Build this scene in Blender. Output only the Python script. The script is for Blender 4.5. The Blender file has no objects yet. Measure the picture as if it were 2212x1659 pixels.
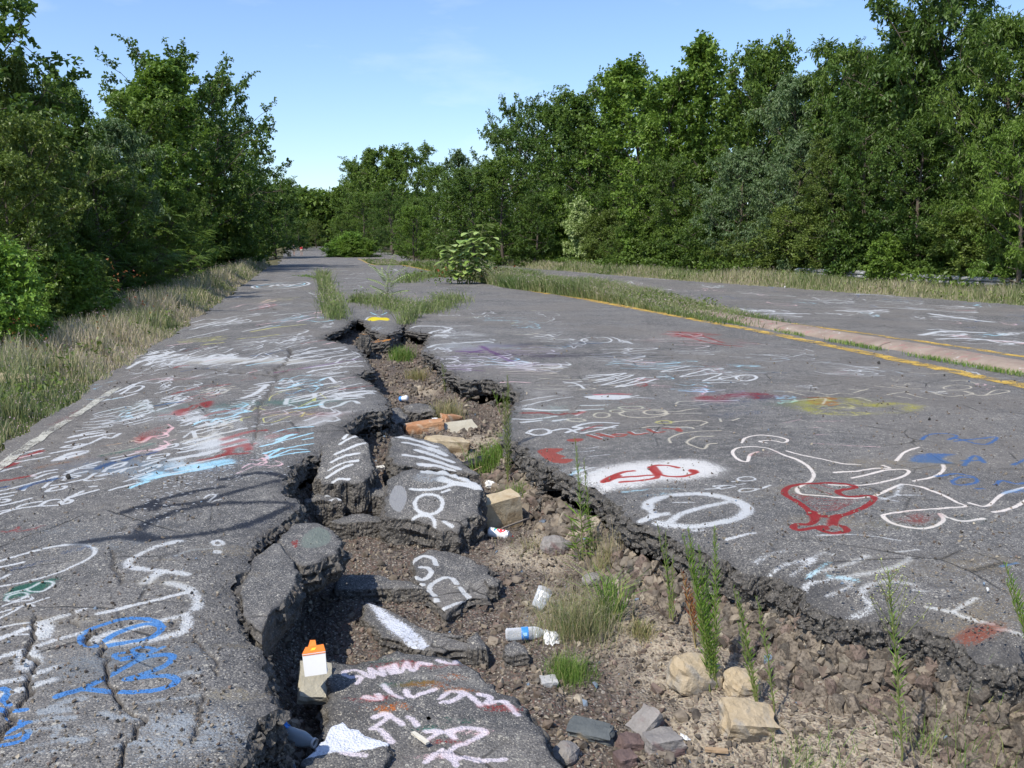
import bpy, bmesh, math, random
import numpy as np
from mathutils import Vector, Matrix, noise as mnoise

C = bpy.context.scene
COL = C.collection
R = math.radians
PITCH = R(8.6)
CAMH = 1.6

# ------------------------------------------------------------------ camera, sky, sun, exposure
cam = bpy.data.cameras.new('camera')
cam.lens = 32.5
cam.sensor_width = 36
cam.clip_start = 0.05
cam.clip_end = 3000
camo = bpy.data.objects.new('camera', cam)
COL.objects.link(camo)
camo.location = (0, 0, CAMH)
camo.rotation_euler = (R(90) - PITCH, 0, 0)
C.camera = camo

SUN_EL, SUN_AZ = 51.0, 221.0        # azimuth clockwise from +Y: behind and to the left
C.world = bpy.data.worlds.new('World')
C.world.use_nodes = True
wn = C.world.node_tree
for n_ in list(wn.nodes):
    wn.nodes.remove(n_)
sky = wn.nodes.new('ShaderNodeTexSky')
sky.sky_type = 'NISHITA'
sky.sun_disc = False
sky.sun_elevation = R(SUN_EL)
sky.sun_rotation = R(SUN_AZ)
sky.air_density = 1.0
sky.dust_density = 0.5
sky.ozone_density = 1.8
bg = wn.nodes.new('ShaderNodeBackground')
bg.inputs['Strength'].default_value = 0.14
wo = wn.nodes.new('ShaderNodeOutputWorld')
tc = wn.nodes.new('ShaderNodeTexCoord')
mp = wn.nodes.new('ShaderNodeMapping')
mp.inputs['Rotation'].default_value = (R(-6), R(10), R(70))
mp.inputs['Scale'].default_value = (1.8, 1.8, 6.0)
cn = wn.nodes.new('ShaderNodeTexNoise')
cn.inputs['Scale'].default_value = 1.9
cn.inputs['Detail'].default_value = 7
cn.inputs['Roughness'].default_value = 0.55
cr = wn.nodes.new('ShaderNodeMapRange')
cr.inputs['From Min'].default_value = 0.54
cr.inputs['From Max'].default_value = 0.86
cr.inputs['To Max'].default_value = 0.42
mx = wn.nodes.new('ShaderNodeMix')
mx.data_type = 'RGBA'
mx.inputs['B'].default_value = (6.6, 7.0, 7.4, 1)
L = wn.links.new
L(tc.outputs['Generated'], mp.inputs['Vector']); L(mp.outputs['Vector'], cn.inputs['Vector'])
L(cn.outputs['Fac'], cr.inputs['Value']); L(cr.outputs['Result'], mx.inputs['Factor'])
tn = wn.nodes.new('ShaderNodeMix')
tn.data_type = 'RGBA'; tn.blend_type = 'MULTIPLY'; tn.inputs['Factor'].default_value = 1.0; tn.inputs['B'].default_value = (0.86, 0.94, 1.10, 1)
L(sky.outputs['Color'], tn.inputs['A']); L(tn.outputs['Result'], mx.inputs['A']); L(mx.outputs['Result'], bg.inputs['Color'])
L(bg.outputs['Background'], wo.inputs['Surface'])

sun = bpy.data.lights.new('sun', 'SUN')
sun.energy = 4.0
sun.angle = R(0.53)
sun.color = (1.0, 0.95, 0.86)
suno = bpy.data.objects.new('sun', sun)
COL.objects.link(suno)
sd = Vector((math.sin(R(SUN_AZ)) * math.cos(R(SUN_EL)), math.cos(R(SUN_AZ)) * math.cos(R(SUN_EL)), math.sin(R(SUN_EL))))
suno.rotation_euler = sd.to_track_quat('Z', 'Y').to_euler()
C.view_settings.view_transform = 'Standard'
C.view_settings.look = 'None'
C.view_settings.exposure = 0.42
C.view_settings.gamma = 1.0
C.view_settings.use_curve_mapping = False
C.cycles.max_bounces = 6
C.cycles.diffuse_bounces = 3
C.cycles.glossy_bounces = 2
C.cycles.transmission_bounces = 6
C.cycles.transparent_max_bounces = 8
C.cycles.use_adaptive_sampling = True
C.cycles.adaptive_threshold = 0.02

# ------------------------------------------------------------------ helpers
K = 1024.0 / 2212.0


def ray(px, py):
    px *= K; py *= K
    a = (px - 512) / 924.0
    b = (384 - py) / 924.0
    return a, math.cos(PITCH) + b * math.sin(PITCH), -math.sin(PITCH) + b * math.cos(PITCH)


def G(px, py, z=0.0):
    a, dy, dz = ray(px, py)
    t = (z - CAMH) / dz
    return a * t, dy * t


def topz(py, y):
    """height of a point seen at picture row py at ground distance y"""
    a, dy, dz = ray(1106, py)
    return CAMH + dz / dy * y


def smooth(e0, e1, x):
    t = np.clip((x - e0) / (e1 - e0), 0, 1)
    return t * t * (3 - 2 * t)


_rs = np.random.RandomState(7)
_N = 256
_lat = _rs.rand(_N, _N)


def vnoise(x, y, f):
    """tileable value noise, vectorised, 0..1"""
    x = np.asarray(x, float) * f + 1000.37; y = np.asarray(y, float) * f + 1000.71
    xi = np.floor(x).astype(int); yi = np.floor(y).astype(int)
    fx = x - xi; fy = y - yi
    fx = fx * fx * (3 - 2 * fx); fy = fy * fy * (3 - 2 * fy)
    a = _lat[xi % _N, yi % _N]; b = _lat[(xi + 1) % _N, yi % _N]
    c = _lat[xi % _N, (yi + 1) % _N]; d = _lat[(xi + 1) % _N, (yi + 1) % _N]
    return (a * (1 - fx) + b * fx) * (1 - fy) + (c * (1 - fx) + d * fx) * fy


def fbm(x, y, f, o=4):
    s = 0; a = 1; t = 0
    for i in range(o):
        s = s + a * vnoise(x + 17.3 * i, y - 9.1 * i, f * 2 ** i); t += a; a *= .55
    return s / t


def mesh_np(name, verts, faces, mat=None, uv=None, attrs=None, smooth_=False, mats=None, midx=None):
    """faces: (n,3) or (n,4) array or a list of such arrays"""
    verts = np.asarray(verts, dtype=np.float32)
    if not isinstance(faces, list):
        faces = [faces]
    faces = [np.asarray(f, dtype=np.int32) for f in faces if len(f)]
    loops = np.concatenate([f.ravel() for f in faces])
    sizes = np.concatenate([np.full(len(f), f.shape[1], dtype=np.int32) for f in faces])
    starts = np.concatenate([[0], np.cumsum(sizes)[:-1]]).astype(np.int32)
    me = bpy.data.meshes.new(name)
    me.vertices.add(len(verts)); me.vertices.foreach_set('co', verts.ravel())
    me.loops.add(len(loops)); me.loops.foreach_set('vertex_index', loops)
    me.polygons.add(len(sizes)); me.polygons.foreach_set('loop_start', starts); me.polygons.foreach_set('loop_total', sizes)
    if uv is not None:
        ul = me.uv_layers.new(name='map')
        ul.data.foreach_set('uv', np.asarray(uv, dtype=np.float32)[loops].ravel())
    for k, v in (attrs or {}).items():
        v = np.asarray(v, dtype=np.float32)
        if v.ndim == 1:
            at = me.attributes.new(k, 'FLOAT', 'POINT'); at.data.foreach_set('value', v)
        else:
            at = me.attributes.new(k, 'FLOAT_COLOR', 'POINT')
            at.data.foreach_set('color', np.concatenate([v, np.ones((len(v), 1), np.float32)], 1).ravel())
    for m in (mats or ([mat] if mat else [])):
        me.materials.append(m)
    if midx is not None:
        me.polygons.foreach_set('material_index', np.asarray(midx, dtype=np.int32))
    me.polygons.foreach_set('use_smooth', np.full(len(sizes), smooth_) if isinstance(smooth_, bool) else np.asarray(smooth_, bool))
    me.update(calc_edges=True)
    return me


def link(name, me, parent=None, label=None, cat=None, group=None, kind=None, loc=None, rot=None, scale=None):
    o = bpy.data.objects.new(name, me)
    COL.objects.link(o)
    if parent:
        o.parent = parent
    if loc is not None:
        o.location = loc
    if rot is not None:
        o.rotation_euler = rot
    if scale is not None:
        o.scale = (scale,) * 3 if isinstance(scale, (int, float)) else scale
    tag(o, label, cat, group, kind)
    return o


def tag(o, label=None, cat=None, group=None, kind=None):
    if label: o['label'] = label
    if cat: o['category'] = cat
    if group: o['group'] = group
    if kind: o['kind'] = kind
    return o


def empty(name, loc, label, cat, group=None, rot=None, scale=None):
    return link(name, None, None, label, cat, group, None, loc, rot, scale)


def catmull(p, n=8, closed=False):
    p = [np.array(q, float) for q in p]
    if len(p) < 3:
        return np.array(p)
    if closed:
        q = [p[-1]] + p + [p[0], p[1]]
    else:
        q = [2 * p[0] - p[1]] + p + [2 * p[-1] - p[-2]]
    out = []
    for i in range(1, len(q) - 2):
        for k in range(n):
            t = k / n
            out.append(.5 * ((2 * q[i]) + (-q[i - 1] + q[i + 1]) * t + (2 * q[i - 1] - 5 * q[i] + 4 * q[i + 1] - q[i + 2]) * t * t + (-q[i - 1] + 3 * q[i] - 3 * q[i + 1] + q[i + 2]) * t ** 3))
    out.append(q[-2])
    return np.array(out)


# ------------------------------------------------------------------ materials
class NT:
    """tiny node helper"""
    def __init__(s, name):
        s.m = bpy.data.materials.new(name); s.m.use_nodes = True
        s.t = s.m.node_tree; s.t.nodes.clear()
        s.out = s.t.nodes.new('ShaderNodeOutputMaterial')

    def n(s, typ, **kw):
        nd = s.t.nodes.new('ShaderNode' + typ)
        for k, v in kw.items():
            if k in nd.inputs.keys() if isinstance(k, str) else False:
                s.put(nd.inputs[k], v)
            elif hasattr(nd, k):
                setattr(nd, k, v)
            else:
                kk = k.replace('_', ' ')
                s.put(nd.inputs[kk], v)
        return nd

    def put(s, sock, v):
        if isinstance(v, bpy.types.NodeSocket):
            s.t.links.new(v, sock)
        else:
            if isinstance(v, tuple) and len(v) == 3 and sock.type == 'RGBA':
                v = v + (1,)
            sock.default_value = v

    def coord(s, kind='Object'):
        return s.n('TexCoord').outputs[kind]

    def noise(s, scale, vec=None, detail=4, rough=.6, dist=0):
        nd = s.n('TexNoise', Scale=scale, Detail=detail, Roughness=rough, Distortion=dist)
        if vec is not None: s.put(nd.inputs['Vector'], vec)
        return nd.outputs['Fac']

    def vor(s, scale, vec=None, feature='F1'):
        nd = s.n('TexVoronoi', Scale=scale); nd.feature = feature
        if vec is not None: s.put(nd.inputs['Vector'], vec)
        return nd

    def math(s, op, a, b=0.0, clamp=False):
        nd = s.n('Math'); nd.operation = op; nd.use_clamp = clamp
        s.put(nd.inputs[0], a); s.put(nd.inputs[1], b)
        return nd.outputs[0]

    def rng(s, v, a, b, c=0.0, d=1.0):
        nd = s.n('MapRange', clamp=True); s.put(nd.inputs['Value'], v)
        for k, q in zip(('From Min', 'From Max', 'To Min', 'To Max'), (a, b, c, d)): s.put(nd.inputs[k], q)
        return nd.outputs['Result']

    def mix(s, f, a, b, blend='MIX'):
        nd = s.n('Mix'); nd.data_type = 'RGBA'; nd.blend_type = blend
        s.put(nd.inputs['Factor'], f); s.put(nd.inputs[6], a if not (isinstance(a, tuple) and len(a) == 3) else a + (1,))
        s.put(nd.inputs[7], b if not (isinstance(b, tuple) and len(b) == 3) else b + (1,))
        return nd.outputs[2]

    def ramp(s, f, stops, const=False):
        nd = s.n('ValToRGB'); e = nd.color_ramp.elements
        if const: nd.color_ramp.interpolation = 'CONSTANT'
        e[0].position, e[0].color = stops[0][0], tuple(stops[0][1]) + (1,)
        e[1].position, e[1].color = stops[1][0], tuple(stops[1][1]) + (1,)
        for p, c in stops[2:]:
            q = e.new(p); q.color = tuple(c) + (1,)
        s.put(nd.inputs[0], f)
        return nd.outputs[0]

    def attr(s, name, out='Fac'):
        nd = s.n('Attribute'); nd.attribute_name = name
        return nd.outputs[out]

    def bump(s, h, strength=.5, dist=.01, normal=None):
        nd = s.n('Bump'); nd.inputs['Strength'].default_value = strength; nd.inputs['Distance'].default_value = dist
        s.put(nd.inputs['Height'], h)
        if normal is not None: s.put(nd.inputs['Normal'], normal)
        return nd.outputs[0]

    def pbr(s, col, rough=.8, normal=None, spec=.3, **kw):
        nd = s.n('BsdfPrincipled')
        s.put(nd.inputs['Base Color'], col); s.put(nd.inputs['Roughness'], rough)
        nd.inputs['Specular IOR Level'].default_value = spec
        for k, v in kw.items(): s.put(nd.inputs[k.replace('_', ' ')], v)
        if normal is not None: s.put(nd.inputs['Normal'], normal)
        s.t.links.new(nd.outputs[0], s.out.inputs[0])
        return s.m


def simple(name, col, rough=.6, spec=.3, var=.12, nscale=30, bump=0, **kw):
    q = NT(name)
    co = q.coord()
    n = q.noise(nscale, co)
    c2 = tuple(max(0, c * (1 - 2 * var)) for c in col)
    nm = q.bump(q.noise(nscale * 3, co), bump, .004) if bump else None
    return q.pbr(q.mix(n, c2, tuple(min(1, c * (1 + var)) for c in col)), rough, nm, spec, **kw)
# ------------------------------------------------------------------ layout of the road, in the road's own sideways coordinate u = x + 0.23 y
SH = 0.23
PY = [0, 72, 80, 90, 105, 138, 210, 300, 3000]
PZ = [0, 0, -.30, -.55, -.60, -.13, .95, 1.3, 1.3]


def prof(y):
    return np.interp(y, PY, PZ)


def u_right(y):
    return np.interp(y, [0, 24, 30, 36, 45, 62, 90, 300], [19.3, 19.1, 18.8, 17.8, 16.9, 15.6, 15.6, 15.6])


def u_left(y):
    return np.interp(y, [0, 13, 18, 62, 300], [-2.39, -2.35, -2.28, -2.15, -2.15])


# picture outlines (pixels of a 2212 px wide view) dropped onto the ground plane
LIP_L = [(773, 688), (750, 696), (743, 709), (703, 722), (698, 733), (730, 738), (770, 744), (776, 758), (788, 770), (797, 797), (765, 811), (799, 824), (818, 842), (835, 864), (835, 884),
         (776, 892), (748, 910), (746, 952), (703, 969), (660, 988), (625, 1007), (605, 1058), (636, 1072), (644, 1092), (612, 1122), (560, 1160), (540, 1182), (527, 1216), (506, 1268), (512, 1325), (518, 1378),
         (556, 1390), (566, 1427), (577, 1473), (596, 1519), (550, 1555), (535, 1586), (532, 1626), (519, 1659), (500, 1760), (560, 2000), (760, 2500)]
LIP_R = [(790, 692), (800, 712), (835, 722), (862, 712), (872, 697), (885, 697), (881, 712), (900, 716), (930, 719), (927, 735), (917, 757), (940, 768), (967, 795), (1000, 818), (1050, 817), (1105, 828), (1128, 850), (1108, 878), (1100, 916), (1100, 940), (1130, 955), (1144, 966),
         (1157, 984), (1201, 1003), (1229, 1024), (1270, 1043), (1297, 1054), (1324, 1076), (1345, 1100), (1379, 1120), (1420, 1133), (1470, 1150), (1530, 1172), (1577, 1189), (1616, 1207), (1656, 1210), (1708, 1225), (1732, 1241), (1750, 1262),
         (1800, 1290), (1835, 1298), (1905, 1300), (1990, 1310), (2050, 1328), (2090, 1350), (2125, 1382), (2160, 1390), (2212, 1382), (2330, 1410), (2500, 1500), (2700, 2400)]


def to_world(pts, z=0.0):
    return np.array([G(px, py, z) for px, py in pts])


def rough_line(P, step0=.02, amp=.018, seed=3):
    out = []
    for i in range(len(P) - 1):
        a, b = P[i], P[i + 1]
        d = np.linalg.norm(b - a)
        st = max(step0, .004 * a[1])
        n = max(1, int(d / st))
        nrm = np.array([-(b - a)[1], (b - a)[0]]) / (d + 1e-9)
        for k in range(n):
            q = a + (b - a) * k / n
            j = ((fbm(q[0] + seed, q[1], 7, 4) - .5) * 2.8 + (vnoise(q[0], q[1] + seed, 26) - .5) * 1.3) * amp * (1 + .12 * q[1])
            out.append(q + nrm * j * (1 if (i or k) else 0))
    out.append(P[-1])
    return np.array(out)


WL = rough_line(to_world(LIP_L), seed=3)
WR = rough_line(to_world(LIP_R), seed=11)
POLY = np.concatenate([WL, WR[::-1]])


def inside(x, y, poly):
    res = np.zeros(x.shape, bool)
    n = len(poly)
    for i in range(n):
        x1, y1 = poly[i]; x2, y2 = poly[(i + 1) % n]
        if y1 == y2: continue
        c = ((y1 > y) != (y2 > y)) & (x < (x2 - x1) * (y - y1) / (y2 - y1) + x1)
        res ^= c
    return res


def dist_line(x, y, P, want_pt=False):
    best = np.full(x.shape, 1e9); bx = np.zeros(x.shape); by = np.zeros(x.shape)
    for i in range(len(P) - 1):
        ax, ay = P[i]; vx, vy = P[i + 1] - P[i]
        l2 = vx * vx + vy * vy + 1e-12
        t = np.clip(((x - ax) * vx + (y - ay) * vy) / l2, 0, 1)
        qx = ax + t * vx; qy = ay + t * vy
        d = (x - qx) ** 2 + (y - qy) ** 2
        m = d < best
        best = np.where(m, d, best); bx = np.where(m, qx, bx); by = np.where(m, qy, by)
    if want_pt:
        return np.sqrt(best), bx, by
    return np.sqrt(best)


# coarse lines for the floor's height, cheap to evaluate
CL = to_world(LIP_L); CR = to_world(LIP_R)
FD = ([0, 2.5, 3.5, 5, 8, 11, 14, 17, 20, 24], [.55, .55, .49, .42, .39, .37, .34, .29, .22, .12])


def floor_z(x, y):
    x = np.atleast_1d(np.asarray(x, float)); y = np.atleast_1d(np.asarray(y, float))
    dl = dist_line(x, y, CL); dr = dist_line(x, y, CR)
    D = np.interp(y, *FD)
    wr = np.interp(y, [2, 4, 7, 12], [.20, .20, .19, .18]); wl = .34
    s = np.minimum(smooth(0, 1, dl / wl), smooth(-.38, 1, dr / wr))
    z0 = -.21
    z = z0 + (-D - z0) * s
    z = z + (fbm(x, y, 2.2, 3) - .5) * .14 * s + (fbm(x + 5, y, 14, 3) - .5) * .05
    # sand apron heaped against the right wall, pit along the left wall
    z = z + .07 * np.exp(-((dr - .42) / .3) ** 2) * smooth(6, 4, y)
    z = z - .06 * np.exp(-((dl - .15) / .15) ** 2)
    return z


def hit(px, py, lift=0.0):
    """where the picture ray meets the fissure floor"""
    a, dy, dz = ray(px, py)
    z = -.35
    for _ in range(12):
        t = (z - CAMH) / dz
        z = .5 * z + .5 * (float(floor_z(a * t, dy * t)[0]) + lift)
    t = (z - CAMH) / dz
    return a * t, dy * t, z


# ------------------------------------------------------------------ paint on the asphalt: one generated picture in the ground's own polar map
TW, TH = 4096, 2816
A0, A1 = -1.1, 1.1
T0, T1 = 2.2 ** -.5, 90.0 ** -.5
PAINT = np.zeros((TH, TW, 4), np.float32)
_acol = A0 + (np.arange(TW) + .5) / TW * (A1 - A0)
_yrow = (T1 + (np.arange(TH) + .5) / TH * (T0 - T1)) ** -2


def uvmap(x, y):
    y = np.maximum(y, .3)
    return (x / y - A0) / (A1 - A0), (y ** -.5 - T1) / (T0 - T1)


def _box(x0, x1, y0, y1):
    y0 = max(y0, .5); y1 = max(y1, y0 + .01)
    r0 = int((y1 ** -.5 - T1) / (T0 - T1) * TH) - 1; r1 = int((y0 ** -.5 - T1) / (T0 - T1) * TH) + 2
    aa = [x0 / y0, x0 / y1, x1 / y0, x1 / y1]
    c0 = int((min(aa) - A0) / (A1 - A0) * TW) - 1; c1 = int((max(aa) - A0) / (A1 - A0) * TW) + 2
    r0 = max(r0, 0); c0 = max(c0, 0); r1 = min(r1, TH); c1 = min(c1, TW)
    return r0, r1, c0, c1


def _apply(r0, c0, cov, col):
    r1 = r0 + cov.shape[0]; c1 = c0 + cov.shape[1]
    S = PAINT[r0:r1, c0:c1]
    a = S[..., 3]
    na = cov + a * (1 - cov)
    k = np.where(na > 1e-4, cov / np.maximum(na, 1e-4), 0)[..., None]
    S[..., :3] = S[..., :3] * (1 - k) + np.array(col, np.float32) * k
    S[..., 3] = na


CW = (.74, .745, .74); CRM = (.70, .67, .60); CR_ = (.50, .16, .15); CB = (.24, .46, .70); CDB = (.15, .25, .40); CG = (.14, .33, .27); CLB = (.62, .80, .86)
CK = (.13, .14, .16); CY = (.80, .76, .22); CPK = (.84, .70, .70); CGR = (.55, .57, .58); CO = (.66, .36, .10); CPU = (.30, .14, .34); CDY = (.70, .68, .40)


def stroke(pts, w=.05, col=CW, al=1.0, soft=.75, z=0.0, tf=None, cat=True, closed=False):
    """a sprayed line; pts in picture pixels (or a crop of it through tf) laid on the plane z"""
    P = [(p[0], p[1]) for p in pts]
    if tf: P = [(p[0] * tf[0] + tf[1], p[1] * tf[0] + tf[2]) for p in P]
    P = catmull(P, 6, closed) if cat and len(P) > 2 else np.array(P, float)
    W = to_world(P, z)
    w = w * .68; rad = w / 2; far = rad * (1 + soft) + 1e-3
    bx = _box(W[:, 0].min() - far, W[:, 0].max() + far, W[:, 1].min() - far, W[:, 1].max() + far)
    r0, r1, c0, c1 = bx
    if r1 <= r0 or c1 <= c0: return
    cov = np.zeros((r1 - r0, c1 - c0), np.float32)
    for i in range(len(W) - 1):
        ax, ay = W[i]; bx_, by_ = W[i + 1]
        q0, q1, d0, d1 = _box(min(ax, bx_) - far, max(ax, bx_) + far, min(ay, by_) - far, max(ay, by_) + far)
        if q1 <= q0 or d1 <= d0: continue
        yy = _yrow[q0:q1, None]; xx = _acol[None, d0:d1] * yy
        vx, vy = bx_ - ax, by_ - ay
        t = np.clip(((xx - ax) * vx + (yy - ay) * vy) / (vx * vx + vy * vy + 1e-9), 0, 1)
        d = np.sqrt((xx - ax - t * vx) ** 2 + (yy - ay - t * vy) ** 2)
        # never thinner than about one texel row
        k = al * (1 - smooth(rad * (1 - soft), far, d))
        s = cov[q0 - r0:q1 - r0, d0 - c0:d1 - c0]
        np.maximum(s, k, out=s)
    _apply(r0, c0, cov, col)


def fill(pts, col=CW, al=1.0, soft=.03, z=0.0, tf=None, mott=.0):
    P = [(p[0], p[1]) for p in pts]
    if tf: P = [(p[0] * tf[0] + tf[1], p[1] * tf[0] + tf[2]) for p in P]
    P = catmull(P, 4, True)
    W = to_world(P, z)
    r0, r1, c0, c1 = _box(W[:, 0].min() - soft, W[:, 0].max() + soft, W[:, 1].min() - soft, W[:, 1].max() + soft)
    if r1 <= r0 or c1 <= c0: return
    yy = np.repeat(_yrow[r0:r1, None], c1 - c0, 1); xx = _acol[None, c0:c1] * yy
    ins = inside(xx, yy, W)
    d = dist_line(xx, yy, np.concatenate([W, W[:1]]))
    sd_ = np.where(ins, d, -d)
    cov = al * smooth(-soft, soft, sd_)
    if mott: cov = cov * (1 - mott * vnoise(xx, yy, 6))
    _apply(r0, c0, cov.astype(np.float32), col)


def blob(px, py, rx, ry, col, al=.5, z=0.0, rot=0.0):
    """soft overspray cloud; radii in metres"""
    x0, y0 = G(px, py, z)
    R_ = max(rx, ry) * 1.6
    r0, r1, c0, c1 = _box(x0 - R_, x0 + R_, y0 - R_, y0 + R_)
    if r1 <= r0 or c1 <= c0: return
    yy = _yrow[r0:r1, None]; xx = _acol[None, c0:c1] * yy
    dx = xx - x0; dy = yy - y0
    a = dx * math.cos(rot) + dy * math.sin(rot); b = -dx * math.sin(rot) + dy * math.cos(rot)
    rr = np.sqrt((a / rx) ** 2 + (b / ry) ** 2) + (vnoise(xx, yy, 4) - .5) * .6
    _apply(r0, c0, (al * (1 - smooth(.3, 1.3, rr))).astype(np.float32), col)
TA = (.2192, 0, 788.3); TB = (.2193, 303.2, 727.6); TC = (.3238, 0, 1121.8); TC5 = (.3056, 0, 1152.1); TD = (.2193, 1061.1, 818.6); TE = (.2873, 1576.5, 727.6)
TF = (.2741, 1091.5, 727.7); TG = (.3289, 545.7, 636.7); TH_ = (.3055, 545.7, 1152.1); TI = (.3055, 1576.5, 1152.1); TJ = (.3289, 545.7, 424.5); TK = (.3289, 0, 485.1); TL = (.4518, 1212.7, 424.5)


def ss(tf, w, col, *lines, al=.84, soft=1.0, z=0.0):
    for l in lines:
        stroke(l, w, col, al, soft, z, tf)


def ell(cx, cy, rx, ry, w, col, tf, al=.86, z=0.0, rot=0.0, soft=1.0):
    p = [(cx + rx * math.cos(t) * math.cos(rot) - ry * math.sin(t) * math.sin(rot), cy + rx * math.cos(t) * math.sin(rot) + ry * math.sin(t) * math.cos(rot)) for t in [i * math.pi / 6 for i in range(13)]]
    stroke(p, w, col, al, soft, z, tf)


def scrib(cx, cy, w, h, n, col, lw, slope, rnd, al=.9, z=0.0):
    """a patch of foreshortened hand-written lines"""
    for i in range(n):
        y = cy - h / 2 + h * (i + rnd.rand() * .6) / n
        x0 = cx - w / 2 + w * .35 * rnd.rand(); x1 = cx + w / 2 - w * .35 * rnd.rand()
        k = rnd.randint(3, 7)
        pts = []
        for j in range(k + 1):
            x = x0 + (x1 - x0) * j / k
            pts.append((x, y + (x - cx) * slope + (rnd.rand() - .5) * h / n * (2.2 if rnd.rand() < .22 else .5)))
        stroke(pts, lw * (.6 + 1.0 * rnd.rand() ** 2), col, al * (.55 + .45 * rnd.rand()), .8, z)
        if rnd.rand() < .5:
            stroke([(pts[-1][0] - (x1 - x0) * .3, pts[-1][1] + h / n * .6), pts[-1], (pts[-1][0] - (x1 - x0) * .15, pts[-1][1] - h / n * .8)], lw * .7, col, al * .8, .8, z)


def word(x, y, w, h, n, col, lw, slope, rnd, al=.9, z=0.0):
    """n illegible spray letters in a row, seen flat on the ground"""
    gw = w / n
    for i in range(n):
        gx = x + gw * (i + .1); gy = y + gw * i * slope
        t = rnd.randint(5)
        q = lambda a, b: (gx + a * gw * .8 + b * h * .5, gy + a * gw * .8 * slope - b * h)
        if t == 0: L_ = [[q(0, 0), q(0, 1)], [q(0, 1), q(.9, 1)], [q(0, .5), q(.7, .5)]]
        elif t == 1: L_ = [[q(.5, 1), q(.05, .8), q(.05, .2), q(.5, 0), q(.95, .2), q(.95, .8), q(.5, 1)]]
        elif t == 2: L_ = [[q(0, 0), q(.1, 1), q(.5, .3), q(.9, 1), q(1, 0)]]
        elif t == 3: L_ = [[q(.9, .9), q(.4, 1), q(.1, .75), q(.8, .35), q(.6, .02), q(0, .1)]]
        else: L_ = [[q(0, 1), q(0, 0), q(.8, 0)], [q(.5, 1), q(.5, .3)]]
        for l in L_:
            stroke(l, lw, col, al, .5, z, cat=t in (1, 3))


rp = np.random.RandomState(21)
# broad stains and overspray clouds
for (x, y, a, b, c, al) in [(430, 780, 1.4, .9, CW, .42), (470, 775, .5, .3, CW, .5), (250, 1150, .6, .35, CGR, .3), (150, 1440, .35, .4, CGR, .3), (330, 1420, .35, .25, (.3, .31, .32), .35), (360, 1560, .4, .25, CGR, .28), (420, 1600, .25, .2, CGR, .3),
                            (420, 1010, .9, .35, CDB, .22), (330, 1005, .7, .3, CLB, .28), (480, 960, .9, .5, CGR, .2), (520, 870, 1.0, .4, CGR, .22), (180, 1000, .7, .3, (.32, .26, .27), .3), (560, 700, 2, 2, CGR, .12), (350, 900, 1.2, .6, CGR, .18), (1000, 740, 1.4, 1.4, CGR, .2),
                            (1540, 740, 1.2, 1.0, CR_, .3), (1490, 722, .7, .8, CR_, .5), (1160, 1020, .5, .3, CW, .3), (1570, 850, .8, .5, CPU, .25), (1600, 870, .9, .5, CDB, .3), (1530, 858, .35, .3, CR_, .5), (1640, 855, .5, .2, CR_, .3), (1590, 895, .5, .25, CDB, .32),
                            (1260, 770, 1.6, .5, CK, .5), (1210, 745, 1.2, .6, CK, .45), (1900, 860, 1.3, .25, CK, .25), (1360, 1155, .3, .1, CG, .2), (2050, 1130, .4, .2, CG, .18), (1050, 800, .8, .8, CPU, .2), (1100, 765, 1.2, 1.2, CPU, .25), (1300, 880, .6, .4, CG, .2), (1180, 895, .5, .3, CG, .2),
                            (570, 1130, .3, .15, CDB, .2), (320, 880, 1.0, .4, CG, .15), (620, 870, .8, .3, CG, .35), (640, 895, .5, .2, CR_, .3)]:
    blob(x, y, a, b, c, al)
for (x, y, a, b) in [(480, 1185, .28, .12), (330, 1260, .3, .14), (520, 1235, .2, .08), (505, 1395, .13, .06), (530, 1495, .2, .07), (360, 1210, .2, .05), (100, 1340, .3, .08), (540, 780, 1.0, .3), (1700, 1060, .5, .25), (2100, 1230, .6, .4), (2120, 1320, .5, .2), (1780, 1130, .5, .2), (1960, 1000, .8, .3)]:
    blob(x, y, a, b, (.50, .46, .38), .42)

# ---- near left plate
ss(TC, .035, CW, [(-60, 282), (150, 225), (350, 180), (500, 163), (590, 170), (632, 195), (610, 240), (500, 300), (350, 360), (150, 415), (-60, 452)], [(-40, 306), (60, 290), (155, 272)], [(-40, 400), (0, 388), (60, 355)])
ss(TC, .09, CDB, [(80, 320), (200, 290), (350, 262)], [(430, 220), (560, 185)], al=.4)
fill([(20, 535), (60, 470), (150, 430), (380, 380), (370, 410), (250, 475), (120, 515)], CG, .8, .03, 0, TC)
ss(TC, .022, CW, [(45, 497), (180, 458), (280, 412), (345, 408), (350, 430), (280, 468), (200, 470), (178, 458)], [(40, 535), (60, 505), (150, 482), (185, 490), (160, 518), (90, 538), (38, 535)], [(20, 572), (100, 545), (205, 530), (205, 512), (150, 512)],
   [(-20, 618), (150, 572), (320, 515)], [(-20, 660), (80, 610), (180, 560), (228, 574)], [(-20, 720), (120, 700), (240, 690)], [(-20, 790), (100, 770), (240, 765)], al=.95)
ss(TC5, .085, CW, [(1260, 60), (1150, 90), (1050, 120), (930, 180), (900, 220), (960, 240), (1130, 262)], [(1030, 350), (1090, 295), (1190, 265), (1320, 288)], [(1190, 345), (1290, 372), (1365, 412), (1400, 500), (1375, 530)],
   [(1310, 570), (1325, 620), (1290, 690), (1100, 745), (900, 770), (750, 775), (690, 740), (880, 685), (1090, 632), (1310, 572)], al=.72, soft=.9)
ss(TC5, .05, CW, [(1360, 405), (1100, 470), (900, 520), (700, 570)], al=.8, soft=.7)
ss(TC5, .035, CGR, [(1240, 160), (1340, 125), (1560, 95)], [(1400, 1140), (1200, 1170), (960, 1195)], al=.5)
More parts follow.
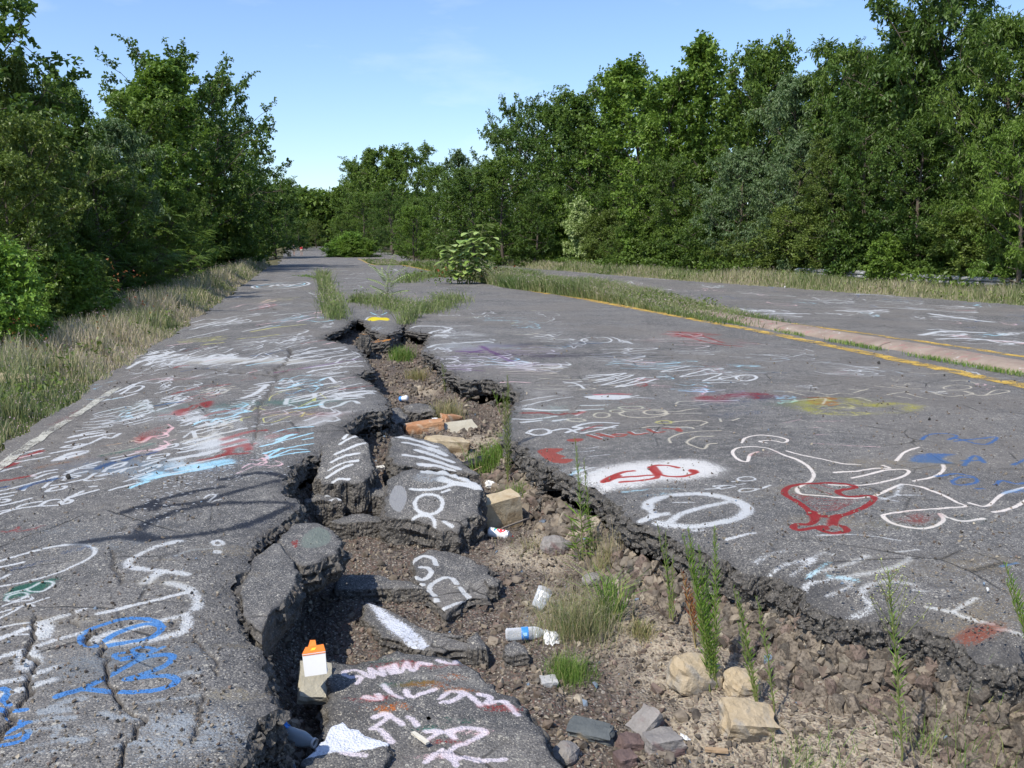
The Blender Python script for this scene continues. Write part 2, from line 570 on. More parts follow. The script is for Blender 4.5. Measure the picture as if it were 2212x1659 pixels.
ell(1540, 62, 35, 16, .04, CW, TC5); ell(1532, 128, 22, 8, .035, CW, TC5)
ss(TC5, .045, CB, [(700, 780), (740, 765), (800, 725), (900, 680), (1040, 642), (1130, 655), (1130, 695), (1050, 740), (900, 770), (720, 800), (610, 790), (575, 750), (600, 705), (700, 660), (850, 612), (1000, 603), (1100, 622), (1150, 662)],
   [(405, 1155), (600, 1090), (800, 990), (1000, 890), (1150, 860), (1220, 872), (1180, 930), (1050, 990), (890, 1030), (1050, 1015), (1180, 1015), (1250, 1040), (1200, 1080), (1050, 1110), (850, 1120), (600, 1102)], soft=.25)
ss(TC5, .03, CB, [(1155, 805), (1060, 850), (980, 875), (865, 892), (900, 870), (960, 865)], [(960, 845), (930, 825), (1000, 802), (1085, 815), (1050, 850), (960, 852)], [(905, 835), (815, 850), (830, 880), (920, 878)], soft=.3)
ss(TC5, .06, CW, [(-60, 760), (200, 670), (400, 600), (590, 542)], [(-60, 890), (170, 830), (380, 760), (560, 712)], [(-60, 1075), (180, 1020), (375, 955)], [(-60, 1165), (170, 1100), (370, 1045)], al=.7, soft=.7)
ss(TC5, .13, CW, [(310, 655), (300, 730)], [(200, 860), (200, 930)], al=.75, soft=.6)
ss(TC5, .035, CB, [(-30, 1235), (60, 1250), (180, 1245)], [(60, 1290), (150, 1335), (205, 1330)], [(150, 1355), (40, 1400)], [(30, 1435), (120, 1420), (200, 1390), (180, 1440)], [(20, 1482), (150, 1460)], [(20, 1100), (60, 1125), (30, 1180), (65, 1215)], soft=.3)
fill([(60, 1285), (150, 1300), (190, 1335), (120, 1340)], CB, .6, .015, 0, TC5)
ss(TC5, .05, CGR, [(300, 1250), (400, 1250), (490, 1240)], [(260, 1320), (380, 1300), (510, 1300)], [(200, 1390), (330, 1370), (430, 1350)], [(380, 1430), (420, 1380)], [(200, 1505), (330, 1480), (420, 1458)], [(60, 1615), (250, 1552), (445, 1528)], [(730, 1270), (800, 1300), (890, 1290)], [(480, 1450), (520, 1475), (580, 1460)],
   [(930, 1310), (980, 1295)], [(300, 1260), (480, 1185), (590, 1165)], [(820, 1500), (1000, 1470)], [(1300, 1000), (1400, 990)], al=.6, soft=.8)
ell(1190, 1320, 110, 35, .07, CGR, TC5, .4); ell(620, 1410, 110, 45, .07, CGR, TC5, .3); ell(1100, 1420, 130, 50, .08, CGR, TC5, .3); ell(600, 960, 130, 60, .1, CGR, TC5, .2); ell(1250, 900, 220, 90, .1, CGR, TC5, .22)
# ---- middle left
ss(TA, .05, CR_, [(-30, 1645), (100, 1640), (180, 1600), (170, 1640), (300, 1620), (420, 1580)], al=.45)
ss(TA, .05, CW, [(990, 332), (1150, 270), (1330, 200), (1440, 188), (1560, 182), (1668, 130), (1550, 140), (1440, 165), (1350, 195), (1190, 295)], [(1060, 312), (1200, 250), (1380, 215), (1412, 230), (1330, 270), (1220, 285)], [(980, 366), (1180, 330), (1350, 290)], [(1050, 300), (1140, 260)], soft=.3)
fill([(470, 610), (560, 540), (640, 490), (790, 440), (760, 500), (700, 560), (560, 600)], CR_, .5, .06, 0, TA, .6)
ss(TA, .06, CLB, [(930, 200), (1040, 185), (1140, 160)], [(860, 345), (1000, 350), (1200, 330)], [(930, 245), (1010, 212)], al=.4)
ss(TA, .03, CW, [(920, 492), (1080, 450), (1222, 420)], [(940, 520), (1150, 470)], [(900, 540), (1130, 500)], [(830, 575), (980, 560), (1125, 553), (980, 590), (830, 602)], [(820, 632), (960, 625), (1110, 600)], [(760, 662), (920, 640), (1100, 612)], [(1250, 490), (1490, 400)], [(1240, 520), (1500, 450)], [(1220, 545), (1480, 480)], [(1300, 440), (1490, 370)],
   [(1550, 460), (1720, 390), (1840, 320)], [(1560, 445), (1780, 380)], [(1640, 350), (1850, 310), (1800, 350), (1620, 390)], [(1270, 600), (1510, 545)], [(1220, 590), (1490, 520)], al=.85)
ss(TA, .05, CW, [(680, 722), (850, 680), (1020, 650)], [(740, 705), (980, 675)], [(720, 716), (1045, 668)], [(840, 722), (1020, 690)], [(655, 760), (900, 715), (1125, 680)], [(610, 812), (680, 790), (810, 775), (740, 800), (610, 812)], [(500, 866), (650, 835), (800, 795), (1040, 708)], [(1050, 720), (1120, 715), (1190, 680)])
fill([(498, 932), (560, 900), (680, 855), (800, 835), (885, 832), (840, 865), (750, 895), (620, 925)], CW, .95, .03, 0, TA); ss(TA, .03, (.35, .33, .36), [(660, 890), (740, 868), (850, 840)], al=.6)
ss(TA, .09, CR_, [(-20, 960), (100, 925), (250, 890), (410, 845)], [(-20, 1010), (60, 985), (160, 950)], [(-30, 1140), (150, 1115), (300, 1085)], al=.8)
ss(TA, .045, CW, [(70, 905), (250, 862), (425, 825)], [(170, 942), (300, 920), (480, 892)], [(-20, 1052), (80, 1015), (200, 985)], [(-20, 960), (100, 930)], [(200, 905), (410, 862)])
ss(TA, .04, CW, [(345, 1088), (320, 1082), (440, 1042), (555, 1018)], [(350, 1112), (440, 1070), (550, 1045)], [(670, 1032), (820, 990), (985, 948)], [(865, 990), (940, 980)], [(-20, 1245), (150, 1200), (300, 1162), (430, 1125), (565, 1082)], [(230, 1232), (255, 1195), (300, 1165)], [(430, 1202), (490, 1150), (560, 1085)],
   [(640, 1060), (770, 1012), (912, 1000)], [(620, 1092), (720, 1060), (855, 1035)], [(630, 1126), (660, 1092), (740, 1075), (782, 1080), (700, 1107)], [(510, 1182), (700, 1148), (822, 1115)], [(458, 1241), (520, 1200), (645, 1186), (620, 1212), (458, 1241)], [(942, 1048), (880, 1090), (838, 1125), (910, 1130), (1025, 1105)],
   [(950, 1082), (1060, 1045), (1095, 1050), (970, 1082)], [(1020, 1032), (1080, 990), (1240, 950), (1190, 985), (1050, 1005)], [(1110, 1040), (1200, 1010), (1345, 985)], [(1190, 1032), (1245, 1000)], [(1100, 912), (1360, 860)], [(1110, 937), (1340, 893)], [(1520, 836), (1640, 790), (1740, 765), (1720, 795), (1540, 836)],
   [(1460, 922), (1490, 890), (1655, 862), (1620, 892), (1460, 922)], [(1420, 947), (1620, 912)], [(1410, 980), (1560, 935)], [(1370, 1030), (1500, 985), (1585, 970), (1560, 992)], [(1305, 1077), (1420, 1052), (1520, 1015)], [(1228, 1143), (1350, 1085), (1495, 1060), (1430, 1095), (1330, 1112)], [(1088, 1228), (1250, 1185), (1370, 1152)],
   [(-20, 1280), (155, 1245)], [(-20, 1312), (122, 1280)], [(-20, 1330), (60, 1316), (92, 1325), (30, 1350)], [(-20, 1386), (150, 1350), (305, 1308)], [(-20, 1442), (130, 1410), (250, 1368), (402, 1338)], [(-20, 1480), (150, 1415), (380, 1386)], [(390, 1386), (460, 1337), (560, 1320), (702, 1322), (690, 1348), (600, 1370), (500, 1382), (390, 1386)],
   [(590, 1370), (680, 1300), (820, 1235)], [(590, 1342), (720, 1290), (965, 1223)], [(890, 1190), (950, 1188)], soft=.35)
ss(TA, .08, CDB, [(970, 1005), (1040, 975), (1110, 955)], [(200, 1215), (300, 1180), (560, 1110)], [(-20, 1210), (60, 1195)], [(1240, 930), (1380, 885)], [(1450, 880), (1530, 850)], al=.75)
ss(TA, .1, CG, [(1010, 890), (1200, 850), (1400, 800), (1500, 770)], al=.5)
ss(TA, .1, CO, [(380, 1000), (480, 975), (640, 950)], [(760, 905), (830, 895)], [(950, 800), (1160, 770)], al=.22)
ss(None, .13, (.10, .12, .16), [(300, 1148), (320, 1128), (420, 1095), (540, 1084), (630, 1084), (570, 1116), (460, 1148), (340, 1162), (300, 1148)], [(270, 1108), (380, 1070), (480, 1052)], [(330, 1095), (430, 1085), (520, 1060), (600, 1035)], [(480, 1035), (560, 1020), (620, 1028)], [(180, 1170), (260, 1158), (330, 1165)], al=.8)
fill([(310, 1105), (330, 1075), (350, 1085), (345, 1105)], (.12, .13, .16), .7, .05)
ss(TA, .035, CW, [(1590, 1240)]*1 + [], al=0) if False else None
# white paint flecks trailing across the middle
for i in range(420):
    t = rp.rand(); x = 300 + 300 * t + rp.randn() * 22; y = 1075 - 130 * t + rp.randn() * 14 + rp.rand() ** 3 * 60
    a_ = G(x, y); stroke([(x, y), (x + 1.5 + 2 * rp.rand(), y)], .008 + .01 * rp.rand(), CW, 1, .2, cat=False)
ss(None, .022, CW, [(441, 1076), (455, 1068), (466, 1072), (450, 1084), (478, 1080)], [(445, 1072), (470, 1068)])
# ---- text rows around the left plate's centre
ss(TB, .07, CW, [(1330, 222), (1500, 190), (1700, 140), (2015, 90)], [(1600, 152), (1760, 120), (2030, 108), (1860, 150), (1600, 160)], [(1420, 212), (1600, 202), (1800, 188)], [(1400, 242), (1560, 215), (1800, 170), (1990, 150)], [(1430, 272), (1700, 230), (2000, 175), (2150, 160)], [(1600, 305), (1900, 265), (2205, 228)],
   [(1650, 345), (1850, 300), (2190, 282)], [(1700, 325), (1980, 285)], [(1860, 352), (2020, 340)], [(1780, 420), (1900, 390), (2000, 385)], [(1860, 400), (1920, 440)], soft=.35)
ss(TB, .08, CPU, [(1320, 350), (1500, 320), (1760, 275), (2190, 208)], al=.55); ss(TB, .06, CR_, [(1330, 345), (1600, 300)], al=.4)
ss(TB, .09, CW, [(1140, 472), (1280, 440), (1420, 424)], [(1170, 492), (1262, 475)], [(1010, 602), (1130, 560), (1250, 482)], soft=.5)
for i in range(13):
    y = 500 + i * 21; x = 1180 - i * 18
    stroke([(x - 60 - 90 * rp.rand(), y + 14), (x + 60, y - 6), (x + 90 * rp.rand() + 60, y - 20)], .035, CW, .9, .5, tf=TB)
ss(TB, .07, CW, [(1430, 672), (1450, 622)], [(1440, 627), (1600, 590), (1722, 560)], [(1500, 635), (1700, 582)], [(1712, 562), (1705, 610), (1490, 652)], [(2205, 535), (2000, 560), (1800, 600)], [(2190, 572), (2000, 590), (1940, 610)], [(2150, 655), (2100, 632), (2040, 640), (1950, 682), (1860, 710), (1795, 695), (1785, 655), (1880, 622), (2190, 596)], soft=.5)
ss(TB, .05, CW, [(1340, 515), (1480, 490), (1610, 455)], [(1330, 545), (1560, 505)], [(1380, 470), (1640, 420)], [(1620, 490), (1950, 445)], [(1720, 560), (1920, 520)], [(1700, 480), (1980, 430)], [(2000, 490), (2180, 450)], al=.8)
fill([(1470, 892), (1530, 850), (1690, 808), (1780, 785), (1900, 742), (2155, 728), (1960, 785), (1965, 815), (1850, 862), (1750, 892), (1560, 892)], (.62, .61, .60), .72, .10, 0, TB, .35)
ss(TB, .05, CW, [(550, 892), (760, 850), (985, 795)], [(520, 942), (760, 890), (990, 825)], [(525, 945), (545, 990)], [(430, 1042), (700, 980), (1045, 908)], [(390, 1095), (640, 1030), (860, 990)], [(430, 1122), (640, 1075)], [(380, 1130), (700, 1060), (960, 1000)], [(355, 1182), (620, 1130), (930, 1060)], [(280, 1202), (540, 1160), (770, 1110)],
   [(265, 1292), (500, 1240), (830, 1178)], [(170, 1360), (480, 1300), (720, 1268)], [(60, 1380), (400, 1340)], soft=.5)
ss(TB, .22, CW, [(740, 940), (705, 1060), (640, 1150)], [(960, 850), (985, 910)], [(380, 1190), (365, 1250)], [(500, 1250), (530, 1290)], [(640, 1050), (600, 1080)], al=.42, soft=.9)
ss(TB, .2, CLB, [(620, 1262), (720, 1240), (830, 1225)], [(450, 1290), (520, 1270)], [(180, 1340), (60, 1400)], al=.55, soft=.8); ss(TB, .06, CLB, [(100, 1390), (400, 1330), (900, 1240)], [(-100, 1480), (60, 1420)], al=.7)
ss(TB, .1, CR_, [(830, 1002), (1050, 950), (1235, 928)], [(840, 1048), (1010, 1010)], [(850, 1092), (1100, 1048)], [(590, 1202), (750, 1175), (860, 1130), (890, 1090)], [(800, 1155), (1050, 1135)], [(1050, 1050), (1060, 1100)], al=.7)
fill([(320, 762), (380, 720), (465, 708), (470, 750), (400, 792)], CR_, .85, .05, 0, TB); fill([(580, 672), (640, 640), (718, 632), (700, 682), (640, 705)], CR_, .85, .05, 0, TB)
ss(TB, .05, CR_, [(460, 722), (520, 682), (560, 690), (520, 720), (470, 730)], [(200, 782), (330, 770)], [(310, 575), (480, 530), (720, 470)], [(600, 810), (700, 770), (880, 730), (1000, 705)], al=.6)
fill([(-60, 1002), (0, 945), (150, 900), (265, 868), (235, 930), (305, 908), (150, 985), (-20, 1045)], CR_, .72, .06, 0, TB, .5)
fill([(-100, 430), (60, 380), (230, 400), (400, 400), (640, 385), (540, 420), (380, 440), (100, 430)], CR_, .42, .1, 0, TB, .8)
ss(TB, .035, CLB, [(1310, 948), (1450, 910), (1700, 890)], [(1190, 1072), (1300, 1050), (1500, 960), (1340, 1015), (1540, 960)], [(1200, 1072), (1450, 1010), (1700, 950)], [(1215, 1138), (1450, 1090), (1700, 1042)], [(1230, 1142), (1400, 1090), (1290, 1150), (1260, 1192), (1480, 1110), (1640, 1100)], [(1260, 1192), (1400, 1160), (1660, 1120)], [(1600, 1010), (1700, 990)], al=.9)
ss(TB, .022, CDY, [(1080, 752), (1150, 712), (1230, 730)], [(1120, 710), (1250, 680)], [(1000, 842), (1000, 820), (1090, 800)], [(1280, 782), (1400, 772), (1550, 735), (1745, 690)], [(1220, 848), (1220, 810), (1340, 785)], [(1225, 852), (1320, 845), (1480, 790)], [(1270, 640), (1290, 590), (1400, 545)], [(1560, 695), (1730, 620)], [(1700, 625), (1720, 640), (1725, 610)],
   [(1570, 790), (1720, 765)], [(1580, 760), (1690, 775)], [(1590, 795), (1620, 750)], [(1500, 500), (1580, 512), (1340, 545)], [(1850, 500), (1960, 480)], [(1770, 560), (1830, 610)], al=.8)
for c in [(250, 460, 190, 120, 9), (740, 545, 330, 110, 8), (500, 790, 260, 110, 8), (40, 700, 190, 150, 9), (520, 840, 300, 70, 5), (330, 620, 260, 90, 6), (660, 380, 520, 60, 6), (1450, 480, 250, 120, 5), (180, 215, 360, 130, 7), (390, 235, 260, 50, 4), (790, 230, 380, 90, 8), (1130, 220, 330, 40, 3), (1530, 60, 440, 90, 7), (1100, 100, 250, 60, 4)]:
    scrib(c[0] * TB[0] + TB[1], c[1] * TB[0] + TB[2], c[2] * TB[0], c[3] * TB[0], c[4], CW, .045, -.2, rp, .8)
# ---- further rows of illegible writing between the traced ones
for (x, y, w, h, n) in [(330, 800, 150, 22, 5), (420, 765, 190, 16, 5), (560, 770, 120, 24, 5), (650, 830, 120, 40, 6), (700, 860, 110, 30, 5), (600, 900, 140, 40, 5), (480, 900, 130, 40, 6), (430, 940, 120, 40, 5), (330, 960, 130, 40, 5), (260, 900, 120, 40, 6), (380, 860, 120, 40, 6), (560, 1000, 100, 30, 3), (660, 760, 110, 20, 4), (740, 780, 80, 30, 5), (720, 840, 90, 20, 4), (300, 770, 90, 12, 3)]:
    scrib(x, y, w, h, n, [CW, CW, CW, CLB, CPK][rp.randint(5)], .045, -.2, rp, .75)
for (x, y, w, h, n) in [(760, 850, 120, 9, 6), (640, 690, 150, 7, 8), (470, 700, 150, 6, 8), (590, 650, 140, 5, 8), (430, 735, 130, 7, 7), (560, 735, 120, 8, 7), (1010, 905, 1, 1, 1)][:6]:
    scrib(x, y, w, h * 1.6, 6, [CW, CW, CLB, CDY][rp.randint(4)], .06, -.1, rp, .8)
for (x, y, w, h, n) in [(1180, 705, 220, 10, 9), (1320, 700, 160, 8, 7), (1000, 780, 150, 12, 8), (1150, 800, 200, 14, 8), (1420, 790, 240, 14, 9), (1300, 745, 180, 10, 8), (1560, 800, 200, 14, 8), (1700, 770, 180, 12, 8), (1500, 760, 140, 10, 7), (1900, 800, 200, 14, 8), (1250, 830, 200, 16, 9), (1080, 690, 160, 8, 8)]:
    scrib(x, y, w, h * 1.5, 6, [CW, CW, CRM, CGR, CLB][rp.randint(5)], .05, .02, rp, .7)
for i in range(75):   # faded half-legible scrawls between the traced ones
    if i < 50:
        y = 665 + 235 * rp.rand() ** 1.1; x = 1000 + 1150 * rp.rand(); sl = .03
        if y < 660 + (x - 1300) * .17 or (x < 960 + (y - 690) * 1.0): continue
    else:
        y = 640 + 330 * rp.rand(); x = 250 + 480 * rp.rand(); sl = -.2
        if x < 620 - (y - 620) * 1.35 or x > 700: continue
    w = 40 + 90 * rp.rand()
    scrib(x, y, w, 6 + 14 * rp.rand() * (y - 600) / 150, rp.randint(3, 7), [CW, CW, CW, CGR, CRM, CLB, CR_, CPK][rp.randint(8)], .035 + .03 * rp.rand(), sl, rp, .35 + .4 * rp.rand())
for i in range(60):
    x = 1350 + 860 * rp.rand(); y0 = 592 + (x - 1350) * .075; y1 = 600 + (x - 1250) * .155; y = y0 + (y1 - y0) * rp.rand()
    scrib(x, y, 40 + 90 * rp.rand(), 3 + 7 * rp.rand(), rp.randint(2, 5), [CW, CW, CGR, CLB, CPK, CDB][rp.randint(6)], .09, .05, rp, .3 + .5 * rp.rand())
for i in range(46):   # stray long streaks over both plates
    y = 700 + 190 * rp.rand(); x = (330 + 430 * rp.rand()) if rp.rand() < .5 else (960 + 900 * rp.rand())
    if x > 900 and y < 700 + (x - 960) * .1: continue
    sl = -.16 if x < 900 else .02
    w = 20 + 70 * rp.rand(); stroke([(x, y), (x + w * .5, y + w * .5 * sl + rp.randn()), (x + w, y + w * sl)], .035 + .03 * rp.rand(), [CW, CW, CGR, CLB, CPK, CR_, CDB][rp.randint(7)], .5 + .3 * rp.rand(), .9)
for (x, y, a, b, c, al) in [(700, 800, .7, .6, CW, .3), (650, 780, .8, .5, CW, .3), (980, 720, .7, .9, CW, .4), (1010, 750, .9, .8, CGR, .4), (1120, 790, .8, .4, CW, .3), (1420, 795, .8, .4, CGR, .3), (400, 900, .5, .4, CW, .3), (520, 950, .6, .35, CW, .35), (1200, 910, .5, .3, CGR, .3), (1700, 1010, .5, .3, CGR, .15), (600, 660, 1.5, .8, CGR, .25), (1150, 880, .4, .3, CW, .3)]:
    blob(x, y, a, b, c, al)
# ---- far left
ell(1845, 399, 190, 20, .17, CW, TK, rot=-.06); ell(1845, 399, 160, 12, .10, CLB, TK, rot=-.06)
scrib(1850 * .3289, 400 * .3289 + 485.1, 75, 6, 4, CW, .12, -.06, rp)
stroke([(1950, 392), (1980, 388), (1900, 402)], .1, CW, tf=TK)
ss(TK, .07, CW, [(1530, 485), (1590, 470), (1560, 480), (1640, 478)], [(1600, 562), (1740, 540), (1915, 515)], [(1250, 686), (1420, 648), (1500, 640), (1560, 620)], [(1420, 660), (1730, 632)], [(1590, 700), (1790, 662)], [(1230, 742), (1500, 682)], [(840, 942), (900, 905), (1020, 870), (1215, 820)], [(900, 900), (1180, 850)], [(1000, 888), (1200, 868)], [(1320, 912), (1560, 858)], [(1560, 915), (1760, 872)], [(1800, 600), (2100, 570)])
ss(TK, .1, CDY, [(1650, 702), (1800, 675), (2005, 655)], [(1560, 752), (1700, 735), (1830, 720)], [(1330, 795), (1465, 775)]); ss(TK, .06, CPK, [(1680, 660), (1780, 645)], [(1800, 645), (1930, 630)], [(1950, 640), (2060, 610), (2100, 612)], [(1100, 800), (1260, 780)]); ss(TK, .06, CLB, [(2040, 632), (2110, 640), (2200, 628)])
for (x, y, w, h, n) in [(1700, 530, 400, 40, 4), (1500, 640, 500, 60, 6), (1930, 735, 260, 60, 6), (1850, 770, 300, 30, 3), (2150, 665, 120, 35, 5), (1900, 610, 300, 30, 3), (1450, 875, 250, 40, 4), (1050, 850, 300, 40, 4), (1960, 300, 320, 26, 5), (2000, 330, 480, 30, 4), (1850, 440, 300, 14, 3), (1750, 580, 300, 20, 3), (2080, 590, 240, 16, 2)]:
    scrib(x * .3289, y * .3289 + 485.1, w * .3289, h * .3289, n, CW if rp.rand() < .8 else CPK, .07, -.12, rp, .75)
# far lanes near the crest
for (x, y, w, h, n) in [(660, 577, 170, 6, 6), (720, 590, 200, 12, 6), (620, 584, 110, 6, 3), (800, 600, 120, 20, 5), (760, 620, 140, 16, 3), (830, 585, 100, 12, 3), (690, 640, 60, 10, 2)]:
    scrib(x, y, w, h, n, CW, .16, -.01, rp, .7)
for i in range(40):
    y = 600 + 70 * rp.rand() ** .8; x = 520 + 230 * rp.rand()
    stroke([(x, y), (x + 12 + 30 * rp.rand(), y - 2)], .05, [CW, CPK, CGR, CLB][rp.randint(4)], .45)
# yellow heart on the slab at the head of the fissure
fill([(794, 690), (801, 686), (812, 685), (822, 686), (835, 686), (842, 690), (836, 693), (820, 692), (808, 694), (799, 693)], (.84, .76, .10), 1, .05)
ss(None, .06, CW, [(790, 690), (797, 685), (812, 683), (822, 685)], al=.8); ss(None, .05, CLB, [(802, 679), (822, 681), (836, 675)], [(800, 675), (812, 680)], al=.8); ss(None, .05, CGR, [(795, 714), (812, 705), (800, 712), (824, 706), (814, 713), (838, 708)], al=.8)
# ---- right plate, behind
ss(TG, .10, CW, [(1035, 213), (1120, 200), (1250, 205), (1430, 203)], [(1150, 250), (1220, 232), (1290, 236)], [(1150, 345), (1220, 325), (1340, 320), (1540, 305)], [(1090, 205), (1300, 215), (1250, 245)], [(1200, 262), (1290, 268)])
ss(TG, .12, CPU, [(1350, 370), (1600, 385)], [(1500, 340), (1700, 440)], [(1290, 480), (1520, 500)], [(1380, 390), (1500, 365)], al=.5)
for (x, y, w, h, n) in [(1240, 240, 200, 90, 9), (1260, 400, 220, 110, 8), (1370, 470, 260, 60, 7), (1750, 470, 300, 50, 9), (1450, 290, 300, 60, 5), (1900, 270, 300, 50, 6), (1800, 120, 350, 40, 4), (1500, 130, 300, 40, 3), (2000, 290, 240, 60, 5), (1950, 160, 200, 60, 4), (2130, 320, 160, 50, 4), (1300, 130, 240, 20, 2), (1820, 200, 260, 50, 4), (1560, 420, 300, 60, 4), (1900, 380, 400, 60, 4), (1950, 480, 300, 60, 3)]:
    scrib(x * TG[0] + TG[1], y * TG[0] + TG[2], w * TG[0], h * TG[0], n, CW if rp.rand() < .85 else CLB, .05, .01, rp, .8)
ss(TG, .06, CDY, [(1150, 155), (1500, 145)], [(1700, 190), (1730, 185)], [(1830, 100), (2050, 98)], al=.55)
ss(None, .1, CR_, [(1440, 715), (1500, 722), (1560, 740)], [(1460, 722), (1540, 742), (1600, 748)], al=.6)
# ---- right plate, middle
SAL = (.54, .26, .22)
fill([(250, 890), (290, 868), (360, 862), (452, 866), (440, 888), (400, 903), (475, 932), (440, 948), (535, 958), (500, 985), (420, 982), (350, 962), (290, 925)], SAL, .95, .02, 0, TF); fill([(480, 805), (520, 792), (590, 787), (622, 796), (580, 812), (510, 816)], SAL, .95, .02, 0, TF)
ss(TD, .06, SAL, [(950, 535), (1075, 575)], [(1045, 522), (1195, 562)], [(1000, 552), (1110, 542)], [(1190, 545), (1250, 528), (1325, 535), (1270, 552), (1190, 548)], [(1355, 512), (1420, 538), (1530, 525)], [(1545, 492), (1620, 520), (1700, 512)], [(1700, 480), (1800, 485), (1865, 512)], [(1830, 470), (1870, 500)], soft=.2)
ss(TD, .02, CW, [(980, 530), (1100, 566)], [(1080, 520), (1215, 552)], [(1230, 520), (1330, 528)], [(1385, 508), (1440, 530), (1540, 518)], [(1590, 495), (1650, 515)], [(1760, 472), (1860, 470), (1980, 475)], al=.8)
fill([(640, 1075), (700, 1040), (900, 985), (1200, 960), (1450, 950), (1640, 985), (1730, 1045), (1600, 1095), (1300, 1130), (1100, 1160), (750, 1197), (680, 1165), (640, 1120)], (.80, .79, .77), .93, .17, 0, TF, .12)
RB = (.60, .17, .15)
ss(TF, .055, RB, [(770, 1128), (850, 1085), (930, 1050), (1010, 1040)], [(770, 1130), (870, 1100), (1000, 1085), (1190, 1075)], [(912, 1132), (1050, 1122), (1180, 1100), (1205, 1075)], [(1360, 1015), (1250, 995), (1170, 1000), (1140, 1020), (1190, 1060), (1290, 1085), (1420, 1080), (1500, 1055), (1465, 1035)], soft=.3)
ss(TF, .10, RB, [(1480, 1040), (1490, 1050)], [(790, 1120), (880, 1080)], [(1160, 1010), (1200, 1065)], soft=.3)
ss(TF, .12, CW, [(1120, 1340), (1130, 1300), (1210, 1260), (1340, 1235), (1520, 1228), (1700, 1262), (1850, 1310), (1905, 1365), (1850, 1420), (1700, 1462), (1500, 1475), (1330, 1462), (1210, 1440)], al=.8, soft=.8)
ss(TF, .09, CW, [(1115, 1325), (1180, 1395)], [(1070, 1418), (1160, 1400), (1270, 1385)], [(1310, 1432), (1400, 1385), (1550, 1345), (1740, 1305)], al=.75, soft=.8); ss(TF, .05, CW, [(1330, 1300), (1480, 1302)], [(1480, 1500), (1560, 1505)], al=.6)
ss(TF, .06, CLB, [(930, 1210), (1150, 1190), (1440, 1185)], [(1060, 1245), (1300, 1215)], [(500, 1070), (600, 1040)], al=.4); ss(TF, .05, CW, [(1750, 1572), (1850, 1560), (1965, 1540)], al=.6, soft=.7)
ss(TF, .028, CW, [(1580, 1190), (1690, 1185), (1640, 1165), (1740, 1160)], [(1700, 1195), (1680, 1175), (1760, 1160), (1810, 1170), (1700, 1195)], [(1820, 1152), (1885, 1150)], [(1840, 1210), (1880, 1192), (1970, 1190), (1950, 1216), (1860, 1224), (1840, 1210)], [(1960, 1205), (2060, 1175)], [(1790, 1130), (1830, 1125)], [(2020, 1190), (2090, 1165)]); ell(1900, 1110, 70, 18, .028, CW, TF)
ss(TF, .035, CRM, [(1300, 826), (1295, 790), (1390, 755), (1550, 738), (1700, 732)], [(1640, 775), (1500, 785), (1430, 820), (1470, 850), (1565, 872), (1600, 838), (1660, 832)], [(1330, 662), (1480, 655), (1590, 672), (1540, 695)], [(1690, 640), (1700, 665)], [(1790, 655), (1840, 640)], [(1080, 716), (1200, 700), (1450, 705), (1485, 716)])
ss(TF, .055, CW, [(172, 748), (220, 722), (320, 722), (350, 748), (260, 766), (172, 750)], [(350, 735), (480, 715), (560, 740)], [(480, 742), (600, 705), (540, 700), (700, 662), (890, 670)], [(600, 745), (760, 720), (880, 688)], [(640, 700), (860, 708)], soft=.35)
ss(TF, .05, CR_, [(600, 725), (700, 695), (760, 685)], al=.6)
ss(TF, .05, CW, [(620, 320), (800, 300), (950, 288), (720, 335), (1010, 300), (760, 372), (1100, 318), (870, 390), (1180, 335), (930, 388)], [(700, 350), (900, 320)], [(640, 305), (880, 290)], [(1120, 320), (1290, 310)], [(1000, 345), (1180, 360)], soft=.35)
ss(TF, .05, CW, [(1140, 255), (1450, 240), (1230, 278), (1600, 258), (1380, 312), (1700, 288), (1560, 345), (1830, 310)], [(1600, 360), (1800, 355)], soft=.35); ell(1900, 322, 82, 20, .045, CW, TF); ell(720, 30, 120, 22, .05, CW, TF)
ss(TF, .05, CW, [(830, 5), (1000, 55), (900, 30), (1250, 25)], [(940, 100), (1200, 90), (930, 132), (1190, 130)], [(1320, 62), (1600, 70), (1500, 90)], [(460, 345), (560, 360), (620, 400)], [(470, 355), (600, 340)], [(500, 380), (660, 370)], soft=.35)
fill([(620, 470), (680, 458), (800, 448), (990, 452), (900, 480), (730, 490)], CW, .97, .04, 0, TF); ss(TF, .12, (.74, .30, .34), [(720, 447), (850, 437), (980, 440)], al=.6); ss(TF, .04, CW, [(940, 470), (1050, 450)])
fill([(130, 525), (200, 470), (140, 445), (300, 395), (480, 398), (525, 470), (380, 492), (200, 542)], (.58, .57, .55), .55, .09, 0, TF, .5); ss(TF, .04, CW, [(150, 540), (350, 500), (530, 470)], [(120, 500), (400, 460)], al=.7)
ss(TF, .06, CW, [(150, 560), (300, 575), (490, 570)], [(60, 635), (220, 640), (400, 618)], [(130, 662), (280, 650)], [(380, 655), (480, 640)], [(560, 610), (620, 580), (570, 575), (760, 560)], [(600, 535), (800, 530)]); ss(TF, .11, CR_, [(150, 590), (300, 592), (420, 605), (480, 592)], [(540, 600), (620, 588)], al=.65)
for e in [(760, 612, 62, 16), (880, 582, 55, 14), (990, 550, 95, 13), (560, 645, 70, 12), (1090, 600, 190, 26), (1180, 590, 90, 20)]: ell(*e, .04, CRM, TF, .8)
ss(TF, .04, CRM, [(1200, 590), (1350, 585), (1540, 560)], [(1250, 605), (1540, 600)], [(1340, 520), (1380, 500), (1500, 498)], [(1340, 520), (1500, 535), (1640, 510), (1820, 520)], al=.7)
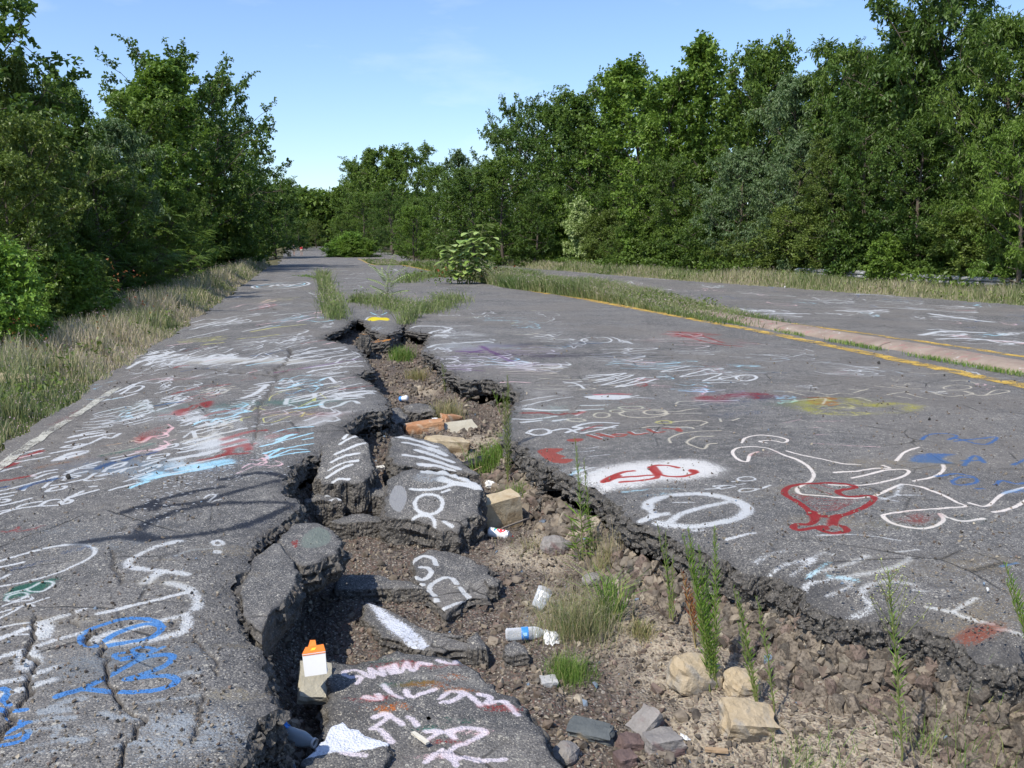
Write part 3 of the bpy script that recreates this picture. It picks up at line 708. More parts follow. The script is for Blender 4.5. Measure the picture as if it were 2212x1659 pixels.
ss(TF, .035, CW, [(540, 895), (700, 880)], [(660, 930), (820, 915)], [(640, 860), (740, 850)], [(560, 1060), (700, 1020)], [(560, 1085), (770, 1040)], [(540, 1030), (640, 1022)], al=.6)
ell(1250, 665, 60, 12, .06, CDY, TF, .6)
# ---- right plate, far right
ss(TE, .30, (.60, .58, .20), [(570, 545), (600, 500), (760, 468), (900, 478), (1050, 525), (1250, 510), (1400, 530), (1300, 572), (900, 585), (650, 578), (570, 545)], al=.40, soft=1.4); blob(1820, 876, .9, .4, (.60, .58, .20), .3)
ss(TE, .05, CDB, [(700, 535), (800, 530)], al=.4)
ss(TE, .035, CRM, [(410, 412), (540, 405), (670, 410)], [(440, 412), (560, 442)], [(480, 487), (600, 480), (715, 468), (700, 515)], [(640, 415), (740, 440)], [(750, 440), (840, 420), (920, 432)], [(890, 388), (1010, 398)], [(930, 415), (1040, 385)], [(1090, 362), (1290, 380), (1440, 382)], [(1180, 432), (1340, 400)], [(1250, 440), (1370, 470)], [(1330, 420), (1480, 465)], [(890, 470), (1010, 455)], [(960, 460), (1060, 490)],
   [(1240, 360), (1340, 372)], [(1520, 415), (1650, 443), (1830, 425), (1700, 402), (1520, 415)], [(1760, 410), (1900, 440), (2100, 410), (2000, 400), (1920, 440)], [(1660, 330), (1760, 328), (1870, 352)], [(1350, 262), (1470, 270), (1700, 268)], al=.85); ell(1710, 376, 105, 18, .035, CRM, TE)
ss(TE, .04, (.84, .80, .76), [(90, 792), (120, 752), (220, 735), (350, 748), (432, 778), (400, 795), (300, 775), (222, 785), (275, 797)], [(210, 865), (150, 885), (130, 928), (60, 908), (20, 865), (60, 832), (180, 825), (300, 842), (400, 880), (520, 930), (600, 980), (630, 1030), (610, 1080), (560, 1112), (505, 1150), (540, 1190), (700, 1207), (900, 1215), (1060, 1205), (1200, 1150), (1290, 1110)],
   [(430, 850), (560, 890), (700, 920), (830, 950), (975, 960)], [(790, 1015), (950, 1012), (1100, 992), (1200, 985), (1150, 962)], [(920, 1060), (1060, 1030), (1200, 998), (1320, 995), (1340, 1022), (1250, 1070), (1100, 1105), (950, 1120), (750, 1108)], [(1250, 925), (1310, 870), (1420, 835)], [(1600, 960), (1605, 1000), (1540, 1050), (1380, 1085)],
   [(1290, 1110), (1400, 1125), (1550, 1170), (1700, 1240), (1770, 1278), (1600, 1300), (1400, 1318), (1200, 1340), (1150, 1355), (1200, 1400), (1300, 1432), (1420, 1450), (1550, 1432), (1605, 1390), (1580, 1342), (1650, 1375), (1750, 1400), (1905, 1370)], [(1800, 1248), (1930, 1270), (2050, 1180), (2250, 1120)], [(2250, 1215), (2100, 1290), (1980, 1320)], soft=.5)
ss(TE, .06, CW, [(1110, 1240), (1250, 1200), (1440, 1190)], [(1110, 1210), (1250, 1245)], [(1290, 1115), (1250, 1190)], al=.55, soft=.8)
RR = (.52, .12, .12)
ss(TE, .062, RR, [(590, 1105), (480, 1120), (418, 1150), (415, 1192), (480, 1232), (560, 1280), (610, 1330), (642, 1375), (600, 1408), (500, 1412), (478, 1438), (520, 1456), (640, 1440), (720, 1470), (800, 1480), (878, 1455), (850, 1425), (785, 1408), (800, 1365), (900, 1330), (1000, 1290), (1080, 1235), (1055, 1198), (900, 1203), (830, 1188), (812, 1162), (860, 1148), (942, 1136), (880, 1108), (750, 1095), (590, 1105)], [(600, 1335), (720, 1352), (830, 1350)], [(640, 1440), (700, 1425), (720, 1445)], soft=.25)
fill([(600, 1310), (680, 1330), (660, 1380), (620, 1400)], RR, .9, .02, 0, TE); fill([(760, 1355), (830, 1345), (800, 1400), (730, 1425)], RR, .9, .02, 0, TE)
for i in range(9):
    ss(TE, .018, RR, [(470 + 22 * i, 1190 + 14 * i), (700, 1230 + 11 * i), (1000 - 22 * i, 1222 + 10 * i)], al=.6)
ss(TE, .018, RR, [(600, 1130), (760, 1190)], [(680, 1110), (800, 1150)], al=.6)
fill([(1240, 1375), (1350, 1335), (1550, 1335), (1560, 1370), (1480, 1420), (1330, 1410)], (.55, .22, .20), .42, .06, 0, TE, .5); fill([(150, 885), (250, 850), (350, 865), (300, 900), (210, 895)], (.5, .2, .2), .45, .03, 0, TE, .5)
BB = (.22, .36, .55)
ss(TE, .05, BB, [(1440, 782), (1500, 745), (1640, 735), (1705, 752), (1640, 782)], [(1690, 792), (1850, 765), (2005, 752), (1930, 805), (1840, 802), (1700, 770)], [(1760, 962), (1840, 890), (1910, 942)], [(1750, 930), (1880, 925)], [(1690, 1110), (1670, 1085), (1720, 1060), (1840, 1060), (1850, 1090), (1760, 1112), (1690, 1110)], [(1850, 1140), (1900, 1140)], [(2000, 1110), (2040, 1075), (2150, 1100), (2250, 1095)], [(1560, 1050), (1700, 1035), (1830, 1050)], [(2130, 960), (2250, 900)], al=.8)
fill([(1350, 920), (1420, 882), (1700, 880), (1600, 910), (1670, 950), (1450, 942)], BB, .8, .04, 0, TE, .4)
ss(TE, .12, CB, [(2080, 1170), (2230, 1150)], al=.4); ss(TE, .04, CPK, [(400, 648), (530, 628)], [(600, 682), (690, 685)], [(640, 735), (740, 730)], [(620, 800), (880, 820), (1120, 832)], [(640, 640), (860, 640)], al=.5)
ss(TE, .04, CW, [(620, 190), (820, 200), (1160, 260)], [(400, 90), (620, 110), (560, 92)], [(640, 262), (900, 292), (1160, 288)], [(860, 250), (1090, 262)], [(740, 270), (980, 280)], [(120, 130), (420, 150)], [(60, 40), (330, 60)], [(0, 150), (160, 160)], al=.8); ell(60, 310, 140, 18, .04, CW, TE)
scrib(1840, 800, 120, 22, 6, CW, .04, .04, rp); scrib(1660, 775, 150, 16, 4, CGR, .05, .03, rp); scrib(1480, 730, 170, 20, 6, CW, .05, .02, rp); scrib(1330, 770, 130, 30, 6, CW, .05, .0, rp)
ss(TE, .05, (.45, .72, .70), [(80, 245), (200, 255), (380, 270)], [(110, 30), (300, 45)], al=.5)
# smears by the broken edge
ss(TI, .07, CW, [(185, 150), (290, 112), (390, 95)], [(290, 192), (400, 165), (560, 150)], [(440, 212), (560, 175), (640, 120), (720, 132)], [(575, 232), (800, 210), (965, 155)], [(515, 300), (570, 268), (800, 272), (1050, 255), (1200, 222), (1272, 170)], [(700, 358), (850, 335), (820, 285)], [(870, 465), (1000, 440), (935, 370), (1080, 315), (1310, 345)], al=.5, soft=1.0)
ss(TI, .035, CW, [(1400, 452), (1590, 500), (1860, 592)], [(1590, 492), (1740, 440)], [(1300, 370), (1400, 380)], [(1180, 128), (1330, 112)], [(1900, 620), (2080, 660)], [(620, 20), (900, 10), (1200, 50)], al=.6); blob(2108, 1340, .12, .07, (.45, .2, .15), .5)
ss(TI, .05, CLB, [(700, 250), (900, 300)], [(560, 240), (700, 180)], al=.4); ss(TI, .03, CB, [(1920, 240), (2030, 215)], al=.4)
# ---- right carriageway
for (x, y, w, h, n) in [(970, 548, 320, 16, 4), (1000, 560, 300, 14, 4), (880, 545, 120, 6, 2), (1420, 545, 300, 20, 5), (1250, 490, 300, 30, 6), (1750, 530, 500, 30, 5), (1850, 655, 220, 30, 6), (2050, 690, 300, 40, 4), (1600, 500, 300, 20, 4), (700, 430, 200, 14, 4), (450, 390, 400, 14, 5), (1000, 470, 300, 14, 3), (1900, 580, 300, 26, 4), (200, 372, 260, 8, 4), (400, 440, 300, 10, 3), (2150, 660, 160, 20, 4), (1300, 560, 200, 10, 3), (1500, 470, 340, 10, 4)]:
    scrib(x * TL[0] + TL[1], y * TL[0] + TL[2], w * TL[0], h * TL[0], n, CW, .12, .05, rp, .8)
ss(TL, .22, CW, [(830, 547), (920, 548), (1010, 545)], [(980, 560), (1180, 560)], [(1320, 545), (1400, 548), (1530, 548)], [(1720, 660), (1830, 645), (2010, 652)], [(1800, 682), (1940, 680)], [(1760, 560), (2060, 598)]); ss(TL, .4, CDB, [(560, 408), (700, 410)], al=.4); ss(TL, .3, CR_, [(1850, 545), (2212, 545)], al=.25); ss(TL, .3, CDB, [(30, 412), (200, 412)], al=.3)

# ---- paint on the loose slabs, laid on each slab's own top plane
ZC = dict(c1=-.06, c2=-.10, c3=-.16, gct=-.37, wedge=-.36, big=-.30, tri=-.26)
for l in [[(600, 1045), (690, 1030)], [(575, 1062), (720, 1040)], [(545, 1090), (740, 1062)], [(520, 1112), (700, 1092)], [(500, 1135), (690, 1115)], [(485, 1155), (650, 1125)], [(480, 1180), (630, 1165)], [(490, 1208), (590, 1205)]]:
    stroke([l[0], ((l[0][0] + l[1][0]) / 2, l[0][1] - 16), l[1]], .042, CW, .9, .6, ZC['c1'], TG)
for l in [[(955, 982), (1080, 990), (1200, 1012)], [(1000, 1012), (1120, 1020), (1262, 1050)], [(1080, 1045), (1310, 1082)], [(1000, 1075), (1150, 1085), (1350, 1115)], [(1100, 1112), (1250, 1118), (1400, 1145)], [(1090, 1150), (1280, 1165), (1445, 1192)], [(1090, 1182), (1280, 1190), (1470, 1225)], [(1130, 1210), (1300, 1222), (1490, 1250)], [(1240, 1240), (1500, 1262)]]:
    stroke(l, .085, CW, 1, .6, ZC['c2'], TG)
blob(940, 975, .2, .16, CW, .42, ZC['c2']); ss(TG, .04, CO, [(1050, 1150), (1200, 1170), (1400, 1200)], al=.4, z=ZC['c2'])
ss(TG, .045, CW, [(1040, 1322), (1180, 1325), (1325, 1305)], [(1250, 1335), (1290, 1325)], [(1255, 1428), (1310, 1442)], z=ZC['c3']); ell(1158, 1372, 92, 32, .045, CW, TG, z=ZC['c3']); ell(1115, 1432, 82, 26, .045, CW, TG, z=ZC['c3'])
fill([(910, 1380), (900, 1345), (940, 1310), (1000, 1320), (1012, 1360), (970, 1395)], (.52, .52, .52), .9, .01, ZC['c3'], TG); blob(920, 1060, .14, .09, CGR, .5, ZC['c3'])
ss(TH_, .05, CW, [(1300, 232), (1275, 190), (1205, 168), (1140, 198), (1112, 250), (1145, 305), (1205, 320), (1262, 288), (1238, 250), (1190, 240)], [(1198, 352), (1205, 360)], [(1442, 352), (1400, 312), (1330, 320), (1268, 350), (1250, 395), (1290, 430)], [(1298, 455), (1305, 465)], [(1465, 370), (1530, 450), (1440, 485), (1338, 528)], soft=.5, z=ZC['gct'])
fill([(800, 497), (860, 500), (950, 565), (1080, 640), (1160, 690), (1250, 790), (1120, 822), (1040, 745), (960, 690), (880, 605)], (.80, .81, .84), .85, .03, ZC['wedge'], TH_, .4)
zb = ZC['big']
for (x, y, c) in [(1350, 950, CR_), (800, 1180, CR_), (1100, 1080, CG), (1450, 1030, CO), (1000, 1250, CO), (1750, 1240, CR_), (1350, 1500, CR_), (1450, 1350, CG), (900, 890, CG), (1500, 1120, CO), (1550, 1430, CPK), (1300, 1600, CPK), (1240, 1390, CG), (1050, 930, CR_), (1250, 1090, CO)]:
    blob(x * TH_[0] + TH_[1], y * TH_[0] + TH_[2], .13, .035, c, .42, zb)
for l in [[(740, 1062), (770, 1020), (700, 1012), (645, 1000), (665, 970), (725, 962)], [(760, 972), (850, 1025), (830, 955), (925, 1010), (905, 945)], [(950, 940), (1000, 990), (1000, 935)], [(1000, 940), (1050, 985), (1090, 930), (1130, 972), (1180, 925), (1255, 935)], [(1310, 905), (1420, 940), (1440, 905), (1530, 935)],
          [(790, 1160), (900, 1185), (880, 1140)], [(925, 1085), (985, 1150), (1050, 1190)], [(1080, 1130), (1130, 1175), (1290, 1128)], [(1330, 1192), (1400, 1135), (1480, 1160), (1400, 1215), (1340, 1225)], [(1480, 1140), (1560, 1180), (1610, 1225)], [(1600, 1150), (1680, 1160), (1660, 1210), (1770, 1190), (1880, 1285)],
          [(860, 1305), (940, 1285), (1010, 1320), (1060, 1362)], [(840, 1380), (910, 1340), (960, 1300)], [(860, 1380), (930, 1420), (985, 1485)], [(1100, 1310), (1165, 1360)], [(1230, 1415), (1400, 1430), (1510, 1392), (1640, 1430), (1520, 1500), (1400, 1560), (1440, 1655)], [(1225, 1645), (1330, 1560), (1380, 1610), (1500, 1600), (1640, 1620), (1790, 1600)], [(1250, 1470), (1320, 1440)], [(640, 1620), (800, 1635)], [(1380, 1430), (1430, 1475)]]:
    stroke(l, .042, (.80, .76, .78), .82, .8, zb, TH_)
fill([(350, 1600), (380, 1520), (440, 1470), (540, 1410), (590, 1350), (640, 1345), (720, 1400), (830, 1420), (960, 1490), (970, 1510), (800, 1530), (600, 1550), (430, 1580)], (.82, .83, .86), 1.0, .012, ZC['tri'], TH_)
# the fissure slab's own greenish disc and far orange slab edges
fill([(660, 1150), (690, 1138), (715, 1150), (712, 1172), (680, 1185), (650, 1178)], (.42, .45, .42), .7, .02, -.03); fill([(628, 1172), (645, 1165), (640, 1182)], CR_, .6, .01, -.03)
img = bpy.data.images.new('ground_paint', TW, TH, alpha=True, float_buffer=False)
img.alpha_mode = 'CHANNEL_PACKED'
img.pixels.foreach_set(PAINT.ravel())
img.update()
img.pack()


def asphalt_mat(name, side=False):
    q = NT(name)
    co = q.coord('Object')
    geo = q.n('NewGeometry')
    big = q.noise(.9, co, 5, .6)
    mid = q.noise(9, co, 5, .65)
    fine = q.noise(75, co, 3, .7)
    fine2 = q.noise(230, co, 2, .6)
    v = q.vor(105, co)
    v2 = q.vor(52, co)
    base = q.mix(q.rng(big, .38, .62), (.098, .094, .089), (.215, .203, .186))
    base = q.mix(q.rng(mid, .35, .75, 0, .6), base, (.30, .282, .258))
    base = q.mix(q.rng(fine, .38, .60, .9, 0), base, (.05, .05, .052))
    base = q.mix(q.rng(q.noise(2.3, co, 6, .75), .56, .72, 0, .55), base, (.33, .31, .27))
    base = q.mix(q.rng(q.noise(1.1, co, 6, .75), .58, .7, 0, .5), base, (.075, .075, .078))
    sp = q.math('LESS_THAN', v.outputs['Distance'], q.rng(mid, .3, .7, .22, .46))
    spc = q.ramp(v.outputs['Color'], [(0, (.08, .08, .085)), (.4, (.34, .32, .28)), (.7, (.52, .48, .40)), (.92, (.16, .11, .09))], True)
    base = q.mix(q.math('MULTIPLY', sp, .8), base, spc)
    sp2 = q.math('LESS_THAN', v2.outputs['Distance'], .2)
    base = q.mix(q.math('MULTIPLY', sp2, q.rng(mid, .5, .62, 0, .7)), base, (.36, .34, .29))
    brn = q.noise(.33, co, 3, .6)
    base = q.mix(q.rng(brn, .45, .6, 0, .5), base, (.185, .165, .142))
    wob = q.n('Mix'); wob.data_type = 'VECTOR'; wob.inputs[0].default_value = .12
    q.put(wob.inputs[4], co); q.put(wob.inputs[5], q.n('TexNoise', Scale=2.2, Detail=4.0).outputs['Color'])
    cv = q.vor(1.7, wob.outputs[1], 'DISTANCE_TO_EDGE')
    ck = q.math('MULTIPLY', q.rng(cv.outputs['Distance'], .004, .014, 1, 0), q.rng(q.noise(.7, co, 3, .6), .5, .6))
    ck = q.math('MULTIPLY', ck, q.rng(fine, .35, .55, .3, 1))
    base = q.mix(q.math('MULTIPLY', ck, .85), base, (.04, .036, .03))
    v5 = q.vor(24, co)
    chip = q.math('MULTIPLY', q.math('LESS_THAN', v5.outputs['Distance'], q.rng(big, .3, .7, .10, .24)), q.math('GREATER_THAN', q.n('SeparateColor', Color=v5.outputs['Color']).outputs[0], .45))
    base = q.mix(q.math('MULTIPLY', chip, .7), base, (.46, .43, .36))
    base = q.mix(q.rng(q.noise(14, co, 6, .8), .52, .64, 0, .6), base, (.07, .067, .063))
    edge = q.attr('edge')
    crk = q.attr('crack')
    base = q.mix(q.math('MULTIPLY', edge, .55), base, (.045, .043, .042))
    h = q.math('SUBTRACT', q.math('MULTIPLY', fine, .6), ck)
    h = q.math('ADD', h, q.math('MULTIPLY', v.outputs['Distance'], .5)) if True else q.math('ADD', q.math('MULTIPLY', fine, .6), q.math('MULTIPLY', v.outputs['Distance'], .5))
    tex = q.n('TexImage'); tex.image = img; tex.interpolation = 'Linear'; tex.extension = 'CLIP'
    uvn = q.n('UVMap'); uvn.uv_map = 'map'
    q.t.links.new(uvn.outputs[0], tex.inputs[0])
    wear = q.rng(q.math('ADD', q.math('MULTIPLY', fine, .62), q.math('MULTIPLY', fine2, .38)), .34, .66)
    wear = q.math('ADD', q.math('MULTIPLY', wear, .74), q.math('MULTIPLY', q.rng(q.noise(4.5, co, 6, .75), .38, .68), .30))
    pm = q.math('SUBTRACT', q.math('MULTIPLY', tex.outputs['Alpha'], 1.05), wear)
    pm = q.rng(pm, -.09, .22, 0, .94)
    pm = q.math('MULTIPLY', pm, q.math('GREATER_THAN', tex.outputs['Alpha'], .02))
    pm = q.math('MULTIPLY', pm, q.math('SUBTRACT', 1.0, q.math('MULTIPLY', crk, .85), True))
    # paint lies only on upward faces
    nz = q.n('SeparateXYZ'); q.t.links.new(geo.outputs['True Normal'], nz.inputs[0])
    pm = q.math('MULTIPLY', pm, q.rng(nz.outputs[2], .45, .7))
    col = q.mix(pm, base, tex.outputs['Color'])
    col = q.mix(q.math('MULTIPLY', crk, .8), col, (.05, .042, .035))
    b1 = q.bump(h, .9, .009)
    b2 = q.bump(q.noise(26, co, 5, .7), .5 if not side else .9, .02 if not side else .03, b1)
    return q.pbr(col, q.rng(fine, .2, .8, .75, .95), b2, .25)


MAT_ASPH = asphalt_mat('weathered_asphalt')


def broken_mat():
    q = NT('broken_asphalt_edge')
    co = q.coord('Object')
    v = q.vor(48, co)
    v1 = q.vor(95, co)
    n = q.noise(18, co, 6, .7)
    col = q.mix(q.rng(n, .3, .7), (.042, .038, .034), (.165, .15, .13))
    sp = q.math('LESS_THAN', v1.outputs['Distance'], .3)
    spc = q.ramp(v1.outputs['Color'], [(0, (.05, .05, .05)), (.4, (.20, .18, .155)), (.72, (.40, .36, .29)), (.9, (.17, .10, .075))], True)
    col = q.mix(q.math('MULTIPLY', sp, .75), col, spc)
    h = q.math('ADD', q.math('MULTIPLY', v.outputs['Distance'], -1.0), q.math('MULTIPLY', q.noise(60, co, 4, .7), .8))
    b = q.bump(h, 1.0, .018)
    return q.pbr(col, .85, b, .35)


MAT_BROKEN = broken_mat()


def soil_mat():
    q = NT('fissure_soil')
    co = q.coord('Object')
    n = q.noise(3.2, co, 6, .65)
    f = q.noise(42, co, 5, .75)
    v = q.vor(70, co)
    v3 = q.vor(32, co)
    dark = q.mix(q.rng(f, .3, .7), (.05, .042, .035), (.16, .13, .105))
    sand = q.mix(q.rng(f, .3, .7), (.26, .21, .15), (.43, .37, .28))
    s = q.attr('sand')
    col = q.mix(q.rng(q.math('ADD', s, q.math('MULTIPLY', q.math('SUBTRACT', n, .5), .9)), .3, .75), dark, sand)
    pc = q.ramp(v.outputs['Color'], [(0, (.10, .085, .075)), (.3, (.17, .10, .08)), (.55, (.28, .25, .21)), (.8, (.42, .38, .31)), (.93, (.13, .06, .05))], True)
    col = q.mix(q.math('MULTIPLY', q.math('LESS_THAN', v.outputs['Distance'], .42), q.rng(s, 0, 1, .85, .4)), col, pc)
    pc3 = q.ramp(v3.outputs['Color'], [(0, (.12, .10, .09)), (.5, (.24, .20, .17)), (.8, (.36, .32, .27))], True)
    col = q.mix(q.math('MULTIPLY', q.math('LESS_THAN', v3.outputs['Distance'], .3), .6), col, pc3)
    h = q.math('SUBTRACT', q.math('MULTIPLY', f, .6), q.math('MULTIPLY', v.outputs['Distance'], .9))
    return q.pbr(col, .95, q.bump(h, .9, .014), .15)


MAT_SOIL = soil_mat()


def stone_mat(name='gravel_stone', rnd=None):
    """a mixed palette picked per stone"""
    q = NT(name)
    co = q.coord('Object')
    r = q.n('ObjectInfo').outputs['Random'] if rnd is None else q.attr('rnd')
    c = q.ramp(r, [(0, (.17, .138, .105)), (.17, (.12, .10, .08)), (.32, (.235, .19, .138)), (.46, (.115, .08, .062)), (.55, (.19, .155, .12)), (.74, (.36, .31, .235)), (.80, (.06, .053, .048)), (.90, (.16, .11, .092)), (.988, (.12, .20, .30))], True)
    n = q.noise(26, co, 5, .65)
    c = q.mix(q.rng(n, .3, .75, 0, .75), c, q.mix(.5, c, (.40, .34, .25)))
    c = q.mix(q.rng(q.noise(9, co, 4, .6), .44, .62, 0, .85), c, (.065, .052, .042))
    return q.pbr(c, .85, q.bump(q.noise(60, co, 4, .7), .6, .006), .25)


MAT_STONE = stone_mat()
MAT_STONE_A = stone_mat('gravel_mixed', 1)

# ------------------------------------------------------------------ the asphalt sheet
acols = np.concatenate([np.linspace(-1.1, -.66, 20), np.linspace(-.63, .63, 600), np.linspace(.66, 1.1, 20)])
trows = np.concatenate([np.linspace(1.05, .70, 24), np.linspace(.695, 90 ** -.5, 450), np.linspace(88 ** -.5 - .0015, 300 ** -.5, 40)])
trows = np.unique(np.round(trows, 6))[::-1]
yrows = trows ** -2
AA, YY = np.meshgrid(acols, yrows)
XX = AA * YY
UU = XX + SH * YY
nr, nc = XX.shape
near = (YY < 24) & (np.abs(UU - 1.0) < 4.5)
ins = np.zeros(XX.shape, bool); dd = np.full(XX.shape, 9.0); nx_ = np.zeros(XX.shape); ny_ = np.zeros(XX.shape)
ins[near] = inside(XX[near], YY[near], POLY)
d_, qx_, qy_ = dist_line(XX[near], YY[near], np.concatenate([POLY, POLY[:1]]), True)
dd[near] = d_; nx_[near] = qx_; ny_[near] = qy_

CRACKS = [  # picture polylines (2212), half width m, depth m
    ([(0, 1590), (18, 1560), (30, 1545), (20, 1530)], .02, .03),
    ([(62, 1490), (40, 1530), (52, 1500), (58, 1478), (66, 1460), (75, 1440), (68, 1418), (52, 1410), (60, 1395), (72, 1380), (78, 1350), (80, 1330)], .012, .035),
    ([(166, 1338), (162, 1355), (160, 1330), (150, 1318)], .006, .02),
    ([(205, 1362), (196, 1380), (222, 1400), (230, 1430), (222, 1455), (245, 1470), (252, 1500), (270, 1525), (300, 1545), (308, 1560), (290, 1590), (265, 1630), (240, 1670)], .010, .03),
    ([(240, 1190), (250, 1215), (258, 1240), (260, 1262)], .010, .02), ([(365, 1340), (372, 1352)], .01, .02), ([(420, 1376), (430, 1395), (455, 1425), (470, 1460)], .008, .02), ([(440, 1500), (425, 1555), (415, 1600)], .008, .02),
    ([(370, 793), (455, 795), (470, 800), (500, 803), (535, 806), (575, 810), (600, 808)], .03, .03), ([(560, 806), (590, 812), (620, 800)], .05, .03), ([(625, 750), (628, 765), (618, 780), (608, 790), (580, 805)], .03, .03), ([(600, 810), (580, 850), (560, 880), (555, 930), (545, 960)], .012, .02),
    ([(345, 760), (420, 758), (500, 752), (540, 750)], .015, .02), ([(230, 865), (300, 858), (380, 845)], .01, .01), ([(410, 758), (460, 735), (520, 728)], .01, .01), ([(550, 670), (590, 660), (640, 655)], .015, .02), ([(580, 663), (600, 668)], .03, .03), ([(395, 1098), (420, 1085), (455, 1082), (480, 1090)], .012, .01),
    ([(262, 1140), (280, 1132), (300, 1140)], .035, .02), ([(600, 1130), (575, 1145), (560, 1150)], .01, .02), ([(1640, 655), (1700, 668)], .02, .01), ([(520, 640), (640, 625)], .01, .01), ([(880, 700), (920, 693), (960, 690)], .02, .03), ([(860, 668), (880, 690)], .04, .05)]
crack = np.zeros(XX.shape)
for pts, hw, dep in CRACKS:
    W = to_world(pts)
    W2 = []
    for i in range(len(W) - 1):
        n_ = max(2, int(np.linalg.norm(W[i + 1] - W[i]) / (.03 * max(1, W[i][1] / 5))))
        for k in range(n_):
            p = W[i] + (W[i + 1] - W[i]) * k / n_
            W2.append(p + (np.array([vnoise(p[0], p[1], 30), vnoise(p[1] + 9, p[0], 30)]) - .5) * .05 * max(1, W[i][1] / 8))
    W2.append(W[-1]); W2 = np.array(W2)
    m = (XX > W2[:, 0].min() - .3) & (XX < W2[:, 0].max() + .3) & (YY > W2[:, 1].min() - .4) & (YY < W2[:, 1].max() + .4)
    if m.any():
        dc = dist_line(XX[m], YY[m], W2)
        hw_ = hw * .24 * (.2 + 1.5 * vnoise(XX[m], YY[m], 8))
        crack[m] = np.maximum(crack[m], (1 - smooth(hw_, hw_ * 1.5 + .004 + .0012 * YY[m], dc)) * min(1, dep / .03))
ZZ = prof(YY) + (fbm(XX, YY, .5, 3) - .5) * .05 * (YY < 60) + (fbm(XX, YY, 3.0, 3) - .5) * .022 + (fbm(XX, YY, 25, 2) - .5) * .006 * (YY < 12)
edge = np.exp(-(dd / .07)) * (.35 + .9 * vnoise(XX, YY, 9))
ZZ -= np.where(near, .035 * np.exp(-(dd / .09)) * (fbm(XX, YY, 12, 3)), 0)
# the near right rim sags and crumbles towards the pit
sag = np.exp(-(dd / .22)) * smooth(.2, 1.0, XX - .05 * YY) * smooth(6.5, 4.0, YY) * near
ZZ -= sag * .09
edge = np.clip(edge + sag * .5, 0, 1)
ZZ -= crack * .018 * (1 + .3 * (YY > 9))
UVx, UVy = uvmap(XX, YY)
idx = np.arange(nr * nc).reshape(nr, nc)
F = np.stack([idx[:-1, :-1], idx[1:, :-1], idx[1:, 1:], idx[:-1, 1:]], -1).reshape(-1, 4)[:, ::-1]
fx = XX.ravel()[F].mean(1); fy = YY.ravel()[F].mean(1); fu = fx + SH * fy
cin = ins.ravel()[F].sum(1) >= 3
jag = (vnoise(fx, fy, 3) - .5) * .22 + (vnoise(fx, fy, .8) - .5) * .2
keep = (~cin) & (fu > u_left(fy) + jag) & (fu < u_right(fy) + jag)
F = F[keep]
V = np.stack([XX.ravel(), YY.ravel(), ZZ.ravel()], 1)
# snap rim vertices onto the outline
e = np.concatenate([F[:, [0, 1]], F[:, [1, 2]], F[:, [2, 3]], F[:, [3, 0]]])
ek = np.sort(e, 1); key = ek[:, 0].astype(np.int64) * (nr * nc) + ek[:, 1]
uq, first, cnt = np.unique(key, return_index=True, return_counts=True)
be = e[first[cnt == 1]]
ddf = dd.ravel(); rimmask = (ddf[be[:, 0]] < .35) & (ddf[be[:, 1]] < .35)
rim = be[rimmask]
rv = np.unique(rim)
cell = .5 * YY.ravel()[rv] * .0021 + YY.ravel()[rv] ** 1.5 * .0014
mv = ddf[rv] < np.maximum(.03, cell * 3)
V[rv[mv], 0] = nx_.ravel()[rv[mv]]; V[rv[mv], 1] = ny_.ravel()[rv[mv]]
UVx, UVy = uvmap(V[:, 0], V[:, 1])
used = np.unique(F); remap = -np.ones(len(V), int); remap[used] = np.arange(len(used))
road = mesh_np('road', V[used], remap[F], MAT_ASPH, np.stack([UVx[used], UVy[used]], 1), dict(edge=edge.ravel()[used], crack=crack.ravel()[used]), True)
ROAD = link('road', road, kind='structure', label='cracked grey asphalt highway covered in spray paint')

# broken rim: rings of ragged rock below each rim edge
nrm = np.zeros((len(V), 2))
t_ = V[rim[:, 1], :2] - V[rim[:, 0], :2]
outn = np.stack([t_[:, 1], -t_[:, 0]], 1)
np.add.at(nrm, rim[:, 0], outn); np.add.at(nrm, rim[:, 1], outn)
rvp = V[rv]
n2 = nrm[rv]; n2 = n2 / (np.linalg.norm(n2, axis=1, keepdims=True) + 1e-9)
# check direction: must point into the hole
test = inside(rvp[:, 0] + n2[:, 0] * .05, rvp[:, 1] + n2[:, 1] * .05, POLY)
if test.mean() < .5: n2 = -n2
rings = [rvp.copy()]
thick = np.interp(rvp[:, 1], [3, 8, 14, 22], [.19, .17, .13, .10]) * (.65 + .8 * vnoise(rvp[:, 0], rvp[:, 1], 4))
for k, (fz, off) in enumerate([(.08, .008), (.2, .028), (.34, .012), (.48, .034), (.62, .016), (.76, .026), (.9, -.01), (1.0, -.03), (1.02, -.16)]):
    p = rvp.copy()
    s_ = np.minimum(1.6, .7 + rvp[:, 1] * .05)
    j = np.array([mnoise.fractal(Vector((a * 13, b * 13, k * .9)), .8, 2.1, 4) for a, b in rvp[:, :2]])
    j2 = np.array([mnoise.noise(Vector((a * 34, b * 34, 7 + k * 1.3))) for a, b in rvp[:, :2]])
    o_ = (off + .040 * j + .026 * j2) * s_ if k < 8 else np.full(len(p), -.17)
    p[:, 0] += n2[:, 0] * o_; p[:, 1] += n2[:, 1] * o_
    p[:, 2] = rvp[:, 2] - thick * fz + .012 * j2
    rings.append(p)
rid = {v: i for i, v in enumerate(rv)}
ra = np.array([rid[v] for v in rim[:, 0]]); rb = np.array([rid[v] for v in rim[:, 1]])
n_r = len(rv); RF = []
for k in range(len(rings) - 1):
    RF.append(np.stack([rb + k * n_r, ra + k * n_r, ra + (k + 1) * n_r, rb + (k + 1) * n_r], 1))
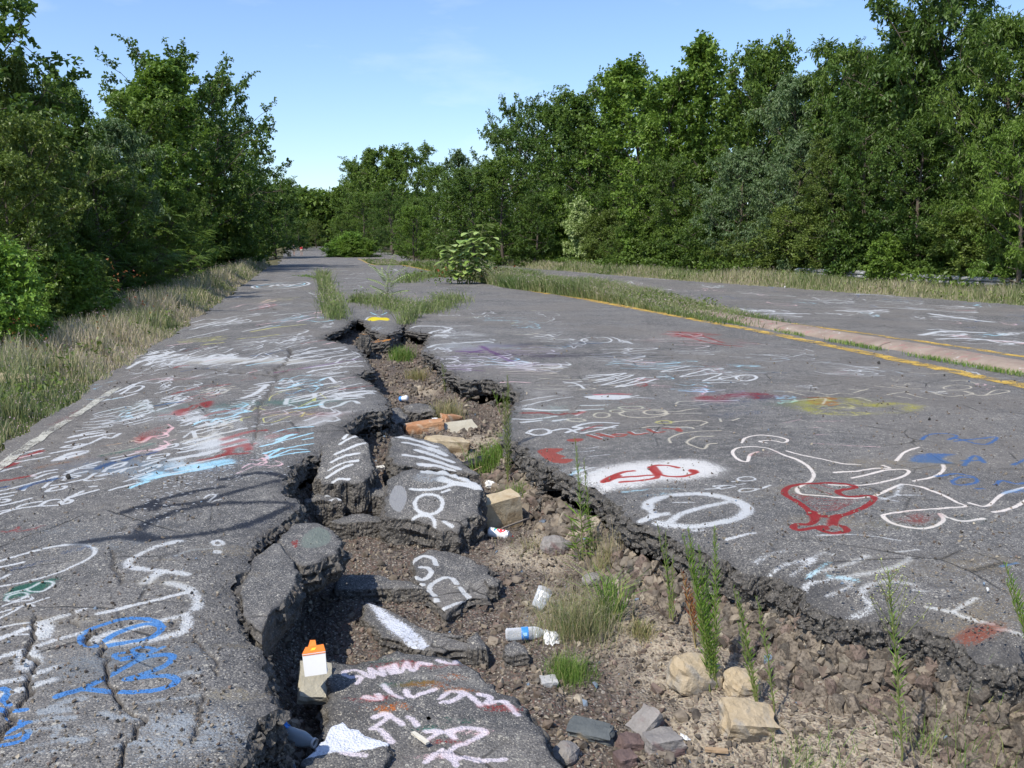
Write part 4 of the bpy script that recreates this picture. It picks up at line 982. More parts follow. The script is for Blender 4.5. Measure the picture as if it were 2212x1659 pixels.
rimme = mesh_np('broken_edge', np.concatenate(rings), np.concatenate(RF), MAT_BROKEN)
link('broken_edge', rimme, ROAD)

# ------------------------------------------------------------------ fissure floor
ti = np.linspace(1.0, 23.9 ** -.5, 360)
ai = np.concatenate([np.linspace(-.75, .68, 520), np.linspace(.70, 1.4, 40)])
fa, fyy = np.meshgrid(ai, ti ** -2); fxx = fa * fyy
fu_ = fxx + SH * fyy
m = (fu_ > -2.0) & (fu_ < 4.2)
d2 = np.full(fxx.shape, 9.); in2 = np.zeros(fxx.shape, bool)
CP = np.concatenate([CL, CR[::-1]])
d2[m] = dist_line(fxx[m], fyy[m], np.concatenate([CP, CP[:1]])); in2[m] = inside(fxx[m], fyy[m], CP)
ok = in2 | (d2 < .3)
fz = np.full(fxx.shape, -.15); fz[ok] = floor_z(fxx[ok], fyy[ok])
fz = np.where(in2, fz, np.minimum(fz, -.17))
idx = np.arange(fxx.size).reshape(fxx.shape)
F2 = np.stack([idx[:-1, :-1], idx[:-1, 1:], idx[1:, 1:], idx[1:, :-1]], -1).reshape(-1, 4)
F2 = F2[ok.ravel()[F2].all(1)]
us = np.unique(F2); rm = -np.ones(fxx.size, int); rm[us] = np.arange(len(us))
FX = fxx.ravel()[us]; FY = fyy.ravel()[us]


def sandf(x, y):
    drr = dist_line(np.atleast_1d(x), np.atleast_1d(y), CR)
    s = np.exp(-((drr - .5) / .4) ** 2) * smooth(6.2, 4.2, y) * .9
    for px, py, r_ in [(1000, 960, .55), (980, 990, .4), (1480, 1480, .28), (1560, 1580, .35), (1750, 1640, .4), (1200, 1170, .3), (1150, 1200, .3), (1400, 1400, .22), (900, 850, .4), (1380, 1290, .15), (1560, 1380, .15)]:
        hx, hy, hz = hit(px, py)
        s = np.maximum(s, .95 * np.exp(-((x - hx) ** 2 + (y - hy) ** 2) / (r_ * r_)))
    return np.clip(s, 0, 1)


fl = mesh_np('fissure_floor', np.stack([FX, FY, fz.ravel()[us]], 1), rm[F2], MAT_SOIL, None, dict(sand=sandf(FX, FY)), True)
FLOOR = link('fissure_floor', fl, kind='structure', label='stony brown bottom of the fissure in the road')
# ------------------------------------------------------------------ ground either side, out to the horizon
def terr_z(x, y):
    u = x + SH * y
    l = u_left(y); r = u_right(y)
    zl = np.interp(u - l, [-400, -60, -12, -7, -3.6, -1.6, -.5, .3], [6, -1.0, -2.2, -1.9, -.75, -.25, -.06, -.06])
    zr = np.interp(u - r, [-.3, .5, 3, 8, 60, 400], [-.06, -.06, -.15, -.05, .5, 8])
    z = np.where(u < l + .2, zl, np.where(u > r - .2, zr, -.9))
    return z + prof(y) + (vnoise(x, y, .35) - .5) * .15 * (np.abs(u - (l + r) / 2) > (r - l) / 2 + .5)


def ground_mat():
    q = NT('ground_soil'); co = q.coord()
    n = q.noise(.8, co, 6, .7)
    c = q.mix(q.rng(n, .3, .7), (.06, .065, .03), (.13, .12, .06))
    return q.pbr(q.mix(q.rng(q.noise(14, co, 4, .7), .4, .7), c, (.10, .08, .05)), .95, q.bump(q.noise(30, co, 4, .7), .8, .03), .1)


uu = np.concatenate([[-1500, -500, -200, -80, -40, -20, -14], np.linspace(-12, -2.2, 50), [-2.0, -1.8, 8, 15.2], np.linspace(15.3, 24, 40), [28, 35, 60, 120, 300, 600, 1500]])
yv = np.concatenate([[-30, -10, -4, 0], np.linspace(1, 60, 120), np.linspace(62, 130, 50), np.linspace(135, 300, 40), [350, 420, 600, 900, 1500, 2500]])
GU, GY = np.meshgrid(uu, yv)
GX = GU - SH * GY
GZ = terr_z(GX, GY)
ix = np.arange(GX.size).reshape(GX.shape)
FF = np.stack([ix[:-1, :-1], ix[:-1, 1:], ix[1:, 1:], ix[1:, :-1]], -1).reshape(-1, 4)
link('ground', mesh_np('ground', np.stack([GX.ravel(), GY.ravel(), GZ.ravel()], 1), FF, ground_mat(), smooth_=True), kind='structure')


# ------------------------------------------------------------------ painted lines: thin worn sheets 4 mm over the asphalt
def line_mat(name, col):
    q = NT(name); co = q.coord()
    n = q.math('ADD', q.math('MULTIPLY', q.noise(3.5, co, 5, .7), .5), q.math('MULTIPLY', q.noise(60, co, 3, .75), .5))
    bs = q.n('BsdfPrincipled'); bs.inputs['Base Color'].default_value = col + (1,)
    q.put(bs.inputs['Base Color'], q.mix(q.rng(q.noise(1.3, co, 3), .35, .65), col, tuple(c * .8 for c in col)))
    bs.inputs['Roughness'].default_value = .8
    tr = q.n('BsdfTransparent'); ms = q.n('MixShader')
    q.put(ms.inputs[0], q.rng(n, .47, .545))
    q.t.links.new(bs.outputs[0], ms.inputs[1]); q.t.links.new(tr.outputs[0], ms.inputs[2]); q.t.links.new(ms.outputs[0], q.out.inputs[0])
    return q.m


def road_z(x, y):
    return prof(y) + (fbm(x, y, .5, 3) - .5) * .05 * (y < 60) + (fbm(x, y, 3.0, 3) - .5) * .022 + (fbm(x, y, 25, 2) - .5) * .006 * (y < 12)


def ribbon(name, us, ys, w, mat, col=None):
    ys2 = np.unique(np.concatenate([np.arange(ys[0], min(30, ys[-1]), .08), np.arange(30, ys[-1], .7)])) if ys[-1] > 30 else np.arange(ys[0], ys[-1], .06)
    uc = np.interp(ys2, ys, us)
    V_ = []
    for k in range(4):
        u_ = uc + (k / 3 - .5) * w + (vnoise(ys2, ys2 * 0 + k, 6) - .5) * .02 * (k in (0, 3))
        x_ = u_ - SH * ys2
        V_.append(np.stack([x_, ys2, road_z(x_, ys2) + .005], 1))
    V_ = np.stack(V_, 1); n = len(ys2)
    i_ = np.arange(n * 4).reshape(n, 4)
    f_ = np.stack([i_[:-1, :-1], i_[:-1, 1:], i_[1:, 1:], i_[1:, :-1]], -1).reshape(-1, 4)
    return link(name, mesh_np(name, V_.reshape(-1, 3), f_, mat, smooth_=True), ROAD)


M_YL = line_mat('worn_yellow_paint', (.62, .40, .07)); M_WL = line_mat('worn_white_paint', (.50, .48, .40))
ribbon('yellow_line', [8.0, 8.25, 8.4, 8.55, 8.55, 8.4, 8.27, 8.27], [1.5, 10.4, 13, 16.3, 18, 24, 60, 90], .27, M_YL)
ribbon('yellow_line', [8.1, 8.1], [92, 125], .28, M_YL)
ribbon('yellow_line', [10.6, 10.43, 10.26, 9.95, 9.8, 9.8], [2, 13.2, 16.3, 19.9, 24, 60], .17, M_YL)
ribbon('white_line', [-2.25, -2.22, -2.14, -2.06], [1.5, 7, 8.5, 10.3], .085, M_WL)


# ------------------------------------------------------------------ the low rounded median kerb
def kerb_mat():
    q = NT('reddish_concrete'); co = q.coord()
    c = q.mix(q.rng(q.noise(2.2, co, 5, .7), .35, .65), (.22, .165, .13), (.32, .255, .20))
    c = q.mix(q.rng(q.noise(5, co, 4, .7), .55, .68, 0, .55), c, (.33, .12, .12))
    mpn = q.n('Mapping'); mpn.inputs['Scale'].default_value = (3, .7, 3); mpn.inputs['Rotation'].default_value = (0, 0, .5)
    q.put(mpn.inputs['Vector'], co)
    c = q.mix(q.rng(q.noise(2.6, mpn.outputs[0], 4, .8, 1.5), .62, .66, 0, .8), c, (.60, .58, .56))
    v = q.vor(140, co)
    c = q.mix(q.math('MULTIPLY', q.math('LESS_THAN', v.outputs['Distance'], .3), .6), c, (.30, .27, .23))
    return q.pbr(c, .9, q.bump(q.noise(90, co, 4, .7), .5, .006), .2)


ku = np.array([9.3, 9.36, 9.4, 9.36, 9.34, 9.3]); ky = np.array([2.0, 11.5, 14, 16.5, 19, 60.])
M_KERB = kerb_mat()
kroot = empty('median_kerb', (0, 0, 0), 'low rounded reddish concrete median kerb between the two yellow lines', 'kerb')
segs = np.arange(2.2, 60, 3.05)
for s0 in segs:
    ys_ = np.linspace(s0, s0 + 3.03, 22)
    prof_k = [(-.37, -.04), (-.35, .015), (-.28, .055), (-.16, .085), (0, .095), (.16, .085), (.28, .055), (.35, .02), (.37, -.04)]
    V_ = []
    for a, b in prof_k:
        x_ = np.interp(ys_, ky, ku) + a - SH * ys_
        V_.append(np.stack([x_, ys_, np.maximum(road_z(x_, ys_), -.02) * 0 + prof(ys_) + b + (vnoise(x_, ys_, 6) - .5) * .012], 1))
    V_ = np.stack(V_, 1); i_ = np.arange(22 * 9).reshape(22, 9)
    f_ = np.stack([i_[:-1, :-1], i_[:-1, 1:], i_[1:, 1:], i_[1:, :-1]], -1).reshape(-1, 4)
    link('kerb_stone', mesh_np('kerb_stone', V_.reshape(-1, 3), f_, M_KERB, smooth_=True), kroot)

# ------------------------------------------------------------------ stones
_sr = random.Random(5)


def hull_mesh(name, n, seed, flat=.7, mat=None, sub=False):
    r = random.Random(seed)
    bm = bmesh.new()
    for _ in range(n):
        v = Vector((r.gauss(0, 1), r.gauss(0, 1), r.gauss(0, 1))).normalized() * (.78 + .22 * r.random())
        bm.verts.new((v.x * .5, v.y * .5 * (.7 + .2 * r.random()), v.z * .5 * flat))
    res = bmesh.ops.convex_hull(bm, input=bm.verts)
    bmesh.ops.delete(bm, geom=[g for g in res['geom_interior'] if isinstance(g, bmesh.types.BMVert)], context='VERTS')
    bmesh.ops.triangulate(bm, faces=bm.faces)
    bmesh.ops.recalc_face_normals(bm, faces=bm.faces)
    me = bpy.data.meshes.new(name); bm.to_mesh(me); bm.free()
    if mat: me.materials.append(mat)
    return me


def arrays(me):
    v = np.zeros(len(me.vertices) * 3); me.vertices.foreach_get('co', v)
    f = np.zeros(len(me.loops), int); me.loops.foreach_get('vertex_index', f)
    return v.reshape(-1, 3), f.reshape(-1, 3)


HBIG = [hull_mesh('stone', 16, s, .72, MAT_STONE) for s in range(9)]
HSM = [arrays(hull_mesh('pebble', 8, 50 + s, .7)) for s in range(6)]
HMD = [arrays(m_) for m_ in HBIG]


def rot_mats(rng, n):
    q = rng.randn(n, 4); q /= np.linalg.norm(q, axis=1, keepdims=True)
    w, x, y, z = q.T
    return np.stack([1 - 2 * (y * y + z * z), 2 * (x * y - z * w), 2 * (x * z + y * w), 2 * (x * y + z * w), 1 - 2 * (x * x + z * z), 2 * (y * z - x * w), 2 * (x * z - y * w), 2 * (y * z + x * w), 1 - 2 * (x * x + y * y)], 1).reshape(n, 3, 3)


def scatter(name, P, S, protos, rng, mat, parent=None, kind='stuff', attrs_extra=None, rnd=None, **kw):
    """many small bodies joined into one mesh"""
    n = len(P); Rm = rot_mats(rng, n); which = rng.randint(len(protos), size=n)
    rnd = rng.rand(n) if rnd is None else rnd
    VV, FF_, RR_, off = [], [], [], 0
    for k, (v, f) in enumerate(protos):
        s = np.where(which == k)[0]
        if not len(s): continue
        w = np.einsum('nij,vj->nvi', Rm[s], v) * S[s][:, None, None] + P[s][:, None, :]
        VV.append(w.reshape(-1, 3)); FF_.append((f[None] + (np.arange(len(s)) * len(v))[:, None, None] + off).reshape(-1, 3))
        RR_.append(np.repeat(rnd[s], len(v))); off += len(s) * len(v)
    me = mesh_np(name, np.concatenate(VV), np.concatenate(FF_), mat, None, dict(rnd=np.concatenate(RR_), edge=np.zeros(off)))
    return link(name, me, parent, kind=kind, **kw)


rg = np.random.RandomState(99)


def sample_in(n, y0, y1, dr=None, dl=None, pw=1.6):
    """points of the fissure floor, denser towards the camera; dr/dl limit the distance to the right or left rim"""
    out = []
    while sum(len(o) for o in out) < n:
        y = (y0 ** (1 - pw) + rg.rand(n * 6) * (y1 ** (1 - pw) - y0 ** (1 - pw))) ** (1 / (1 - pw))
        u = -1.2 + 5.0 * rg.rand(n * 6)
        x = u - SH * y
        k = inside(x, y, CP)
        x, y = x[k], y[k]
        if dr: d = dist_line(x, y, CR); k = (d > dr[0]) & (d < dr[1]); x, y = x[k], y[k]
        if dl: d = dist_line(x, y, CL); k = (d > dl[0]) & (d < dl[1]); x, y = x[k], y[k]
        out.append(np.stack([x, y], 1))
    p = np.concatenate(out)[:n]
    return p


wall = sample_in(2300, 2.4, 8.5, dr=(.0, .22), pw=1.7)
wall_s = .038 + .095 * rg.rand(2300) ** 1.8
flo = sample_in(1000, 2.2, 12, dl=(.1, 3), pw=1.8)
flo_s = .025 + .06 * rg.rand(1000) ** 2.4
farr = sample_in(900, 8, 19, pw=1.2)
far_s = .03 + .08 * rg.rand(900) ** 2
lw = sample_in(420, 2.4, 10, dl=(0, .16), pw=1.6)
lw_s = .025 + .05 * rg.rand(420) ** 2
PA = np.concatenate([wall, flo, farr, lw]); SA = np.concatenate([wall_s, flo_s, far_s, lw_s])
ZA = floor_z(PA[:, 0], PA[:, 1]) + SA * .10
PA = np.column_stack([PA, ZA])
a_ = PA[:, 0] / PA[:, 1]; vis = (np.abs(a_) < .6) & (PA[:, 1] > 2.55)
score = SA / PA[:, 1] * vis
order = np.argsort(-score)
rots = [( _sr.uniform(-3, 3), _sr.uniform(-3, 3), _sr.uniform(-3, 3)) for _ in range(300)]
for i, k in enumerate(order[:300]):
    link('stone', HBIG[i % 9], FLOOR, loc=tuple(PA[k]), rot=rots[i], scale=float(SA[k]) * 1.12)
rest = order[300:]
scatter('gravel', PA[rest], SA[rest] * 1.1, HMD, rg, MAT_STONE_A, FLOOR)
sp_ = sample_in(24000, 2.1, 9, pw=2.0); spz = floor_z(sp_[:, 0], sp_[:, 1])
ss_ = .010 + .034 * rg.rand(24000) ** 2.6
scatter('small_gravel', np.column_stack([sp_, spz + ss_ * .15]), ss_ * 1.15, HSM, rg, MAT_STONE_A, FLOOR)
sp_ = sample_in(3500, 8, 20, pw=1.3); spz = floor_z(sp_[:, 0], sp_[:, 1])
ss_ = .02 + .035 * rg.rand(3500) ** 2
scatter('small_gravel', np.column_stack([sp_, spz + ss_ * .15]), ss_ * 1.15, HSM, rg, MAT_STONE_A, FLOOR)
# crumbs of asphalt along both rims, and grit strewn on the sheet
ri = rg.randint(len(rvp), size=5200); rp3 = rvp[ri].copy(); tt = rg.rand(5200); oo = .01 + .02 * rg.rand(5200)
rp3[:, 0] += n2[ri, 0] * oo; rp3[:, 1] += n2[ri, 1] * oo; rp3[:, 2] -= thick[ri] * (.12 + .9 * tt)
scatter('rim_rubble', rp3, (.012 + .04 * rg.rand(5200) ** 2) * (1 + .05 * rp3[:, 1]), HSM, rg, MAT_BROKEN, ROAD)
ii = rg.randint(len(POLY), size=2600)
cp = POLY[ii] + rg.randn(2600, 2) * .05
iin = inside(cp[:, 0], cp[:, 1], POLY)
cz = np.where(iin, floor_z(cp[:, 0], cp[:, 1]), road_z(cp[:, 0], cp[:, 1]))
cs = np.where(iin, .02 + .05 * rg.rand(2600) ** 2, .004 + .011 * rg.rand(2600) ** 2) * (1 + .04 * cp[:, 1])
scatter('asphalt_crumbs', np.column_stack([cp, cz + cs * .25]), cs * 1.1, HSM, rg, MAT_BROKEN, FLOOR)
n = 9000
gy = (2.6 ** -1.1 + rg.rand(n) * (17 ** -1.1 - 2.6 ** -1.1)) ** (-1 / 1.1); ga = (rg.rand(n) ** .7) * .75 - .05; gx = ga * gy
l_ = rg.rand(n) < .3; gx = np.where(l_, (-.62 + .3 * rg.rand(n)) * gy, gx)
k = (~inside(gx, gy, POLY)) & (gx + SH * gy < 8.9) & (gx + SH * gy > -2.2)
gx, gy = gx[k], gy[k]; gs = (.004 + .014 * rg.rand(len(gx)) ** 3) * (1 + .12 * gy)
scatter('loose_grit', np.column_stack([gx, gy, road_z(gx, gy) + gs * .2]), gs, HSM, rg, MAT_STONE_A, ROAD)


# ------------------------------------------------------------------ broken slabs of asphalt lying in the fissure
def slab(name, outline, z, label, thick=None, tilt=(0, 0), bulge=.0, seed=1, rough=.02, group='broken pieces of asphalt in the fissure', top=None, cat='asphalt slab', pull=True):
    cyp = sum(p[1] for p in outline) / len(outline); myp = max(p[1] for p in outline)
    new = []
    for px_, py_ in outline:   # the traced outline holds the front face too: pull its lower half up to the top edge
        if py_ > cyp and pull:
            gx_, gy_ = G(px_, py_, z); zt = z - abs(tilt[1]) * .3 * (py_ - cyp) / (myp - cyp)
            drop = max(0, zt - float(floor_z(gx_, gy_)[0])) * .75 * 924 / gy_ / K
            py_ = max(cyp, py_ - drop * min(1, 1.6 * (py_ - cyp) / (myp - cyp))) if myp < 1660 else py_
        new.append((px_, py_))
    W = to_world(new, z)
    # equal-step outline
    W = np.concatenate([W[i_] + (W[(i_ + 1) % len(W)] - W[i_]) * np.linspace(0, 1, 9)[:-1, None] for i_ in range(len(W))])
    c = W.mean(0); N_ = 120
    ang = np.arctan2(W[:, 1] - c[1], W[:, 0] - c[0]); rad = np.hypot(W[:, 0] - c[0], W[:, 1] - c[1])
    o = np.argsort(ang); th = np.linspace(-math.pi, math.pi, N_, endpoint=False)
    r = np.interp(th, ang[o], rad[o], period=2 * math.pi)
    size = r.mean()
    r = r * (1 + (fbm(np.cos(th) * 2 + seed, np.sin(th) * 2, 2.5, 5) - .5) * .30)
    zf = float(floor_z(c[0], c[1])[0])
    thick = thick or max(.05, z - zf + .05)
    Vs, ed = [], []
    for f in (0.02, .15, .3, .45, .6, .72, .82, .9, .96, 1.0):
        x = c[0] + r * f * np.cos(th); y = c[1] + r * f * np.sin(th)
        zz = z + tilt[0] * (x - c[0]) + tilt[1] * (y - c[1]) + bulge * .4 * (1 - f * f) + (fbm(x + seed, y, 9, 4) - .5) * rough * 1.3 + (fbm(x + seed, y, 40, 2) - .5) * .008 - (.006 if f > .98 else 0)
        Vs.append(np.stack([x, y, zz], 1)); ed.append(np.full(N_, max(0, (f - .75) * 2.2) if f < 1 else .8))
    topring = Vs[-1]
    for k, (q, o_) in enumerate([(.10, .0), (.22, .05), (.36, .02), (.5, .06), (.66, .03), (.82, .04), (1.0, -.02)]):
        j = np.array([mnoise.fractal(Vector((p[0] * 16, p[1] * 16, seed + k * .8)), .8, 2.1, 4) for p in topring])
        rr = r * (1 + o_ * .4) + (o_ * .3 + .036 * j) * min(1.3, size / .2)
        x = c[0] + rr * np.cos(th); y = c[1] + rr * np.sin(th)
        Vs.append(np.stack([x, y, topring[:, 2] - thick * q + .01 * j], 1)); ed.append(np.ones(N_))
    VV = np.concatenate(Vs); ux, uy = uvmap(VV[:, 0], VV[:, 1])
    i_ = np.arange(len(Vs) * N_).reshape(len(Vs), N_)
    f_ = np.stack([i_[:-1], np.roll(i_, -1, 1)[:-1], np.roll(i_, -1, 1)[1:], i_[1:]], -1).reshape(-1, 4)[:, ::-1]
    mi = np.repeat((np.arange(len(Vs) - 1) >= 9).astype(int), N_)
    cz_ = np.array([c[0], c[1], zf])
    me = mesh_np(name, VV - cz_, f_, None, np.stack([ux, uy], 1), dict(edge=np.concatenate(ed), crack=np.zeros(len(VV))), (mi == 0), [top or MAT_ASPH, MAT_BROKEN], mi)
    return link(name, me, None, label, cat, group, None, tuple(cz_))


slab('asphalt_slab', [(700, 985), (745, 974), (795, 985), (806, 1010), (790, 1052), (775, 1068), (735, 1064), (695, 1045), (685, 1015)], ZC['c1'], 'tilted asphalt lump with white spray scribbles under the left rim', tilt=(.05, .32), bulge=.04, seed=2)
slab('asphalt_slab', [(846, 962), (880, 954), (960, 964), (1010, 998), (1038, 1040), (1042, 1058), (960, 1047), (882, 1047), (848, 1015), (838, 985)], ZC['c2'], 'dark slab crossed by thick white spray stripes in mid fissure', tilt=(-.12, .05), bulge=.03, seed=4, rough=.015)
slab('asphalt_slab', [(838, 1062), (880, 1048), (960, 1052), (1040, 1066), (1036, 1095), (1008, 1130), (992, 1172), (938, 1155), (885, 1135), (834, 1102)], ZC['c3'], 'dark sloping slab with the white number 10 painted on it', tilt=(.0, .30), bulge=.03, seed=6, rough=.02)
slab('asphalt_slab', [(712, 1127), (760, 1112), (828, 1114), (826, 1134), (770, 1143), (722, 1141)], -.30, 'small flat plain slab below the scribbled lump', seed=8, rough=.03)
slab('asphalt_lump', [(655, 1078), (690, 1066), (738, 1072), (735, 1094), (690, 1100), (660, 1096)], -.24, 'rough unpainted lump tucked in the notch of the left rim', seed=10, rough=.05, bulge=.03, cat='asphalt lump')
slab('asphalt_lump', [(792, 1045), (822, 1042), (834, 1070), (828, 1100), (800, 1098), (790, 1070)], -.24, 'narrow black lump standing between the scribbled lump and the number 10 slab', seed=12, rough=.05, bulge=.04, cat='asphalt lump')
slab('asphalt_slab', [(888, 1205), (930, 1188), (990, 1196), (1040, 1220), (1078, 1258), (1052, 1284), (1022, 1284), (962, 1320), (925, 1290), (895, 1240)], ZC['gct'], 'half buried slab painted with the white letters G C 7', seed=14, tilt=(0, .03), rough=.02, pull=False)
slab('asphalt_slab', [(722, 1250), (745, 1242), (800, 1240), (880, 1255), (926, 1272), (934, 1300), (900, 1300), (830, 1290), (760, 1284), (724, 1274)], -.33, 'long plain slab with a ragged front edge left of the lettered slab', seed=16, rough=.03, thick=.13)
slab('asphalt_slab', [(786, 1306), (830, 1318), (900, 1350), (960, 1378), (1010, 1392), (1020, 1420), (960, 1430), (900, 1412), (830, 1378), (790, 1340)], ZC['wedge'], 'wedge shaped slab with one broad white paint streak', seed=18, rough=.02, tilt=(0, .05))
slab('asphalt_lump', [(1008, 1378), (1030, 1366), (1048, 1385), (1052, 1412), (1036, 1436), (1014, 1425)], -.36, 'oval grey lump at the right tip of the streaked wedge', seed=20, rough=.04, bulge=.05, cat='asphalt lump')
slab('asphalt_lump', [(1090, 1398), (1110, 1388), (1136, 1396), (1140, 1420), (1118, 1438), (1092, 1430)], -.37, 'round black lump in front of the blue labelled bottle', seed=22, rough=.05, bulge=.02, cat='asphalt lump')
slab('asphalt_lump', [(1045, 1252), (1065, 1248), (1078, 1262), (1074, 1282), (1056, 1284)], -.35, 'small black lump beside the last painted letter', seed=24, rough=.03, bulge=.04, cat='asphalt lump')
slab('asphalt_slab', [(702, 1445), (760, 1420), (860, 1408), (1000, 1424), (1050, 1462), (1100, 1500), (1170, 1570), (1215, 1660), (1200, 1800), (900, 1840), (760, 1760), (690, 1640), (700, 1540)], ZC['big'], 'largest slab in the foreground with rows of pink and white lettering', seed=26, rough=.035, bulge=.03)
slab('asphalt_slab', [(738, 1566), (775, 1582), (836, 1608), (842, 1632), (820, 1700), (720, 1740), (650, 1700), (655, 1640), (690, 1612), (715, 1572)], ZC['tri'], 'foreground slab with its top corner painted solid white', seed=28, rough=.015, tilt=(0, .05))
slab('asphalt_block', [(606, 1152), (640, 1128), (690, 1128), (722, 1142), (738, 1168), (728, 1195), (690, 1208), (660, 1224), (636, 1216), (606, 1190)], -.03, 'block split off the left rim with a pale grey disc painted on it', seed=30, rough=.02, cat='asphalt block', pull=False, thick=.16)
slab('asphalt_block', [(545, 1205), (575, 1180), (605, 1168), (632, 1205), (643, 1240), (634, 1274), (604, 1308), (582, 1330), (566, 1372), (545, 1362), (524, 1330), (522, 1280), (540, 1225)], -.015, 'tall block split off the left rim behind a deep crack', seed=32, rough=.02, cat='asphalt block', pull=False, thick=.17)
slab('asphalt_lump', [(872, 878), (905, 870), (938, 878), (942, 898), (905, 908), (875, 898)], -.25, 'black lump in the far fissure beside the blue and white can', seed=34, rough=.05, bulge=.05, cat='asphalt lump')
slab('asphalt_lump', [(838, 885), (862, 880), (880, 900), (872, 920), (848, 918)], -.28, 'dark lump against the left wall by the orange stone', seed=36, rough=.05, bulge=.05, cat='asphalt lump')


def orange_mat():
    q = NT('orange_sprayed_asphalt'); co = q.coord()
    n = q.noise(7, co, 5, .75)
    return q.pbr(q.mix(q.rng(n, .47, .6), (.07, .065, .06), (.55, .22, .02)), .85, q.bump(q.noise(40, co, 4, .7), .8, .02))


M_OR = orange_mat()
slab('asphalt_slab', [(768, 725), (780, 722), (800, 745), (800, 758), (778, 752)], -.03, 'tilted orange sprayed slab edge at the head of the fissure', seed=38, rough=.03, tilt=(-.1, -.3), top=M_OR)
slab('asphalt_slab', [(798, 752), (830, 728), (858, 716), (868, 722), (840, 744), (812, 762)], -.10, 'long narrow slab with orange paint along its edge at the head of the fissure', seed=40, rough=.03, tilt=(.1, .0), top=M_OR)


# ------------------------------------------------------------------ distinct rocks
def rock_mat(name, c1, c2, c3=None, sc=6, band=0):
    q = NT(name); co = q.coord()
    n = q.noise(sc, co, 6, .65)
    c = q.mix(q.rng(n, .35, .65), c1, c2)
    if c3: c = q.mix(q.rng(q.noise(sc * .6, co, 4, .6, .6), .5, .58), c, c3)
    c = q.mix(q.rng(q.noise(60, co, 4, .7), .3, .8, .35, 0), c, tuple(.5 * v for v in c1))
    return q.pbr(c, .88, q.bump(q.noise(sc * 5, co, 6, .7), .7, .02), .2)


def rock(name, dims, px, py, label, mat, rot=(0, 0, 0), seed=1, rough=.16, rnd_=.35, sink=.2, cat='rock', group=None, cuts=7, z=None, xy=None):
    bm = bmesh.new(); bmesh.ops.create_cube(bm, size=1)
    bmesh.ops.subdivide_edges(bm, edges=bm.edges[:], cuts=cuts, use_grid_fill=True)
    for v in bm.verts:
        p = v.co.copy(); s = p.normalized() * .62
        p = p.lerp(s, .72 if rnd_ > .22 else rnd_)
        f = mnoise.fractal(p * 2.2 + Vector((seed * 3.1, seed, 0)), .9, 2.0, 4)
        f2 = mnoise.noise(p * 1.3 + Vector((0, seed * 2.2, seed)))
        p *= 1 + rough * (1.5 if rnd_ > .22 else 1) * (f * .7 + f2 * 1.2)
        v.co = Vector((p.x * dims[0], p.y * dims[1], p.z * dims[2]))
    me = bpy.data.meshes.new(name); bm.to_mesh(me); bm.free(); me.materials.append(mat)
    if xy: x, y = xy; zz = z
    else:
        x, y, zz = hit(px, py)
    return link(name, me, None, label, cat, group, None, (x, y, zz + dims[2] * (.5 - sink)), rot)


M_SAND = rock_mat('sandstone', (.46, .36, .22), (.62, .52, .36), (.40, .30, .18))
M_SANDO = rock_mat('orange_sandstone', (.42, .20, .10), (.52, .30, .16), (.55, .44, .32))
M_PALE = rock_mat('pale_sandstone', (.42, .38, .29), (.52, .48, .38))
M_SLATE = rock_mat('slate', (.10, .11, .11), (.15, .16, .155), (.42, .29, .14), 3.5)
M_TANR = rock_mat('sandy_boulder', (.44, .34, .21), (.56, .46, .32), (.36, .33, .28))
M_GREYR = rock_mat('greyish_rock', (.24, .22, .20), (.36, .33, .30), (.20, .13, .12))
M_WHT = rock_mat('pale_grey_rock', (.42, .41, .39), (.58, .57, .55))
M_RED = rock_mat('maroon_rock', (.13, .09, .08), (.23, .16, .14))
rock('stone_block', (.30, .17, .24), 1078, 1132, 'upright tan sandstone block behind the spray can', M_SAND, (.10, -.12, .5), 3, .05, .06, .12)
rock('rock', (.40, .24, .16), 962, 975, 'cream sandstone rock behind the striped slab', M_SAND, (.05, .1, .2), 4, .14, .2)
rock('rock', (.42, .18, .13), 918, 932, 'orange sandstone rock in the far fissure', M_SANDO, (0, -.12, .25), 5, .12, .2)
rock('flat_stone', (.38, .30, .06), 993, 935, 'flat pale stone leaning beside the orange rock', M_PALE, (.45, -.1, .3), 6, .08, .08)
rock('rock', (.22, .14, .12), 975, 915, 'small tan rock above the flat pale stone', M_SANDO, (0, .2, .6), 7, .16, .2)
rock('rock', (.17, .10, .05), 1275, 1592, 'dark grey slate with an orange tan stain', M_SLATE, (.22, .08, -.25), 8, .24, .12, .0)
rock('flat_stone', (.14, .18, .05), 0, 0, 'flat olive tan stone under the fast food carton', M_PALE, (.55, .2, .3), 9, .08, .05, .0, z=-.335, xy=G(680, 1470, -.30))
rock('rock', (.22, .17, .16), 1500, 1470, 'smooth sandy boulder at the foot of the tallest green weeds', M_TANR, (0, .2, .3), 10, .16, .35, .3)
rock('rock', (.17, .13, .10), 1605, 1490, 'lumpy cream rock above the square sandy boulder', M_TANR, (.3, .1, .5), 11, .18, .3, .2)
rock('rock', (.22, .16, .13), 1612, 1575, 'square sandy boulder right of the tallest green weeds', M_TANR, (.3, .15, .15), 12, .24, .21, .3)
rock('rock', (.13, .10, .09), 1395, 1578, 'long mottled grey rock standing on end in the foreground gravel', M_GREYR, (.1, -.6, .6), 13, .2, .2, .2)
rock('rock', (.15, .12, .08), 1430, 1615, 'broad mottled grey rock low in the foreground gravel', M_GREYR, (0, 0, .3), 14, .2, .22, .25)
rock('rock', (.09, .07, .07), 1360, 1620, 'angular maroon rock left of the broad mottled rock', M_RED, (.2, .2, .3), 15, .2, .2)
rock('rock', (.10, .09, .08), 1220, 1642, 'rounded pinkish grey rock beside the slate', M_GREYR, (.2, 0, 1), 16, .12, .4)
